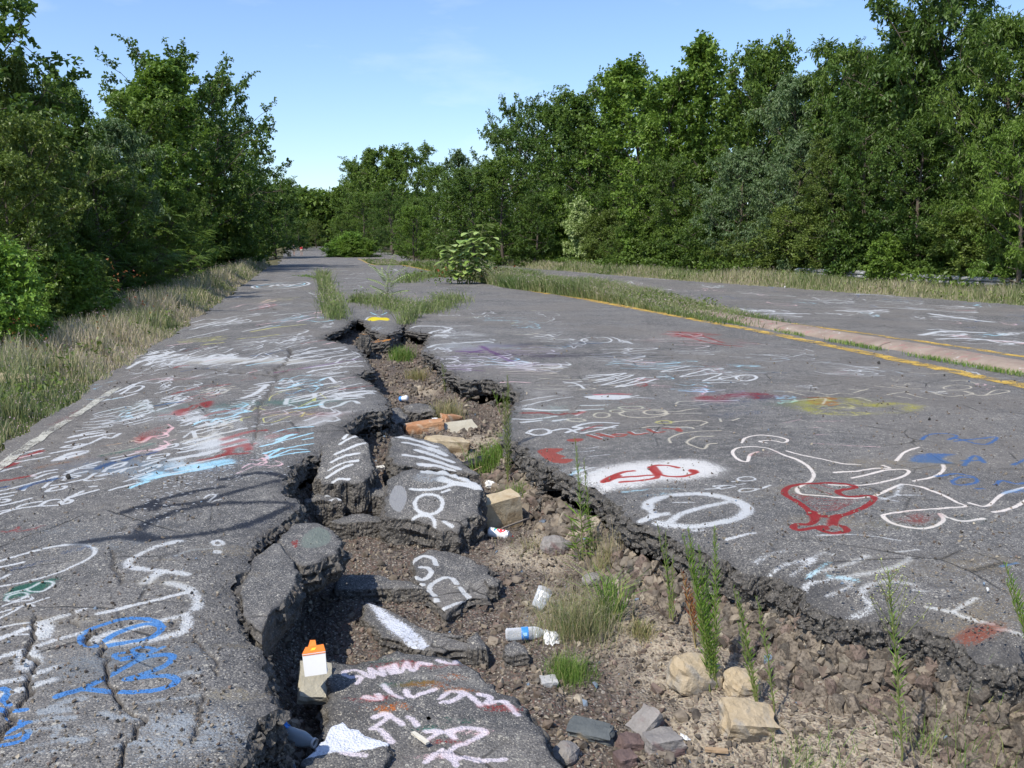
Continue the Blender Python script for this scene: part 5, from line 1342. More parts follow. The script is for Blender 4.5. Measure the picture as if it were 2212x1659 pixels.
rock('rock', (.075, .06, .045), 1185, 1480, 'white chunky stone in the gravel right of the lettered slab', M_WHT, (.2, 0, .2), 17, .14, .2)
rock('rock', (.07, .05, .05), 1105, 1578, 'pale upright stone near the right edge of the largest slab', M_WHT, (.8, 0, .4), 18, .14, .2)
rock('rock', (.085, .07, .06), 1350, 1652, 'maroon and grey rock at the bottom of the photo', M_RED, (.1, 0, .4), 19, .2, .2)
rock('rock', (.10, .09, .07), 1280, 1262, 'grey round rock in the gravel above the dry grass', M_GREYR, (.1, 0, .4), 20, .14, .35)
rock('rock', (.17, .14, .11), 1200, 1190, 'grey brown rock resting below the narrow leaved weeds', M_GREYR, (.1, .2, .4), 21, .14, .3)
x_, y_ = -5.6, 10.4
rock('rock', (.50, .36, .36), 0, 0, 'tan rock with a rusty top in the left roadside grass', M_SAND, (0, .1, .3), 22, .2, .5, .3, z=float(terr_z(np.array([x_]), np.array([y_]))[0]), xy=(x_, y_))
# ------------------------------------------------------------------ foliage
def leaf_mat(name, dark, light, under=None, trans=.3, rough=.45):
    q = NT(name)
    r = q.attr('rnd')
    c = q.ramp(r, [(0, dark), (.55, tuple((a + b) / 2 for a, b in zip(dark, light))), (1, light)])
    if under:
        bf = q.n('NewGeometry').outputs['Backfacing']
        c = q.mix(bf, c, under)
    p = q.n('BsdfPrincipled'); q.put(p.inputs['Base Color'], c); p.inputs['Roughness'].default_value = rough; p.inputs['Specular IOR Level'].default_value = .35
    t = q.n('BsdfTranslucent'); q.put(t.inputs['Color'], q.mix(.5, c, (.12, .20, .02)))
    m_ = q.n('MixShader'); m_.inputs[0].default_value = trans
    q.t.links.new(p.outputs[0], m_.inputs[1]); q.t.links.new(t.outputs[0], m_.inputs[2]); q.t.links.new(m_.outputs[0], q.out.inputs[0])
    return q.m


LM = dict(
    mid=leaf_mat('leaf_mid_green', (.075, .135, .022), (.19, .275, .05), trans=.38),
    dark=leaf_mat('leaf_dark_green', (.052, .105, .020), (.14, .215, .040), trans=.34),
    olive=leaf_mat('leaf_olive', (.085, .125, .022), (.20, .26, .055)),
    silver=leaf_mat('leaf_silvery', (.055, .11, .038), (.16, .23, .07), (.17, .24, .11)),
    bright=leaf_mat('leaf_bright', (.10, .18, .025), (.23, .34, .055), trans=.4),
    pale=leaf_mat('leaf_pale', (.22, .34, .07), (.42, .52, .17), (.40, .48, .20)),
    weed=leaf_mat('weed_leaf', (.11, .21, .025), (.25, .40, .06)),
    rust=leaf_mat('leaf_rust', (.28, .05, .025), (.36, .15, .035)))
M_BARK = simple('bark', (.13, .105, .08), .9, .2, .25, 9, .6)
M_TWIG = simple('green_stem', (.17, .19, .06), .7, .3, .2, 20)
M_DRYST = simple('dry_stem', (.32, .25, .11), .8, .2, .2, 20)


def tube(path, radii, sides=5):
    path = np.asarray(path, float); n = len(path)
    t = np.gradient(path, axis=0); t /= np.linalg.norm(t, axis=1, keepdims=True) + 1e-9
    a = np.cross(t, [.31, .77, .55]); a /= np.linalg.norm(a, axis=1, keepdims=True) + 1e-9
    b = np.cross(t, a)
    th = np.linspace(0, 2 * math.pi, sides, endpoint=False)
    V_ = path[:, None] + np.asarray(radii)[:, None, None] * (np.cos(th)[None, :, None] * a[:, None] + np.sin(th)[None, :, None] * b[:, None])
    i_ = np.arange(n * sides).reshape(n, sides)
    f_ = np.stack([i_[:-1], np.roll(i_, -1, 1)[:-1], np.roll(i_, -1, 1)[1:], i_[1:]], -1).reshape(-1, 4)
    return V_.reshape(-1, 3), f_


class Acc:
    def __init__(s): s.v, s.f, s.r, s.n = [], [], [], 0
    def add(s, v, f, r=None):
        s.v.append(np.asarray(v)); s.f.append(np.asarray(f) + s.n); s.r.append(np.full(len(v), .5) if r is None else np.asarray(r)); s.n += len(v)
    def mesh(s, name, mat, smooth_=False):
        by = {}
        for f in s.f: by.setdefault(f.shape[1], []).append(f)
        return mesh_np(name, np.concatenate(s.v), [np.concatenate(x) for x in by.values()], mat, None, dict(rnd=np.concatenate(s.r)), smooth_)


def leaves(P, D, U, ln, wd, rnd, fold=.18):
    """folded two-triangle leaves: base P, direction D, up U"""
    D = D / (np.linalg.norm(D, axis=1, keepdims=True) + 1e-9)
    S = np.cross(D, U); S /= np.linalg.norm(S, axis=1, keepdims=True) + 1e-9
    N2 = np.cross(S, D)
    ln = np.asarray(ln).reshape(-1, 1); wd = np.asarray(wd).reshape(-1, 1)
    p0 = P; p2 = P + D * ln - N2 * ln * .12
    m_ = P + D * ln * .45
    p1 = m_ + S * wd * .5 + N2 * wd * fold; p3 = m_ - S * wd * .5 + N2 * wd * fold
    V_ = np.stack([p0, p1, p2, p3], 1).reshape(-1, 3)
    k = np.arange(len(P))[:, None] * 4
    f_ = np.concatenate([k + [[0, 2, 1]], k + [[0, 3, 2]]])
    return V_, f_, np.repeat(rnd, 4)


def curve_path(p, d, L_, rng, n=6, up=.0, wig=.12):
    pts = [np.array(p, float)]; d = np.array(d, float); d /= np.linalg.norm(d)
    for i in range(n):
        d = d + rng.randn(3) * wig + np.array([0, 0, up]); d /= np.linalg.norm(d)
        pts.append(pts[-1] + d * L_ / n)
    return np.array(pts)


def tree_proto(seed, H=9., RW=2.6, style='broad', low=.10, dens=1.0, shape='egg', limbs=26, up=.55):
    rng = np.random.RandomState(seed)
    W = Acc(); LV = Acc()
    tr = curve_path((0, 0, -.4), (rng.randn() * .05, rng.randn() * .05, 1), H * .93 + .4, rng, 10, .12, .05)
    W.add(*tube(tr, np.linspace(H * .017, H * .003, len(tr)), 7))
    TP, TD, TR = [], [], []
    for i in range(limbs):
        t = low + (1 - low) * ((i + .5) / limbs) ** .9
        if shape == 'egg': pr = math.sin(math.pi * min(1, (t * .86 + .14)) ** .85) ** .6
        elif shape == 'cone': pr = (1 - t) ** .7 * .95 + .12
        else: pr = .55 + .45 * math.sin(math.pi * t)
        L_ = RW * pr * (.7 + .5 * rng.rand())
        az = i * 2.39996 + rng.rand() * .6
        el = up * (.25 + 1.0 * t) + rng.randn() * .12
        k = t * (len(tr) - 1); k0 = int(min(k, len(tr) - 2)); base = tr[k0] + (tr[k0 + 1] - tr[k0]) * (k - k0)
        d = (math.cos(az) * math.cos(el), math.sin(az) * math.cos(el), math.sin(el))
        lp = curve_path(base, d, L_, rng, 6, .04, .13)
        W.add(*tube(lp, np.linspace(H * .0045 * (1.2 - t * .6), .012, len(lp)), 4))
        tint = rng.rand() * .5
        nsub = int(7 * dens + 2)
        for j in range(nsub):
            s = .25 + .75 * (j + rng.rand()) / nsub
            k = s * (len(lp) - 1); k0 = int(min(k, len(lp) - 2)); b2 = lp[k0] + (lp[k0 + 1] - lp[k0]) * (k - k0)
            dd_ = np.array(d) * .7 + rng.randn(3) * .65 + np.array([0, 0, .15])
            sp = curve_path(b2, dd_, L_ * .26 * (1.2 - .4 * s) + .25, rng, 4, .0, .2)
            if j % 2 == 0: W.add(*tube(sp, np.linspace(.014, .006, len(sp)), 3))
            for q_ in range(5):
                ss2 = rng.rand() ** .7
                k = ss2 * (len(sp) - 1); k0 = int(min(k, len(sp) - 2)); b3 = sp[k0] + (sp[k0 + 1] - sp[k0]) * (k - k0)
                TP.append(b3); TD.append(dd_ * .5 + rng.randn(3) * .8); TR.append(tint)
    TP = np.array(TP); TD = np.array(TD); TD /= np.linalg.norm(TD, axis=1, keepdims=True); TR = np.array(TR)
    n = len(TP)
    if style == 'frond':
        make_fronds(LV, TP[::2], TD[::2], rng, .62, 9, None, .05, .17)
    else:
        nl, ln, wd, droop, tl = dict(broad=(16, .15, .115, .25, .38), long=(17, .19, .058, .75, .38), fine=(26, .09, .055, .2, .34), mixed=(18, .125, .08, .4, .36))[style]
        nl = int(nl * 1.0)
        P = np.repeat(TP, nl, 0) + np.repeat(TD, nl, 0) * (tl * np.tile(np.linspace(.05, 1, nl), n))[:, None] + rng.randn(n * nl, 3) * .045
        side = rng.randn(n * nl, 3)
        D = np.repeat(TD, nl, 0) * .5 + side * .7; D[:, 2] -= droop
        U = np.tile([0, 0, 1.0], (n * nl, 1)) + rng.randn(n * nl, 3) * .45
        sz = .7 + .6 * rng.rand(n * nl)
        rr = np.clip(np.repeat(TR, nl) + .5 * rng.rand(n * nl), 0, 1)
        LV.add(*leaves(P, D, U, ln * sz, wd * sz, rr))
    return W.mesh('trunk', M_BARK, True), LV.mesh('crown', LM['mid'])


def make_fronds(LV, TP, TD, rng, L_=.55, pairs=10, rnd=None, w=.035, ll=.13, droop=.5):
    for i in range(len(TP)):
        d = TD[i].copy(); d[2] = max(d[2], -.1) * .6 + .15
        p = curve_path(TP[i], d, L_ * (.7 + .5 * rng.rand()), rng, pairs, -droop / pairs * 1.6, .03)
        t = np.gradient(p, axis=0); t /= np.linalg.norm(t, axis=1, keepdims=True)
        s = np.cross(t, [0, 0, 1.0]); s /= np.linalg.norm(s, axis=1, keepdims=True) + 1e-9
        k = np.arange(1, len(p)); taper = np.sin(np.pi * (k / len(p)) ** .6) * .6 + .4
        P = np.concatenate([p[k], p[k], p[-1:]]); D = np.concatenate([s[k] * 1. + t[k] * .35 - [0, 0, .35], -s[k] + t[k] * .35 - [0, 0, .35], t[-1:]])
        tp = np.concatenate([taper, taper, [.8]])
        LV.add(*leaves(P, D, np.tile([0, 0, 1.], (len(P), 1)) + rng.randn(len(P), 3) * .1, ll * tp, np.full(len(P), w), np.full(len(P), rng.rand() if rnd is None else rnd) * .6 + .4 * rng.rand(len(P))))


PROTO = {}
for nm, a in dict(broad_a=dict(seed=1, style='broad', RW=3.4), broad_b=dict(seed=2, style='broad', RW=3.2, shape='col', low=.05), broad_c=dict(seed=3, style='mixed', RW=3.3, low=.06), long_a=dict(seed=4, style='long', RW=3.0), long_b=dict(seed=5, style='long', RW=2.4, shape='col', low=.04),
                  cone_a=dict(seed=6, style='mixed', RW=2.9, shape='cone', low=.06, limbs=30, up=.7), open_a=dict(seed=7, style='broad', RW=2.6, low=.2, dens=.6, up=1.0), fine_a=dict(seed=8, style='fine', RW=2.6, low=.04), broad_d=dict(seed=9, style='broad', RW=3.8, low=.05, shape='col')).items():
    PROTO[nm] = tree_proto(**a) + (9.,)
for nm, a in dict(shrub_a=dict(seed=21, H=3., RW=1.5, style='fine', low=.02, limbs=20, up=1.0, shape='col'), shrub_b=dict(seed=22, H=3., RW=1.4, style='mixed', low=.02, limbs=18, up=1.0, shape='col'), sumac_a=dict(seed=23, H=4., RW=1.9, style='frond', low=.08, limbs=20, up=.8, shape='col'), sumac_b=dict(seed=24, H=4., RW=1.6, style='frond', low=.05, limbs=18, up=.9)).items():
    PROTO[nm] = tree_proto(**a) + (a['H'],)
_tr = random.Random(77)


def plant(proto, x, y, H_, wide, mat, name, label, cat, group, z=None):
    trunk, crown, h0 = PROTO[proto]
    z = float(terr_z(np.array([x]), np.array([y]))[0]) if z is None else z
    e_ = empty(name, (x, y, z - .05), label, cat, group, (0, 0, _tr.uniform(-3, 3)))
    s = H_ / h0
    e_.scale = (s * wide, s * wide, s)
    link('trunk', trunk, e_)
    o = link('crown', crown, e_)
    o.material_slots[0].link = 'OBJECT'; o.material_slots[0].material = LM[mat]
    return e_


def tree_px(px, top, u, proto, mat, wide=1.0, label='', group='', name='tree', cat='tree'):
    a = (px * K - 512) / 924
    y = (u) / (a + SH)
    y = max(6., min(y, 330))
    x = a * y
    zb = float(terr_z(np.array([x]), np.array([y]))[0])
    H_ = (topz(top, y) - zb) * (.94 if y > 12 else 1)
    if H_ < .8: H_ = .8
    return plant(proto, x, y, H_, wide * 1.0, mat, name, label, cat, group)


GL, GR, GF = 'trees along the left roadside', 'trees along the right roadside', 'trees closing the view at the far end of the road'
# left side: px, top row, lateral u, proto, leaf, width, label
for a in [(-130, -20, -9.5, 'broad_d', 'dark', 1.1, 'dark broadleaf tree cut off by the left edge of the photo'),
          (40, 40, -7.6, 'long_a', 'olive', .80, 'tall narrow leaved tree highest at the far left'),
          (100, 175, -8.6, 'broad_c', 'mid', .9, 'green tree just right of the tallest left tree'),
          (190, 112, -11, 'cone_a', 'mid', .9, 'tree with a pointed cone shaped top standing out behind the left row'),
          (235, 215, -6.8, 'long_a', 'silver', .9, 'silvery leaved tree below the pointed treetop'),
          (318, 92, -9.0, 'open_a', 'bright', 1.15, 'tree with feathery upright top branches on the left'),
          (350, 215, -7.6, 'broad_b', 'mid', 1.1, 'dense green tree in front of the feathery treetop'),
          (385, 140, -8.5, 'broad_a', 'mid', 1.0, 'round green tree between the feathery top and the dark ragged one'),
          (425, 118, -6.9, 'broad_d', 'dark', .95, 'dark ragged tree on the right shoulder of the left row'),
          (478, 190, -6.3, 'broad_d', 'dark', .9, 'dark tree stepping down from the ragged one'),
          (515, 260, -6.2, 'broad_a', 'dark', .9, 'dark tree halfway down the falling left treeline'),
          (545, 325, -6.4, 'broad_b', 'mid', 1.0, 'mid green tree low on the falling left treeline'),
          (575, 370, -6.6, 'broad_c', 'mid', 1.2, 'small tree near the end of the left treeline'),
          (75, 400, -5.6, 'broad_c', 'mid', 1.1, 'leafy young tree hiding the trunks at the far left'),
          (5, 330, -5.8, 'broad_b', 'olive', 1.0, 'olive broadleaf tree at the left border above the bright sumac'),
          (140, 240, -7.4, 'broad_a', 'dark', 1.1, 'round dark tree filling the gap below the cone shaped top'),
          (215, 300, -6.0, 'broad_c', 'mid', 1.1, 'leafy tree under the silvery one on the left'),
          (320, 300, -6.3, 'broad_a', 'bright', 1.1, 'sunlit round tree in the middle of the left row'),
          (465, 320, -5.7, 'broad_a', 'mid', 1.0, 'sunlit tree beside the road below the stepped dark trees'),
          (150, 330, -6.2, 'fine_a', 'dark', 1.1, 'shaded fine leaved tree under the pointed treetop'),
          (60, 250, -5.9, 'broad_b', 'olive', .9, 'olive green tree low in front of the tallest left tree'),
          (280, 370, -6.0, 'fine_a', 'olive', 1.2, 'olive fine leaved tree in the middle of the left row'),
          (360, 390, -5.6, 'fine_a', 'mid', 1.2, 'light green fine leaved tree in the lower left row'),
          (430, 400, -5.4, 'broad_c', 'mid', 1.1, 'leafy young tree beside the road below the dark ragged one'),
          (490, 410, -5.2, 'long_b', 'mid', 1.1, 'young narrow leaved tree at the left road edge'),
          (535, 440, -5.2, 'broad_b', 'mid', 1.2, 'young tree over the distant end of the left grass strip'),
          (570, 450, -5.2, 'broad_c', 'dark', 1.3, 'dark young tree left of the walking couple')]:
    tree_px(a[0], a[1], a[2], a[3], a[4], a[5], a[6], GL)
for a in [(600, 405, 128, 'broad_a', 'dark', 1.3, 'dark tree overhanging the walking couple'), (628, 388, 215, 'broad_b', 'mid', 1.0, 'tree at the left end of the distant gap'), (660, 398, 235, 'broad_c', 'mid', 1.1, 'distant round tree in the middle of the gap'), (700, 402, 245, 'fine_a', 'olive', 1.1, 'lowest distant tree under the open sky'), (738, 396, 235, 'broad_a', 'mid', 1.1, 'distant tree where the right hand trees begin'),
          (775, 350, 205, 'broad_b', 'mid', 1.1, 'distant tree stepping up to the right'), (810, 310, 190, 'broad_a', 'mid', 1.0, 'tall distant tree with a flat ragged top'), (850, 305, 180, 'open_a', 'mid', 1.2, 'tall distant tree with loose upright branches'), (905, 320, 170, 'broad_b', 'mid', 1.0, 'tall distant tree right of the loose branched one'), (955, 345, 160, 'broad_c', 'mid', 1.0, 'distant tree in the dip of the treeline'), (1005, 318, 150, 'broad_a', 'silver', .9, 'pale distant tree just before the big right hand trees'),
          (690, 470, 200, 'broad_c', 'olive', 1.3, 'low leafy tree across the end of the road'), (745, 455, 190, 'fine_a', 'mid', 1.3, 'low tree behind the bush in the median'), (800, 420, 160, 'broad_b', 'mid', 1.3, 'leaning leafy tree right of the median bush'), (850, 400, 145, 'fine_a', 'dark', 1.2, 'dense tree over the far right lane'), (900, 420, 132, 'broad_c', 'mid', 1.2, 'tree above the bend of the far right lane'), (950, 400, 120, 'fine_a', 'mid', 1.2, 'dense tree behind the big leaved sapling'), (655, 480, 175, 'broad_b', 'dark', 1.2, 'shaded tree behind the walking couple')]:
    x_ = (a[0] * K - 512) / 924 * a[2]; zb = float(terr_z(np.array([x_]), np.array([a[2]]))[0])
    plant(a[3], x_, a[2], (topz(a[1], a[2]) - zb) * .95, a[5] * 1.0, a[4], 'tree', a[6], 'tree', GF)
for a in [(1085, 275, 24.5, 'broad_b', 'dark', .8, 'left end tree of the big right hand group'), (1120, 218, 25, 'broad_d', 'dark', .7, 'broad round dark tree in the right hand group'), (1180, 200, 24.5, 'broad_a', 'dark', 1.0, 'rounded double topped tree in the right hand group'), (1245, 198, 26, 'broad_b', 'mid', .9, 'tree behind the bare pale limb'), (1290, 180, 24, 'open_a', 'dark', 1.1, 'sparse tree with bare limbs showing in the middle of the right row'), (1345, 150, 25.5, 'broad_b', 'mid', .8, 'slim tree left of the tallest open topped trees'),
          (1400, 92, 24.5, 'open_a', 'bright', 1.2, 'bright open topped tree left of the tallest pair'), (1455, 140, 23.5, 'broad_a', 'bright', .95, 'bright green rounded tree below the open topped pair'), (1500, 55, 25, 'open_a', 'bright', 1.0, 'tallest open topped tree with spiky upright leaders'), (1580, 72, 24.5, 'open_a', 'mid', 1.05, 'second open topped tree with a forked trunk'), (1640, 100, 25.5, 'broad_b', 'mid', .8, 'tree between the open topped pair and the long leaved ones'), (1700, 125, 24, 'long_a', 'silver', .95, 'long leaved tree whose crown dips in the right skyline'),
          (1770, 88, 25, 'long_b', 'mid', 1.0, 'long leaved tree with a narrow peak on the right skyline'), (1820, 110, 26, 'long_a', 'silver', .9, 'silvery long leaved tree left of the darkest tree'), (1890, 8, 25, 'long_a', 'dark', .95, 'huge dark tree rising above the top right of the frame'), (1980, -50, 26, 'broad_d', 'dark', .85, 'dark tree cut off by the top edge'), (2070, -60, 27, 'long_b', 'dark', .9, 'tall tree behind the right edge saplings'), (2170, -40, 25.5, 'long_a', 'mid', .9, 'bright leaved tree at the right edge of the photo'), (2290, -40, 25, 'broad_b', 'mid', .9, 'tree cut off by the right edge of the photo'), (2420, -40, 26, 'broad_d', 'dark', .9, 'tree just beyond the right edge of the photo'),
          (1050, 345, 21.5, 'long_b', 'silver', .95, 'pale silvery tree at the left end of the right row'), (1000, 400, 21, 'fine_a', 'mid', 1.1, 'fine leaved tree left of the silvery one'), (1130, 400, 21.5, 'broad_c', 'dark', 1.0, 'dark low tree beside the silvery one'), (1210, 380, 22, 'fine_a', 'dark', 1.1, 'dark fine leaved tree under the double topped one'), (1310, 360, 22, 'fine_a', 'dark', 1.1, 'shaded tree under the sparse limbs'), (1390, 330, 22, 'broad_c', 'mid', 1.1, 'mid green tree under the open topped pair'),
          (1480, 330, 21.8, 'long_b', 'mid', 1.1, 'long leaved tree in front of the open topped pair'), (1600, 290, 21.8, 'long_a', 'silver', 1.15, 'big silvery long leaved tree bulging over the right verge'), (1700, 255, 22.3, 'long_a', 'silver', 1.0, 'second silvery long leaved tree right of the bulging one'), (1800, 260, 22.5, 'fine_a', 'olive', 1.2, 'fine leaved olive tree under the dark giant'), (1880, 230, 23.0, 'long_b', 'dark', 1.2, 'dark long leaved tree before the dark giant'), (1980, 220, 23.5, 'broad_c', 'dark', 1.1, 'shadowy tree behind the guardrail'), (2090, 300, 23.2, 'long_b', 'mid', 1.1, 'young long leaved tree near the right edge'), (2200, 230, 22.6, 'long_a', 'bright', 1.0, 'bright green tree low at the right edge')]:
    tree_px(a[0], a[1], a[2] - .8, a[3], a[4], a[5], a[6], GR)
for (px_, top_, d_, mt_, lb_) in [(985, 400, 84, 'mid', 'mid height tree just left of the pale silvery one'), (1035, 380, 76, 'dark', 'dark tree showing between the silvery tree and the rounded group'), (1090, 360, 70, 'mid', 'bushy tree under the left end of the rounded group'), (900, 455, 112, 'bright', 'low bright tree over the far right lane'), (1150, 430, 66, 'dark', 'dark bushy tree behind the bright sapling shrub')]:
    x_ = (px_ * K - 512) / 924 * d_
    plant('broad_b', x_, d_, topz(top_, d_) - float(terr_z(np.array([x_]), np.array([d_]))[0]), 1.2, mt_, 'tree', lb_, 'tree', GR)
for k in range(17):
    y_ = 24 + 5.6 * k; u_ = 28.5 + 2.5 * _tr.random()
    plant(['broad_a', 'broad_d', 'fine_a', 'broad_b'][k % 4], u_ - SH * y_, y_, 8.8 + 2.2 * _tr.random(), 1.15, ['dark', 'mid'][k % 2], 'tree', 'dim tree filling the gaps behind the front row on the right', 'tree', 'second row of trees on the right')
for k in range(13):
    y_ = 17 + 6.5 * k; u_ = -12.5 - 2.5 * _tr.random()
    plant(['broad_b', 'fine_a', 'broad_d', 'broad_c'][k % 4], u_ - SH * y_, y_, 7.6 + .6 * _tr.random(), 1.2, ['dark', 'mid'][k % 2], 'tree', 'dim tree filling the gaps behind the front row on the left', 'tree', 'second row of trees on the left')
# sumacs and shrubs
GS, GB = 'sumacs below the left trees', 'shrubs along the road edges'
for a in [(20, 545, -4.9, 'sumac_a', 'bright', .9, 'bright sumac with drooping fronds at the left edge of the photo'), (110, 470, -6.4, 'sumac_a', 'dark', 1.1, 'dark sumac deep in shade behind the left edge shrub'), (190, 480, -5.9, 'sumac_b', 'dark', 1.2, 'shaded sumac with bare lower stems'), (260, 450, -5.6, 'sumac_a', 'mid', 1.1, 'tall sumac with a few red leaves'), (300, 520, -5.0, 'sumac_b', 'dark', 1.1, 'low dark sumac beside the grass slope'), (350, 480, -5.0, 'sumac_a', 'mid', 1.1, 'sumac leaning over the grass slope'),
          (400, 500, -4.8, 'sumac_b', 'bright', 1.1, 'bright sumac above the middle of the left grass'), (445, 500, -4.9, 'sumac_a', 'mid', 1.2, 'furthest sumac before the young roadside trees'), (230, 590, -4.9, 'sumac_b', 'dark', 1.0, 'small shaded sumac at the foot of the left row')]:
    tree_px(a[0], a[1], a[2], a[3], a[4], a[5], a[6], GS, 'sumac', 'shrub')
for a in [(130, 560, -4.9, 'shrub_b', 'bright', 1.3, 'sunlit green shrub right of the berry shrub'), (-10, 560, -4.4, 'shrub_b', 'weed', 1.1, 'bright shrub cut by the left border under the sumac'), (45, 620, -4.5, 'shrub_a', 'weed', 1.0, 'yellow green shrub with red berries at the left edge'), (-60, 600, -5, 'shrub_b', 'mid', 1.0, 'shrub beyond the left edge of the photo'), (500, 490, -4.7, 'shrub_b', 'mid', 1.3, 'leafy shrub over the far grass on the left'), (1140, 470, 18.6, 'shrub_b', 'mid', .8, 'green shrub beside the dark gap behind the big leaved sapling'), (1195, 440, 19.2, 'shrub_b', 'bright', .9, 'bright yellow green sapling shrub left of the pale one'), (1255, 455, 19.8, 'shrub_b', 'pale', .9, 'pale leaved shrub on the far verge'), (1300, 475, 20, 'shrub_a', 'olive', 1.2, 'olive shrub right of the pale one'),
          (1345, 505, 19.6, 'shrub_a', 'mid', 1.1, 'low rounded green bush standing out in the verge grass'), (1400, 500, 20.6, 'shrub_b', 'mid', 1.2, 'tangled green shrub behind the verge grass'), (1470, 480, 20.6, 'shrub_b', 'mid', 1.2, 'broad leaved shrub with vines on the right verge'), (1540, 470, 21, 'shrub_a', 'dark', 1.3, 'dark shrub under the bulging silvery tree'), (1610, 500, 21, 'shrub_a', 'olive', 1.3, 'grey green shrub under the silvery tree'), (1690, 470, 21.2, 'shrub_a', 'olive', 1.4, 'big olive shrub left of the tall olive mound'),
          (1770, 440, 21.6, 'shrub_a', 'olive', 1.3, 'tall mounded olive shrub on the right verge'), (1850, 490, 21.6, 'shrub_b', 'dark', 1.3, 'dark shrub over the hidden end of the guardrail'), (1905, 525, 21.2, 'shrub_b', 'bright', 1.2, 'bright vine covered shrub beside the guardrail'), (2010, 500, 22.6, 'shrub_a', 'dark', 1.4, 'dark tangled shrub behind the guardrail'), (2110, 470, 22.6, 'shrub_a', 'olive', 1.4, 'olive shrub arching over the guardrail'), (2200, 500, 22.6, 'shrub_a', 'dark', 1.4, 'dark shrub at the right end of the guardrail'), (1600, 575, 19.9, 'sumac_b', 'bright', .8, 'bright yellow green fern like plant in the right verge grass')]:
    tree_px(a[0], a[1], a[2], a[3], a[4], a[5], a[6], GB, 'shrub', 'shrub')
mb = plant('shrub_b', -23.2, 134., 6.6 - .0, 1.15, 'weed', 'median_bush', 'large rounded bush growing on the median far down the road', 'bush', None)
mb.scale = (2.05, 2.05, 1.15)
for k, (sx, sy) in enumerate([(-3.3, 1.0), (3.4, .6), (-1.4, -1.4), (1.8, -1.2)]):
    mb2 = link('crown', PROTO['shrub_b'][1], mb, loc=(sx / 2.6, sy / 2.6, -.25), rot=(0, 0, k * 1.3), scale=.85)
    mb2.material_slots[0].link = 'OBJECT'; mb2.material_slots[0].material = LM['bright' if k % 2 else 'weed']
# rusty sumac leaves and berries
rl = np.random.RandomState(4)


def spots(name, pts, mat, size, parent, n=16):
    A_ = Acc()
    for px, py, y in pts:
        a = (px * K - 512) / 924
        c = np.array([a * y, y, topz(py, y)])
        P = c + rl.randn(n, 3) * size * 1.3
        A_.add(*leaves(P, rl.randn(n, 3) + [0, 0, -.6], rl.randn(n, 3), np.full(n, size), np.full(n, size * .5), rl.rand(n)))
    return link(name, A_.mesh(name, mat), parent, kind='stuff')


spots('red_sumac_leaves', [(245, 560, 13.2), (265, 590, 13.5), (318, 605, 17), (290, 640, 16), (222, 690, 12.5), (335, 670, 18), (285, 595, 14), (255, 610, 13), (360, 640, 19), (310, 655, 16)], LM['rust'], .05, None, 5)
spots('red_berries', [(30, 690, 9), (55, 745, 9), (70, 700, 9.2), (20, 720, 8.8), (90, 735, 9.2), (10, 740, 8.6)], LM['rust'], .022, None, 6)


# ------------------------------------------------------------------ grasses and weeds
def grass_mat(name, stops):
    q = NT(name)
    c = q.ramp(q.attr('rnd'), stops)
    p = q.n('BsdfPrincipled'); q.put(p.inputs['Base Color'], c); p.inputs['Roughness'].default_value = .6; p.inputs['Specular IOR Level'].default_value = .2
    t = q.n('BsdfTranslucent'); q.put(t.inputs['Color'], c)
    m_ = q.n('MixShader'); m_.inputs[0].default_value = .3
    q.t.links.new(p.outputs[0], m_.inputs[1]); q.t.links.new(t.outputs[0], m_.inputs[2]); q.t.links.new(m_.outputs[0], q.out.inputs[0])
    return q.m


M_GR = grass_mat('mixed_grass', [(0, (.08, .14, .035)), (.3, (.18, .23, .08)), (.6, (.32, .32, .16)), (.85, (.46, .40, .25)), (1, (.54, .46, .33))])
M_GRD = grass_mat('dry_grass', [(0, (.16, .20, .06)), (.4, (.33, .30, .13)), (1, (.50, .40, .24))])
M_GRG = grass_mat('green_grass', [(0, (.08, .17, .025)), (.6, (.17, .28, .05)), (1, (.36, .36, .14))])
M_PINK = simple('pinkish_flower', (.56, .40, .44), .8, .1, .1)


def blades(P, h, w, rng, lean=.35, rnd=None):
    n = len(P); az = rng.rand(n) * 6.283; la = lean * rng.rand(n) ** .8 * h
    dx = np.cos(az) * la; dy = np.sin(az) * la
    az2 = rng.rand(n) * 6.283; wx = np.cos(az2) * w * .5; wy = np.sin(az2) * w * .5
    z0 = np.zeros(n)
    a = P + np.stack([-wx, -wy, z0], 1); b = P + np.stack([wx, wy, z0], 1)
    c = P + np.stack([dx * .35 + wx * .8, dy * .35 + wy * .8, h * .55], 1); d = P + np.stack([dx * .35 - wx * .8, dy * .35 - wy * .8, h * .55], 1)
    e_ = P + np.stack([dx, dy, h * (1 - .25 * lean)], 1)
    V_ = np.stack([a, b, c, d, e_], 1).reshape(-1, 3); k = np.arange(n)[:, None] * 5
    return V_, [k + [[0, 1, 2, 3]], k + [[3, 2, 4]]], np.repeat(rng.rand(n) if rnd is None else rnd, 5), e_


def grass_obj(name, P, h, w, rng, mat, lean=.35, rnd=None, parent=None, flowers=0.0, **kw):
    V_, f_, r_, tips = blades(P, h, w * .8, rng, lean, rnd)
    me = mesh_np(name, V_, f_, mat, None, dict(rnd=r_))
    o = link(name, me, parent, **kw)
    if flowers:
        s = rng.rand(len(P)) < flowers
        t = tips[s]; fs = .009 + .0006 * np.abs(t[:, 1])
        t = t * [1, 1, .97]
        scatter('flower_heads', t, fs * (.7 + .6 * rng.rand(len(t))), HSM[:3], rng, M_PINK, o)
    return o


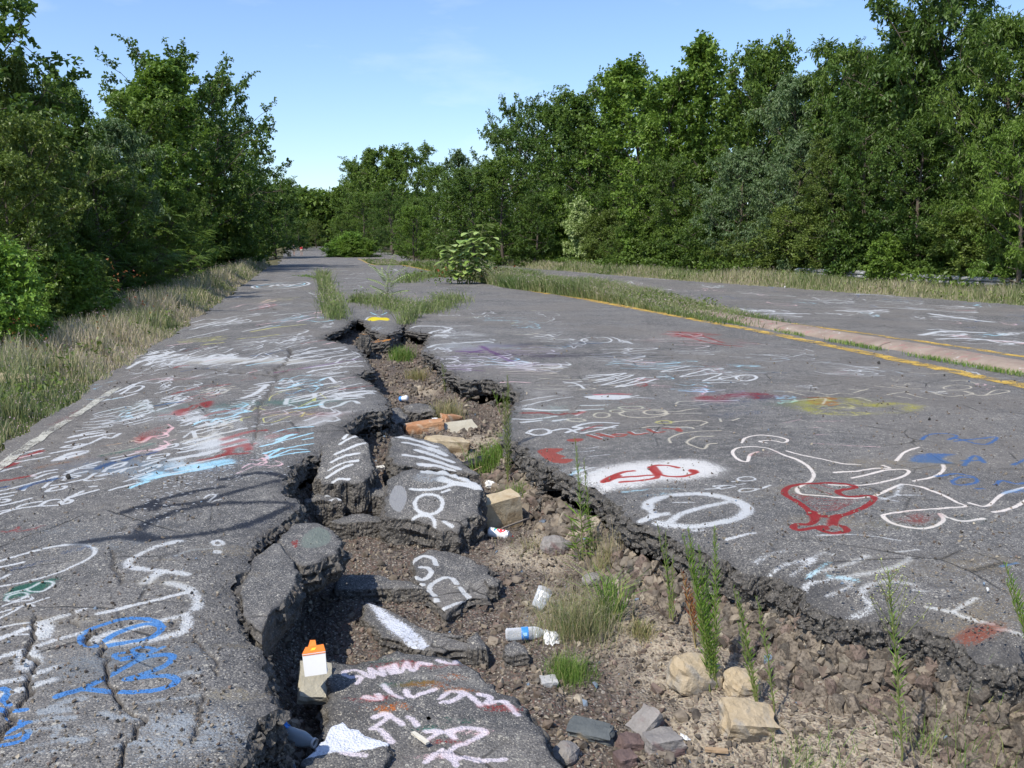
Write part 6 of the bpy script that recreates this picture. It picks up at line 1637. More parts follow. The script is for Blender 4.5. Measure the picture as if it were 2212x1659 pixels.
def zone(n, y0, y1, ufn, wpow=1.0, clump=None, p=1.25):
    y = (y0 ** (1 - p) + rl.rand(n) * (y1 ** (1 - p) - y0 ** (1 - p))) ** (1 / (1 - p))
    u0, u1 = ufn(y)
    u = u0 + (u1 - u0) * rl.rand(n) ** wpow
    x = u - SH * y
    if clump:
        k = vnoise(x, y, clump) > .25 + .35 * rl.rand(n)
        x, y = x[k], y[k]
    return x, y


def jagf(x, y): return (vnoise(x, y, 1.2) - .5) * .3


# left verge
x, y = zone(90000, 5.2, 75, lambda y: (u_left(y) + .02 + .12 * (vnoise(y, y, 1) - .6), u_left(y) - 2.75 - 0 * y), 1.2)
lat = (u_left(y) - (x + SH * y))
h = (.10 + .34 * smooth(0, .9, lat)) * (.6 + .7 * (vnoise(x, y, 2.1) > .45)) * (.5 + .8 * rl.rand(len(x))) * (.75 + .5 * vnoise(x, y, .8)) * np.interp(y, [5, 14, 30], [.8, .95, 1.25])
tone = np.clip(.46 + .6 * (vnoise(x, y, .35) - .3) + .25 * rl.randn(len(x)) + .12 * (y > 12) * (lat < 2), 0, 1)
grass_obj('verge_grass', np.column_stack([x, y, terr_z(x, y)]), h, .005 + .0007 * y, rl, M_GR, .45, tone, flowers=.08, kind='stuff', label='tall wispy grass with tiny pink flowers on the left verge')
# right verge
x, y = zone(60000, 14, 95, lambda y: (u_right(y) - .1, u_right(y) + 2.9), 1.0)
lat = (x + SH * y) - u_right(y)
h = (.12 + .45 * smooth(0, 1.0, lat)) * (.4 + .8 * rl.rand(len(x))) * (.7 + .6 * vnoise(x, y, .5))
tone = np.clip(.46 + .6 * (vnoise(x, y, .3) - .35) + .22 * rl.randn(len(x)), 0, 1)
grass_obj('verge_grass', np.column_stack([x, y, terr_z(x, y)]), h, .005 + .0007 * y, rl, M_GR, .45, tone, flowers=.06, kind='stuff', label='long tan and green grass along the right verge')
# median growth from where the kerb disappears
x, y = zone(90000, 17.6, 118, lambda y: (8.5 - .9 * smooth(26, 36, y) + .6 * smooth(45, 60, y), 10.2 + 0 * y + 3.2 * smooth(50, 66, y) - 1.5 * smooth(80, 95, y)), 1.0, p=1.5)
uu_ = x + SH * y
cov = smooth(17.5, 21, y) * (.35 + .65 * smooth(20, 25, y))
k = rl.rand(len(x)) < cov * np.where(uu_ > 9.9, smooth(19, 26, y), 1); x, y, uu_ = x[k], y[k], uu_[k]
h = (.16 + .42 * smooth(20, 30, y) * (1 - .55 * smooth(55, 85, y))) * (.45 + .8 * rl.rand(len(x))) * (.7 + .6 * vnoise(x, y, .7))
tone = np.clip(.20 + .5 * (vnoise(x, y, .5) - .35) + .2 * rl.randn(len(x)), 0, 1)
grass_obj('median_grass', np.column_stack([x, y, prof(y) + .0]), h, .005 + .0006 * y, rl, M_GR, 1.0, tone, flowers=.09, kind='stuff', label='dense weedy grass with pale pink flowers overgrowing the median')
# broadleaf weeds among the verge grass
for (lo, hi, f0, f1, n) in [(5.5, 60, lambda y: u_left(y) - .3, lambda y: u_left(y) - 3.0, 9000), (16, 80, lambda y: u_right(y) + .2, lambda y: u_right(y) + 2.8, 9000), (22, 60, lambda y: 8.7 + 0 * y, lambda y: 10.1 + 0 * y, 5000)]:
    x, y = zone(n, lo, hi, lambda y: (f0(y), f1(y)), 1, .9)
    m_ = len(x); A_ = Acc(); z = np.maximum(terr_z(x, y), prof(y) - .3) if lo != 22 else prof(y) + 0 * x
    sz = (.035 + .05 * rl.rand(m_)) * (1 + .012 * y)
    A_.add(*leaves(np.column_stack([x, y, z + .32 * rl.rand(m_)]), rl.randn(m_, 3), rl.randn(m_, 3) * .4 + [0, 0, 1], sz, sz * .6, rl.rand(m_)))
    link('verge_weeds', A_.mesh('verge_weeds', LM['olive']), None, kind='stuff')
# low green growth in the joints beside the kerb
for (u_, lo, hi, n, hh) in [(8.86, 9, 21, 3000, .075), (9.80, 11, 24, 1300, .05)]:
    x, y = zone(n, lo, hi, lambda y: (np.full(len(y), u_ - .10), np.full(len(y), u_ + .05)), 1, 2.2)
    grass_obj('joint_grass', np.column_stack([x, y, prof(y) + 0 * x]), hh * (.5 + .9 * rl.rand(len(x))), .005 + .0004 * y, rl, M_GRG, .9, kind='stuff')


def weeds(name, px_path, n, hh, wid, mat, label, cat='weeds', flowers=.12, lean=.8, group=None, leafy=0):
    W = to_world(px_path); seg = rl.randint(len(W) - 1, size=n) if len(W) > 1 else np.zeros(n, int)
    t = rl.rand(n)[:, None]
    p = W[seg] * (1 - t) + W[np.minimum(seg + 1, len(W) - 1)] * t + rl.randn(n, 2) * wid
    k = vnoise(p[:, 0], p[:, 1], 1.5) > .2; p = p[k]; n = len(p)
    c = p.mean(0)
    h = hh * (.2 + 1.0 * rl.rand(n) ** 1.5) * (.6 + .7 * vnoise(p[:, 0], p[:, 1], 2))
    z = np.zeros(n) - .01
    P = np.column_stack([p, z]); P0 = np.array([c[0], c[1], 0])
    o = grass_obj(name, P - P0, h, .004 + .0006 * p[:, 1], rl, mat, 1.1, np.clip(.12 + .45 * rl.rand(n), 0, 1), label=label, cat=cat, group=group, loc=tuple(P0), kind='stuff' if cat is None else None)
    if flowers:
        s = rl.rand(n) < flowers
        T = P[s] - P0; T[:, 2] += h[s] * .95
        scatter('flower_heads', T + rl.randn(len(T), 3) * .02, np.full(len(T), .012 + .0005 * c[1]), HSM[:3], rl, M_PINK, o)
    if leafy:
        A_ = Acc(); m_ = n // 3
        Q = P[:m_] - P0; Q[:, 2] = h[:m_] * rl.rand(m_)
        A_.add(*leaves(Q, rl.randn(m_, 3) + [0, 0, .3], rl.randn(m_, 3) * .4 + [0, 0, 1], np.full(m_, leafy), np.full(m_, leafy * .5), rl.rand(m_)))
        link('leaves', A_.mesh('leaves', LM['bright']), o, kind='stuff')
    return o


weeds('weed_clump', [(728, 692), (718, 668), (708, 640), (700, 612), (695, 600)], 2600, .62, .14, M_GR, 'tall narrow band of weeds along the crack left of the sapling', leafy=.05)
weeds('weed_clump', [(800, 650), (850, 664), (900, 678), (950, 662), (975, 648)], 3200, .42, .3, M_GR, 'wide low band of flowering weeds behind the yellow heart', leafy=.05)
weeds('weed_clump', [(875, 700), (880, 690), (895, 685)], 500, .42, .09, M_GR, 'weeds at the head of the fissure right of the yellow heart', leafy=.04)
weeds('weed_clump', [(870, 612), (905, 600), (950, 598), (990, 600)], 1500, .5, .35, M_GR, 'dark leafy weeds spreading in front of the big leaved sapling', leafy=.12, flowers=0)
weeds('weed_clump', [(640, 596), (665, 598), (690, 601)], 300, .15, .12, M_GRG, 'thin line of weeds in the far crack left of the tall weed band', None, flowers=0)
weeds('weed_clump', [(770, 652), (790, 655)], 500, .4, .15, M_GR, 'small leafy weed clump left of the sapling', leafy=.08, flowers=0)


# ------------------------------------------------------------------ undergrowth and far woods: leafy masses nobody could count
def leaf_mass(name, n, ufn, y0, y1, hfn, size, mat, p=1.3, label=None, tilt=.3):
    y = (y0 ** (1 - p) + rl.rand(n) * (y1 ** (1 - p) - y0 ** (1 - p))) ** (1 / (1 - p))
    u0, u1 = ufn(y); t = rl.rand(n); x = u0 + (u1 - u0) * t - SH * y
    H_ = hfn(x, y, t)
    z = terr_z(x, y) + H_ * rl.rand(n) ** .6
    # clump: pull leaves towards lattice of clump centres
    c = np.stack([np.round(x / .7), np.round(y / .7), np.round(z / .6)], 1)
    jit = np.stack([vnoise(c[:, 0] + c[:, 2] * 3, c[:, 1], .77), vnoise(c[:, 1] + 5 * c[:, 2], c[:, 0], .77), vnoise(c[:, 0] - c[:, 1], c[:, 2], .77)], 1)
    tone = np.clip(jit[:, 0] * .7 + .3 * rl.rand(n), 0, 1)
    keep = jit[:, 1] > .28
    P = np.column_stack([x, y, z])[keep] + (jit[keep] - .5) * .5; m_ = len(P)
    D = rl.randn(m_, 3); D[:, 2] -= tilt
    sz = size * (.7 + .6 * rl.rand(m_)) * (1 + P[:, 1] * .006)
    A_ = Acc(); A_.add(*leaves(P, D, rl.randn(m_, 3) * .5 + [0, 0, 1], sz, sz * .6, tone[keep]))
    return link(name, A_.mesh(name, LM[mat]), None, label, None, None, 'stuff')


leaf_mass('undergrowth', 62000, lambda y: (u_right(y) + 2.2, u_right(y) + 7), 16, 150, lambda x, y, t: (.5 + 2.6 * vnoise(x, y, .25)) * (.35 + .65 * t), .13, 'mid', label='leafy undergrowth below the right hand trees')
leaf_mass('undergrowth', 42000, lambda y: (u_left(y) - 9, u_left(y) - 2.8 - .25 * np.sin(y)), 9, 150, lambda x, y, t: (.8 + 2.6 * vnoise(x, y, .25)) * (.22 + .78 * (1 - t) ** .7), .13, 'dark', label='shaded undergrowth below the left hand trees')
leaf_mass('distant_woods', 46000, lambda y: (-26 + 0 * y, 34 + 0 * y), 232, 262, lambda x, y, t: (10 + 8 * vnoise(x, y, .09)), .62, 'mid', 1.02, label='dense distant woods closing the view')
leaf_mass('distant_woods', 26000, lambda y: (19.5 + 0 * y, 34 + 0 * y), 62, 200, lambda x, y, t: (3 + 6 * vnoise(x, y, .08)) * (.4 + .6 * t), .30, 'mid', 1.02, label='dense distant woods right of the far road')
# ------------------------------------------------------------------ saplings
def big_leaf_plant():
    x, y = -1.9, 38.
    rng = np.random.RandomState(31)
    e_ = empty('sapling', (x, y, 0), 'big pale leaved sapling rising from the overgrown median', 'sapling')
    ST = Acc(); LV = Acc()
    for (dx, top, lean) in [(-1.2, 1.75, -.35), (-.5, 1.95, -.15), (.2, 1.9, .1), (.7, 2.75, .35), (1.0, 2.35, .9), (.3, 2.3, .2), (-.9, 1.5, -.7)]:
        p = curve_path((dx * .3, rng.randn() * .2, 0), (lean * .5, rng.randn() * .1, 1), top, rng, 8, .02, .05)
        ST.add(*tube(p, np.linspace(.03, .012, len(p)), 5))
        for k in range(2, len(p)):
            for j in range(3):
                az = rng.rand() * 6.28; d = np.array([math.cos(az), math.sin(az), .1 + .3 * rng.rand()])
                q = p[k] + d * .22
                ST.add(*tube(np.array([p[k], (p[k] + q) / 2 + [0, 0, .02], q]), [.008, .006, .004], 3))
                L_ = .34 + .2 * rng.rand()
                # broad blade of four panels
                D = d + np.array([0, 0, -.35]); D /= np.linalg.norm(D); S = np.cross(D, [0, 0, 1.]); S /= np.linalg.norm(S); N2 = np.cross(S, D)
                rows = []
                for t, w in [(0, .12), (.25, .85), (.55, 1.0), (.82, .6), (1, .05)]:
                    c = q + D * L_ * t - np.array([0, 0, .18 * L_ * t * t])
                    rows += [c - S * w * L_ * .38 + N2 * w * L_ * .1, c, c + S * w * L_ * .38 + N2 * w * L_ * .1]
                f = []
                for r_ in range(4):
                    for s in range(2):
                        a = r_ * 3 + s; f.append([a, a + 1, a + 4, a + 3])
                LV.add(rows, np.array(f), np.full(15, rng.rand()))
    link('stem', ST.mesh('stem', M_TWIG, True), e_)
    link('leaves', LV.mesh('leaves', LM['pale'], True), e_, kind='stuff')
    LR = Acc(); n = 60
    P = np.column_stack([rng.randn(n) * .9, rng.randn(n) * .3, .3 + .6 * rng.rand(n)])
    LR.add(*leaves(P, rng.randn(n, 3), rng.randn(n, 3) + [0, 0, 1], np.full(n, .16), np.full(n, .1), rng.rand(n)))
    link('rusty_leaves', LR.mesh('rusty_leaves', LM['rust']), e_, kind='stuff')
    LG = Acc(); n = 700
    P = np.column_stack([rng.randn(n) * 1.1, rng.randn(n) * .4, .1 + .9 * rng.rand(n) ** 1.3])
    LG.add(*leaves(P, rng.randn(n, 3), rng.randn(n, 3) * .4 + [0, 0, 1], .09 + .08 * rng.rand(n), .06 + .05 * rng.rand(n), rng.rand(n)))
    link('lower_leaves', LG.mesh('lower_leaves', LM['mid']), e_, kind='stuff')


big_leaf_plant()
bpy.data.objects['sapling'].scale = (.85, .85, .88)


def frond_sapling(x, y, H_, L_, label, mat, rust=False, seed=3):
    rng = np.random.RandomState(seed)
    e_ = empty('sapling', (x, y, 0), label, 'sapling')
    p = curve_path((0, 0, 0), (.02, 0, 1), H_ * .75, rng, 8, .02, .03)
    st = Acc(); st.add(*tube(p, np.linspace(.014, .006, len(p)), 5)); link('stem', st.mesh('stem', M_TWIG, True), e_)
    LV = Acc(); TP = []; TD = []
    for k in range(11):
        az = k * 2.4; TP.append(p[min(8, 2 + k // 2)]); TD.append([math.cos(az), math.sin(az) * .5, .9 + .1 * k])
    make_fronds(LV, np.array(TP), np.array(TD), rng, L_, 11, None, .045, .15, .4)
    link('leaves', LV.mesh('leaves', LM[mat]), e_, kind='stuff')


frond_sapling(-7.6 + .1, 26.5, 1.15, .65, 'ailanthus sapling with striped looking fronds behind the yellow heart', 'pale')
# a second small frond cluster is part of the same stand
x_, y_ = G(838, 655); bpy.data.objects['sapling.001'].location = (x_, y_, 0)


# ------------------------------------------------------------------ horseweed stalks in the fissure
def stalk_plant(base, tops, label, dense=1.0, leaf=.05, flower=False, mat='weed', brown=0, seed=1, spread=0, cat='weed', xyz=None, bushy=0, group='tall narrow leaved weeds in the fissure'):
    rng = np.random.RandomState(seed)
    x, y, z = xyz or hit(*base)
    e_ = empty('horseweed', (x, y, z), label, cat, group)
    for i, (tx, ty) in enumerate(tops):
        st = Acc(); LV = Acc()
        a = (tx * K - 512) / 924
        T = np.array([a * y, y + .02 * i, topz(ty, y)]) - np.array([x, y, z])
        b = np.array([rng.randn() * .012, rng.randn() * .012, -.02])
        n = 14
        t = np.linspace(0, 1, n)[:, None]
        p = b + (T - b) * t + np.sin(t * 2.6 + i) * np.array([.012, .01, 0]) + rng.randn(n, 3) * .002
        st.add(*tube(p, np.linspace(.0045, .0018, n), 5))
        L_ = np.linalg.norm(T)
        m_ = int(L_ * 125 * dense)
        s = np.linspace(.12 if not brown else .3, 1.0, m_) ; k = s * (n - 1); k0 = np.minimum(k.astype(int), n - 2)
        P = p[k0] + (p[k0 + 1] - p[k0]) * (k - k0)[:, None]
        az = np.arange(m_) * 2.4; D = np.column_stack([np.cos(az), np.sin(az), 1.3 + 1.1 * s + rng.randn(m_) * .35])
        if bushy: D[:, 2] -= bushy * (s < .45)
        ll = leaf * .85 * (.55 + .8 * np.sin(np.pi * np.clip(s * 1.05, 0, 1)) ** .8) * (.8 + .4 * rng.rand(m_)) * (1 + 1.5 * bushy * (s < .4))
        LV.add(*leaves(P, D, np.tile([0, 0, 1.], (m_, 1)) + rng.randn(m_, 3) * .3, ll, np.full(m_, .003) + ll * .03, rng.rand(m_)))
        link('stem', st.mesh('stem', M_TWIG if not brown else M_DRYST, True), e_)
        link('leaves', LV.mesh('leaves', LM[mat]), e_, kind='stuff')
        if flower:
            br = Acc(); FP = []
            for k in range(15):
                s_ = .62 + .38 * k / 15; kk = s_ * (n - 1); k0_ = min(int(kk), n - 2); q = p[k0_] + (p[k0_ + 1] - p[k0_]) * (kk - k0_)
                az_ = k * 2.4; ln = .17 * (1.15 - s_) * 2.3
                w = curve_path(q, (math.cos(az_) * .8, math.sin(az_) * .5, .8), ln, rng, 4, .1, .05)
                br.add(*tube(w, np.linspace(.0018, .001, 5), 3))
                for _ in range(10):
                    FP.append(w[rng.randint(1, 5)] + rng.randn(3) * .008)
            link('side_branch', br.mesh('side_branch', M_TWIG, True), e_)
            FP = np.array(FP)
            scatter('buds', FP, .004 + .006 * rng.rand(len(FP)), HSM[:2], rng, M_BUD, e_)
    return e_


M_BUD = simple('pale_bud', (.42, .46, .16), .8, .1)
stalk_plant((1253, 1215), [(1243, 952), (1236, 1120)], 'tall thin weed with a drooping leafy tuft on the right rim', .8, .05, seed=1, bushy=1.2)
stalk_plant((1278, 1205), [(1262, 992), (1268, 1090)], 'slim weed just right of the drooping tuft', .7, .04, seed=2)
stalk_plant((1447, 1345), [(1428, 1132), (1452, 1150), (1475, 1205)], 'weed with thin upright stems left of the densest clump', .7, .035, seed=3)
stalk_plant((1543, 1490), [(1556, 1142), (1492, 1160), (1508, 1145), (1535, 1190), (1528, 1260), (1550, 1240)], 'densest clump of bright green upright weeds in the fissure', 1.5, .05, seed=4)
stalk_plant((1500, 1400), [(1486, 1235), (1512, 1280)], 'brown withered weed between two green clumps', 1.0, .05, mat='rust', brown=1, seed=5)
stalk_plant((1642, 1530), [(1604, 1272), (1622, 1285), (1630, 1350)], 'weed with two small flower heads right of the densest clump', .9, .04, seed=6)
stalk_plant((1664, 1540), [(1656, 1292)], 'single straight weed beside the twin flower heads', .9, .04, seed=7)
stalk_plant((1952, 1650), [(1951, 1235)], 'lone tall weed with a branching flower head at the lower right', 1.0, .05, flower=True, seed=8)
stalk_plant((1097, 1050), [(1094, 812), (1088, 850)], 'tall yellowing weed against the right wall of the far fissure', 1.1, .06, mat='olive', brown=0, seed=9)
stalk_plant((1080, 900), [(1062, 845)], 'curved grass like weed below the far right rim', .5, .09, seed=10)
stalk_plant((958, 850), [(952, 785), (962, 800)], 'small yellow green weed on the far right wall', 1.0, .06, mat='olive', seed=11)
stalk_plant((0, 0), [(2216, 1225), (2230, 1260)], 'green weed poking in at the right edge of the photo', 1.2, .06, seed=12, xyz=(2.08, 3.35, -.2))


def clump(base, rad, n, hh, mat, label, lean=.8, wd=.0035, seed=1, cat='grass clump', rad2=None):
    rng = np.random.RandomState(seed)
    x, y, z = hit(*base)
    p = rng.randn(n, 2) * [rad, rad2 or rad] * .55
    zz = floor_z(x + p[:, 0], y + p[:, 1]) - z
    return grass_obj('grass_clump', np.column_stack([p, zz - .005]), hh * (.35 + .75 * rng.rand(n)), wd, rng, mat, lean, label=label, cat=cat, group='grass clumps in the fissure', loc=(x, y, z))


clump((1250, 1365), .17, 850, .26, M_GR, 'largest wispy grass clump beside the bottle and the cup', .9, .003, 1, rad2=.13)
clump((1235, 1355), .20, 420, .34, M_GRD, 'straw coloured dry stems mixed into the largest grass clump', 1.0, .002, 2)
clump((1320, 1330), .08, 110, .36, M_GRG, 'broad bladed green grass on the right of the largest clump', 1.0, .009, 3)
clump((1228, 1460), .10, 900, .13, M_GRG, 'small dense mat of fine green grass below the largest clump', .8, .0025, 4)
clump((1075, 1000), .20, 900, .24, M_GRG, 'bushy green weeds below the right rim by the flat pale stone', 1.0, .007, 5)
clump((965, 905), .17, 500, .30, M_GRD, 'dry yellowing grass on the far right slope', .8, .005, 6)
clump((868, 775), .18, 600, .28, M_GRG, 'grass tuft in the narrow head of the fissure', .7, .008, 7)
clump((900, 820), .13, 380, .22, M_GRD, 'sparse grass on the far gravel', .8, .007, 8)
clump((1385, 1370), .06, 260, .10, M_GRD, 'little dry moss and grass patch on the sandy slope', 1.0, .004, 9)
clump((2060, 1640), .25, 160, .24, M_GRG, 'thin grass blades at the bottom right of the stone wall', .8, .0035, 10)
clump((1300, 1240), .09, 160, .34, M_GRD, 'dry brown stems rising behind the largest clump', .5, .0025, 11)
clump((1160, 1180), .16, 220, .10, M_GRD, 'flattened dry straw beside the spray can', 1.6, .003, 12)
clump((1110, 1080), .10, 250, .16, M_GRG, 'green weeds hanging beside the tan stone block', 1.0, .005, 13)
clump((1750, 1655), .14, 120, .16, M_GRG, 'low sprawling weed in the bottom foreground', 1.2, .003, 14)


# ------------------------------------------------------------------ litter
def lathe(profile, n=24):
    pr = np.array(profile, float); th = np.linspace(0, 2 * math.pi, n, endpoint=False)
    V_ = np.stack([pr[:, 0][:, None] * np.cos(th), pr[:, 0][:, None] * np.sin(th), np.repeat(pr[:, 1][:, None], n, 1)], -1)
    i_ = np.arange(len(pr) * n).reshape(len(pr), n)
    f_ = np.stack([i_[:-1], np.roll(i_, -1, 1)[:-1], np.roll(i_, -1, 1)[1:], i_[1:]], -1).reshape(-1, 4)
    return V_.reshape(-1, 3), f_


def lathe_obj(name, profile, mat, parent, n=24, **kw):
    v, f = lathe(profile, n)
    return link(name, mesh_np(name, v, f, mat, smooth_=True), parent, **kw)


def glass(name, col=(.9, .92, .93), alpha=.42, rough=.12):
    q = NT(name)
    p = q.n('BsdfPrincipled'); p.inputs['Base Color'].default_value = col + (1,); p.inputs['Roughness'].default_value = rough; p.inputs['Specular IOR Level'].default_value = .7
    t = q.n('BsdfTransparent'); t.inputs['Color'].default_value = (.92, .95, .96, 1); m_ = q.n('MixShader')
    lw_ = q.n('LayerWeight'); lw_.inputs['Blend'].default_value = .35
    q.put(m_.inputs[0], q.rng(lw_.outputs['Facing'], 0, 1, alpha * .55, 1.0))
    q.t.links.new(t.outputs[0], m_.inputs[1]); q.t.links.new(p.outputs[0], m_.inputs[2]); q.t.links.new(m_.outputs[0], q.out.inputs[0])
    return q.m


M_PET = glass('clear_plastic'); M_PETG = glass('dull_grey_plastic', (.45, .50, .52), .8, .3)
M_WHITE = simple('white_card', (.80, .79, .76), .6, .3, .03, 60); M_ORANGE = simple('orange_print', (.85, .22, .03), .5, .3, .05); M_YPR = simple('yellow_print', (.85, .62, .05), .5)
M_CANW = simple('white_enamel', (.80, .80, .79), .35, .5, .04, 60); M_METAL = NT('bare_tin').pbr((.55, .55, .54), .35, None, .5, Metallic=.9)
M_REDP = simple('red_print', (.55, .05, .06), .4); M_GREENP = simple('green_print', (.05, .35, .12), .4); M_BLUEP = simple('blue_print', (.05, .25, .70), .35, .4, .1, 80); M_CYANP = simple('light_blue_print', (.35, .60, .82), .35)
M_BLACK = simple('black_rubber', (.02, .02, .022), .6)
M_PAPER = simple('crumpled_paper', (.74, .73, .70), .8, .2, .06, 40)

# water bottle lying on its side, base to the left
x, y, z = hit(1092, 1388)
b = empty('water_bottle', (x, y, z + .045), 'clear ribbed plastic water bottle with a blue label lying by the grass', 'bottle', None, (R(3), R(88), R(6)))
rp_ = [(.0, .0), (.022, .0), (.031, .006)]
for i in range(9):
    rp_ += [(.0325, .012 + i * .012), (.0300, .017 + i * .012)]
rp_ += [(.0325, .125), (.0325, .150), (.030, .165), (.020, .185), (.0125, .196), (.0125, .212)]
lathe_obj('bottle_body', rp_, M_PET, b)
lab = lathe_obj('label', [(.0332, .082), (.0335, .083), (.0335, .117), (.0332, .118)], M_BLUEP, b)
v, f = lathe([(.0338, .088), (.0338, .100), (.0338, .110)], 24)
fm = np.isin(np.arange(len(f)) % 24, [3, 4, 9, 10, 11, 16, 17, 21])
link('label_print', mesh_np('label_print', v, f[fm], M_CYANP, smooth_=True), lab)
lathe_obj('cap', [(.0, .222), (.014, .222), (.014, .206), (.0135, .205)], M_WHITE, b)
# plastic cup tipped over
x, y, z = hit(1160, 1325)
c = empty('plastic_cup', (x, y, z + .035), 'clear plastic cup with faint white print tipped beside the grass clump', 'cup', None, (R(-30), R(38), R(10)))
cup = lathe_obj('cup_body', [(.0, 0), (.032, 0), (.036, .03), (.040, .07), (.044, .108), (.046, .110)], M_PET, c)
v, f = lathe([(.0385, .055), (.0392, .066), (.0400, .077), (.0408, .086)], 30)
fm = [i for i in range(len(f)) if (i // 30, i % 30) in {(0, 18), (0, 19), (1, 18), (2, 18), (2, 19), (0, 21), (0, 22), (1, 22), (2, 21), (2, 22), (0, 16), (1, 15), (2, 16)}]
link('printed_letters', mesh_np('printed_letters', v * [1.02, 1.02, 1], f[fm], M_WHITE), cup)
# spray can
x, y, z = hit(1062, 1160)
s = empty('spray_can', (x - .02, y - .03, z + .05), 'white spray paint can with red and green marks lying against the slab', 'spray can', None, (R(0), R(96), R(-16)))
v, f = lathe([(.0, 0), (.026, .0), (.031, .004)] + [(.033, .008 + i * .0066) for i in range(20)] + [(.031, .140), (.0325, .144)], 36)
mi = np.zeros(len(f), int); rr = np.arange(len(f)) // 36; cc = np.arange(len(f)) % 36
a0 = 19
mi[(((rr - 15) / 4.2) ** 2 + ((cc - a0) / 4.4) ** 2 < 1)] = 1
mi[(((rr - 15) / 2.6) ** 2 + ((cc - a0) / 2.6) ** 2 < 1)] = 0
mi[(np.abs(rr - 15) < 1.2) & (np.abs(cc - a0) < 2.4)] = 1
mi[(((rr - 9) / 1.6) ** 2 + ((cc - a0 + 1) / 2.2) ** 2 < 1)] = 2
mi[(((rr - 8.5) / 1.2) ** 2 + ((cc - a0 - 2) / 1.6) ** 2 < 1)] = 3
mi[(rr >= 5) & (rr < 6) & (np.abs(cc - a0) < 5) & (cc % 2 == 0)] = 4
mi[(rr >= 22) & (np.abs(cc - 16) < 40) & (rr < 23)] = 4
link('can_body', mesh_np('can_body', v, f, None, smooth_=True, mats=[M_CANW, M_REDP, M_GREENP, M_BLUEP, M_METAL], midx=mi), s)
lathe_obj('dome', [(.0325, .144), (.030, .150), (.020, .160), (.013, .164), (.013, .168), (.004, .170), (0, .170)], M_METAL, s)
lathe_obj('valve_stem', [(.003, .168), (.003, .182), (0, .182)], M_REDP, s)
# grey bottle half hidden under the left rim
x, y, z = hit(640, 1612)
g = empty('glass_bottle', (x, y, z + .04), 'dusty grey bottle with its open mouth showing in the shade of the left rim', 'bottle', None, (R(10), R(94), R(-14)))
lathe_obj('bottle_body', [(0, -.07), (.026, -.07), (.031, -.06), (.031, .03), (.024, .055), (.018, .07), (.018, .088)], M_PETG, g)
lathe_obj('mouth_ring', [(.0155, .083), (.0205, .083), (.0205, .092), (.0155, .092), (.0155, .083)], M_PAPER, g)


# fast food carton
def carton():
    x, y = G(681, 1424, -.15); z = -.15
    e_ = empty('food_carton', (x, y, z), 'white and orange fast food carton lying by the left rim', 'carton', None, (R(-14), R(-4), R(10)))
    w, d, h = .046, .042, .058
    def poly(name, vs, fs, m, par=e_):
        return link(name, mesh_np(name, np.array(vs, float), np.array(fs), m), par)
    vs = [(-w, -d, -h), (w, -d, -h), (w, d, -h), (-w, d, -h), (-w * 1.05, -d, h * .62), (w * 1.05, -d, h * .62), (w * .8, d, h * .8), (-w * .8, d, h * .8)]
    body = poly('carton_body', vs, [[3, 2, 1, 0], [0, 1, 5, 4], [1, 2, 6, 5], [2, 3, 7, 6], [3, 0, 4, 7]], M_WHITE)
    t = [(-w * 1.06, -d - .001, h * .62), (w * 1.06, -d - .001, h * .62), (w * .85, d * .3, h * .98), (-w * .8, d * .3, h * .93), (w * .9, d, h * .80), (-w * .9, d, h * .74)]
    lid = poly('lid', t, [[0, 1, 2, 3], [3, 2, 4, 5]], M_ORANGE)
    fl_ = [(-w * .55, d * .3, h * .94), (w * .2, d * .3, h * .94), (w * .12, d * .75, h * 1.30), (-w * .35, d * .7, h * 1.34)]
    poly('flap', fl_ + [(q[0], q[1] + .002, q[2]) for q in fl_], [[0, 1, 2, 3], [7, 6, 5, 4]], M_ORANGE)
    yl = [(-.016, -d * .66, h * .725), (.004, -d * .66, h * .725), (.010, -d * .2, h * .845), (-.008, -d * .2, h * .845)]
    poly('printed_mark', [(q[0], q[1] - .001, q[2] + .0015) for q in yl], [[0, 1, 2, 3]], M_YPR, lid)
    st = [(-w * 1.02, -d - .0012, h * .50), (w * 1.02, -d - .0012, h * .50), (w * 1.03, -d - .0012, h * .56), (-w * 1.03, -d - .0012, h * .56)]
    poly('printed_line', [(q[0], q[1] - .001, q[2]) for q in st], [[0, 1, 2, 3]], M_ORANGE, body)


carton()


def crumple(px, py, size, label, mat, cat='paper', seed=1, flat=.5, name='crumpled_paper', lift=.0):
    x, y, z = hit(px, py)
    rng = np.random.RandomState(seed)
    bm = bmesh.new(); bmesh.ops.create_icosphere(bm, subdivisions=3, radius=.5)
    for v in bm.verts:
        p = v.co.copy(); f = mnoise.noise(p * 4 + Vector((seed, 0, 0))) + .6 * mnoise.noise(p * 9 + Vector((0, seed, 0)))
        v.co = p * (1 + .55 * f); v.co.z *= flat
    me = bpy.data.meshes.new(name); bm.to_mesh(me); bm.free(); me.materials.append(mat)
    return link(name, me, None, label, cat, None, None, (x, y, z + size * flat * .3 + lift), (rng.rand(), rng.rand() * .5, rng.rand() * 3), size)


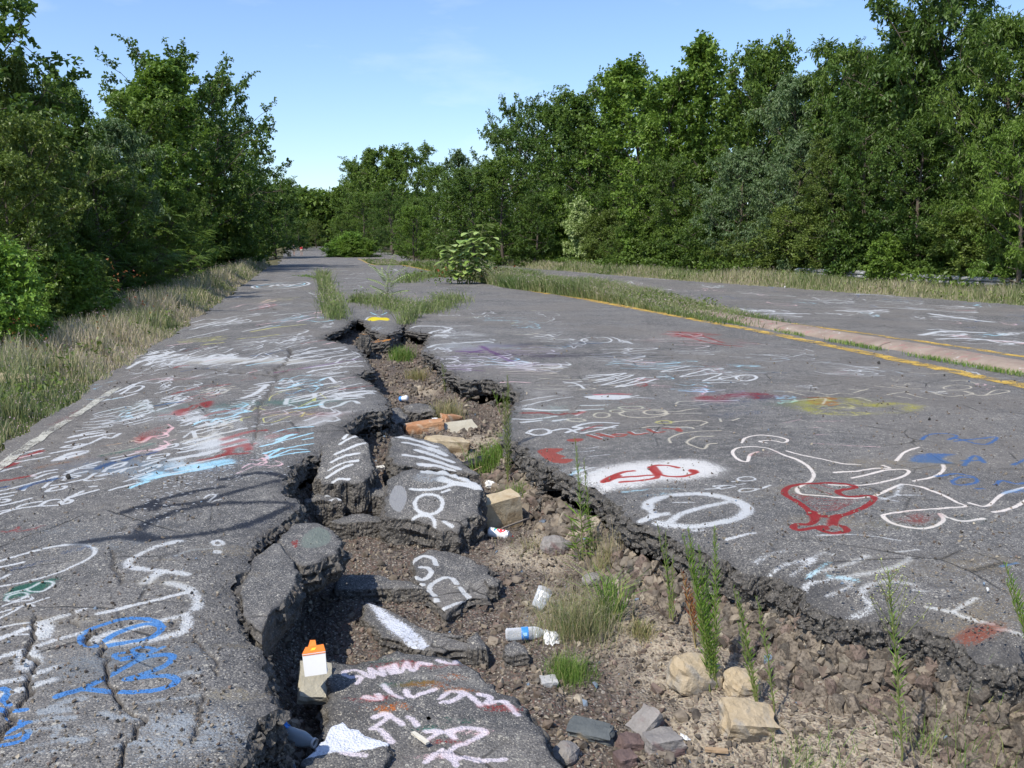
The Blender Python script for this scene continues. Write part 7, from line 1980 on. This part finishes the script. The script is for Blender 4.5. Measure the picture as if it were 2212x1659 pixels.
crumple(1192, 1385, .085, 'crushed white paper at the neck of the water bottle', M_PAPER, seed=1)
crumple(1065, 1055, .13, 'grey white plastic rag behind the tan stone block', M_PAPER, seed=2, name='plastic_rag', cat='rag')
crumple(945, 918, .14, 'crumpled white wrapper beside the orange stone', M_PAPER, seed=3, name='wrapper', cat='wrapper')
crumple(826, 1020, .13, 'pale paper scrap between the two painted lumps', M_PAPER, seed=4, flat=.3)
crumple(1480, 1595, .045, 'tiny white paper scrap on the foreground sand', M_PAPER, seed=5, flat=.3)
crumple(606, 1568, .07, 'crumpled blue wrapper deep under the left rim', M_BLUEP, seed=6, name='wrapper', cat='wrapper')
crumple(858, 898, .12, 'light blue plastic scrap beside the black lump in the far fissure', M_CYANP, seed=7, flat=.3, name='plastic_scrap', cat='scrap')
crumple(1610, 624, .12, 'x', M_PAPER, seed=8) if False else None
# blue and white drinks can
x, y, z = hit(872, 868)
cn = empty('drinks_can', (x - .05, y, z + .035), 'squashed blue and white drinks can in the far fissure', 'can', None, (R(0), R(80), R(-20)))
v, f = lathe([(0, 0), (.024, 0), (.032, .006)] + [(.033 - .004 * math.sin(i * .5), .01 + i * .01) for i in range(10)] + [(.026, .118), (0, .118)], 24)
mi = ((np.arange(len(f)) // 24) < 6).astype(int)
link('can_body', mesh_np('can_body', v, f, None, smooth_=True, mats=[M_CANW, M_BLUEP], midx=mi), cn)
# black rubber piece
x, y, z = hit(1028, 1008)
bm = bmesh.new(); bmesh.ops.create_icosphere(bm, subdivisions=3, radius=.5)
for v_ in bm.verts: v_.co = Vector((v_.co.x * .36, v_.co.y * .13 * (1 + .5 * v_.co.x), v_.co.z * .09 + .02 * math.sin(v_.co.x * 5)))
me = bpy.data.meshes.new('shoe_sole'); bm.to_mesh(me); bm.free(); me.materials.append(M_BLACK)
for p_ in me.polygons: p_.use_smooth = True
link('rubber_scrap', me, None, 'elongated black rubber scrap behind the striped slab', 'rubber scrap', None, None, (x, y, z + .04), (0, -.05, .25))


def stick(p0, p1, w, t, mat, label, name='wood_scrap', cat='wood', lift=.02, z=None):
    a = Vector(hit(*p0)) if z is None else Vector((*G(*p0, z), z)); b_ = Vector(hit(*p1)) if z is None else Vector((*G(*p1, z), z))
    a.z += lift; b_.z += lift; d = b_ - a
    bm = bmesh.new(); bmesh.ops.create_cube(bm, size=1); bmesh.ops.subdivide_edges(bm, edges=bm.edges[:], cuts=3, use_grid_fill=True)
    for v_ in bm.verts:
        n_ = mnoise.noise(Vector((v_.co.x * 5, v_.co.y * 3, v_.co.z))) * .25
        v_.co = Vector((v_.co.x * d.length, v_.co.y * w * (1 + n_), v_.co.z * t * (1 + n_)))
    me = bpy.data.meshes.new(name); bm.to_mesh(me); bm.free(); me.materials.append(mat)
    o = link(name, me, None, label, cat, None, None, (a + b_) / 2)
    o.rotation_euler = d.to_track_quat('X', 'Z').to_euler()
    return o


M_WOOD = simple('weathered_wood', (.40, .28, .17), .85, .2, .2, 14, .5); M_PWOOD = simple('pale_wood', (.62, .58, .48), .8, .2, .1, 20)
stick((892, 1582), (924, 1605), .018, .008, M_PWOOD, 'pale wooden sliver lying on the largest painted slab', z=ZC['big'] + .035, lift=.0)
stick((1522, 1628), (1572, 1632), .022, .012, M_WOOD, 'orange brown wood chip in the bottom foreground')
stick((1085, 1150), (1150, 1125), .014, .010, simple('grey_wood', (.22, .19, .16), .9), 'grey stick leaning behind the spray can', name='stick', cat='stick', lift=.03)
stick((1008, 1032), (1048, 1012), .012, .010, M_WOOD, 'thin brown stick by the black rubber scrap', name='stick', cat='stick', lift=.03)
stick((690, 1100), (740, 1115), .014, .010, M_WOOD, 'brown stick under the rough unpainted lump', name='stick', cat='stick', lift=.02)
# small dark lumps lying on the asphalt
for (px, py, s_, lb) in [(2006, 912, .05, 'small dark lump on the asphalt below the yellow ring'), (1898, 785, .08, 'black lump beside the yellow line left of the kerb grass'), (2040, 812, .045, 'tiny dark lump by the yellow line'), (148, 1032, .06, 'black lump on the white edge line'), (1695, 623, .13, 'white scrap on the far lane near the verge'), (2132, 1280, .025, 'pale pebble on the lower right asphalt')]:
    x, y = G(px, py)
    o = link('lump' if 'lump' in lb else 'pebble' if 'pebble' in lb else 'scrap', HBIG[int(px) % 9].copy(), None, lb, 'lump' if 'lump' in lb else 'pebble' if 'pebble' in lb else 'scrap', None, None, (x, y, float(road_z(np.array([x]), np.array([y]))[0]) + s_ * .25), (px, py, 1), s_)
    o.data.materials.clear(); o.data.materials.append(MAT_BROKEN if 'lump' in lb else M_PAPER)


# ------------------------------------------------------------------ guardrail half buried in the verge
def guardrail():
    M_G = NT('dull_galvanised_steel'); co = M_G.coord()
    n_ = M_G.noise(1.2, co, 5, .7)
    c = M_G.mix(M_G.rng(n_, .4, .6), (.34, .34, .33), (.22, .22, .22))
    n2 = M_G.noise(2.2, co, 3, .8, 1.5)
    c = M_G.mix(M_G.rng(n2, .56, .60, 0, .8), c, (.72, .72, .70)); c = M_G.mix(M_G.rng(n2, .36, .33, 0, .7), c, (.04, .04, .045))
    mg = M_G.pbr(c, .55, None, .5, Metallic=.3)
    e_ = empty('guardrail', (0, 0, 0), 'grey steel guardrail with black graffiti half hidden in the right verge', 'guardrail')
    us = 22.0; prof_g = [(-.02, .0), (-.02, .03), (.05, .06), (.05, .11), (-.02, .155), (.05, .20), (.05, .25), (-.02, .28), (-.02, .31)]
    y = 12.
    A_ = None
    while y < 36:
        ys_ = np.array([y, y + 3.81]); V_ = []
        for (o_, zz) in prof_g:
            u_ = us - o_ + u_right(ys_) * 0 - (19.2 - u_right(ys_)) * .8
            x_ = u_ - SH * ys_
            V_.append(np.stack([x_, ys_, terr_z(x_, ys_) + .42 + zz], 1))
        V_ = np.stack(V_, 1); i_ = np.arange(18).reshape(2, 9)
        f_ = np.stack([i_[:-1, :-1], i_[:-1, 1:], i_[1:, 1:], i_[1:, :-1]], -1).reshape(-1, 4)
        o = link('rail', mesh_np('rail', V_.reshape(-1, 3), f_, mg), e_)
        md = o.modifiers.new('t', 'SOLIDIFY'); md.thickness = .006
        u_ = us + .12 - (19.2 - float(u_right(y))) * .8; x_ = u_ - SH * y; zb = float(terr_z(np.array([x_]), np.array([y]))[0])
        bm = bmesh.new(); bmesh.ops.create_cube(bm, size=1)
        for v_ in bm.verts: v_.co = Vector((v_.co.x * .10, v_.co.y * .15, v_.co.z * 1.0))
        bmesh.ops.bevel(bm, geom=bm.edges[:], offset=.012, segments=1, affect='EDGES')
        me = bpy.data.meshes.new('post'); bm.to_mesh(me); bm.free(); me.materials.append(M_BARK)
        link('post', me, e_, loc=(x_, y, zb + .22))
        y += 3.81


guardrail()


# ------------------------------------------------------------------ the walking couple
def person(x, y, z, H_, shirt, bottom, short_sleeve, hair, label, arm_out, fem=False, bare=True, yaw=0):
    s = H_ / 1.75
    e_ = empty('person', (x, y, z), label, 'person', None, (0, 0, yaw))
    sk = simple('skin', (.42, .26, .19), .6)
    sh_, hp = (.19, .10) if not fem else (.165, .11)
    ao = .34 if arm_out else .24
    J = dict(pel=(0, 0, .95), sp=(0, 0, 1.15), ch=(0, .0, 1.34), nk=(0, 0, 1.50), hd=(0, -.0, 1.60), ht=(0, 0, 1.70),
             sl=(-sh_, 0, 1.42), el=(-sh_ - .05, .02, 1.14), wl=(-sh_ - .06, -.04, .90), hl=(-sh_ - .06, -.05, .82),
             sr=(sh_, 0, 1.42), er=(sh_ + .06, .02, 1.15), wr=(ao, -.04, .92), hr=(ao + .01, -.05, .84),
             hil=(-hp, 0, .92), kl=(-hp - .01, .09, .50), al=(-hp - .01, .05, .09), fl=(-hp - .01, .20, .03),
             hir=(hp, 0, .92), kr=(hp + .01, -.02, .50), ar=(hp + .01, -.20, .12), fr=(hp + .01, -.08, .04))
    Rr = dict(pel=.125, sp=.115, ch=.13, nk=.055, hd=.095, ht=.07, sl=.06, el=.04, wl=.028, hl=.035, sr=.06, er=.04, wr=.028, hr=.035, hil=.085, kl=.055, al=.035, fl=.03, hir=.085, kr=.055, ar=.035, fr=.03)
    E_ = [('pel', 'sp'), ('sp', 'ch'), ('ch', 'nk'), ('nk', 'hd'), ('hd', 'ht'), ('ch', 'sl'), ('sl', 'el'), ('el', 'wl'), ('wl', 'hl'), ('ch', 'sr'), ('sr', 'er'), ('er', 'wr'), ('wr', 'hr'), ('pel', 'hil'), ('hil', 'kl'), ('kl', 'al'), ('al', 'fl'), ('pel', 'hir'), ('hir', 'kr'), ('kr', 'ar'), ('ar', 'fr')]

    def skin(name, keys, mat, grow=0.0, root='pel', cut=None):
        ks = [k for k in J if k in keys]; me = bpy.data.meshes.new(name)
        pos = {k: Vector(J[k]) * s for k in ks}
        if cut:
            for k, (a, t) in cut.items(): pos[k] = (Vector(J[a]).lerp(Vector(J[k]), t)) * s
        me.from_pydata([pos[k] for k in ks], [(ks.index(a), ks.index(b)) for a, b in E_ if a in ks and b in ks], [])
        me.materials.append(mat)
        o = link(name, me, e_)
        o.modifiers.new('skin', 'SKIN'); o.modifiers.new('sub', 'SUBSURF').levels = 1
        if not me.skin_vertices: me.skin_vertices.new() if hasattr(me.skin_vertices, 'new') else None
        if me.skin_vertices:
            for k, v_ in zip(ks, me.skin_vertices[0].data):
                r_ = (Rr[k] + grow) * s; v_.radius = (r_ * (1.25 if k in ('ch', 'sp', 'pel') else 1), r_); v_.use_root = (k == root)
        return o
    skin('body', list(J), sk)
    arms = ['sl', 'el', 'sr', 'er'] if short_sleeve else []
    skin('shirt', ['pel', 'sp', 'ch', 'sl', 'sr'] + arms, simple('shirt_cloth', shirt, .85), .022, 'ch', {'el': ('sl', .7), 'er': ('sr', .7)} if short_sleeve else None)
    skin('shorts', ['pel', 'hil', 'kl', 'hir', 'kr'], simple('shorts_cloth', bottom, .85), .022, 'pel', {'kl': ('hil', .85), 'kr': ('hir', .85)})
    bm = bmesh.new(); bmesh.ops.create_icosphere(bm, subdivisions=2, radius=.115 * s)
    me = bpy.data.meshes.new('hair'); bm.to_mesh(me); bm.free(); me.materials.append(simple('hair', hair, .8))
    for p_ in me.polygons: p_.use_smooth = True
    link('hair', me, e_, loc=(0, -.015 * s, 1.665 * s), scale=(.92, .95, .95))


yp = 138.
for (px, col, bot, hair, sl, fem, H_, lb, ao) in [(640, (.14, .20, .30), (.42, .37, .28), (.06, .04, .03), True, False, 1.80, 'man in a blue grey t-shirt and khaki shorts walking away holding hands', True), (656, (.55, .05, .06), (.50, .44, .38), (.10, .06, .03), False, True, 1.66, 'woman in a red sleeveless top and light trousers walking away holding hands', False)]:
    a = (px * K - 512) / 924
    person(a * yp, yp, float(prof(yp)), H_, col, bot, sl, hair, lb, ao, fem)
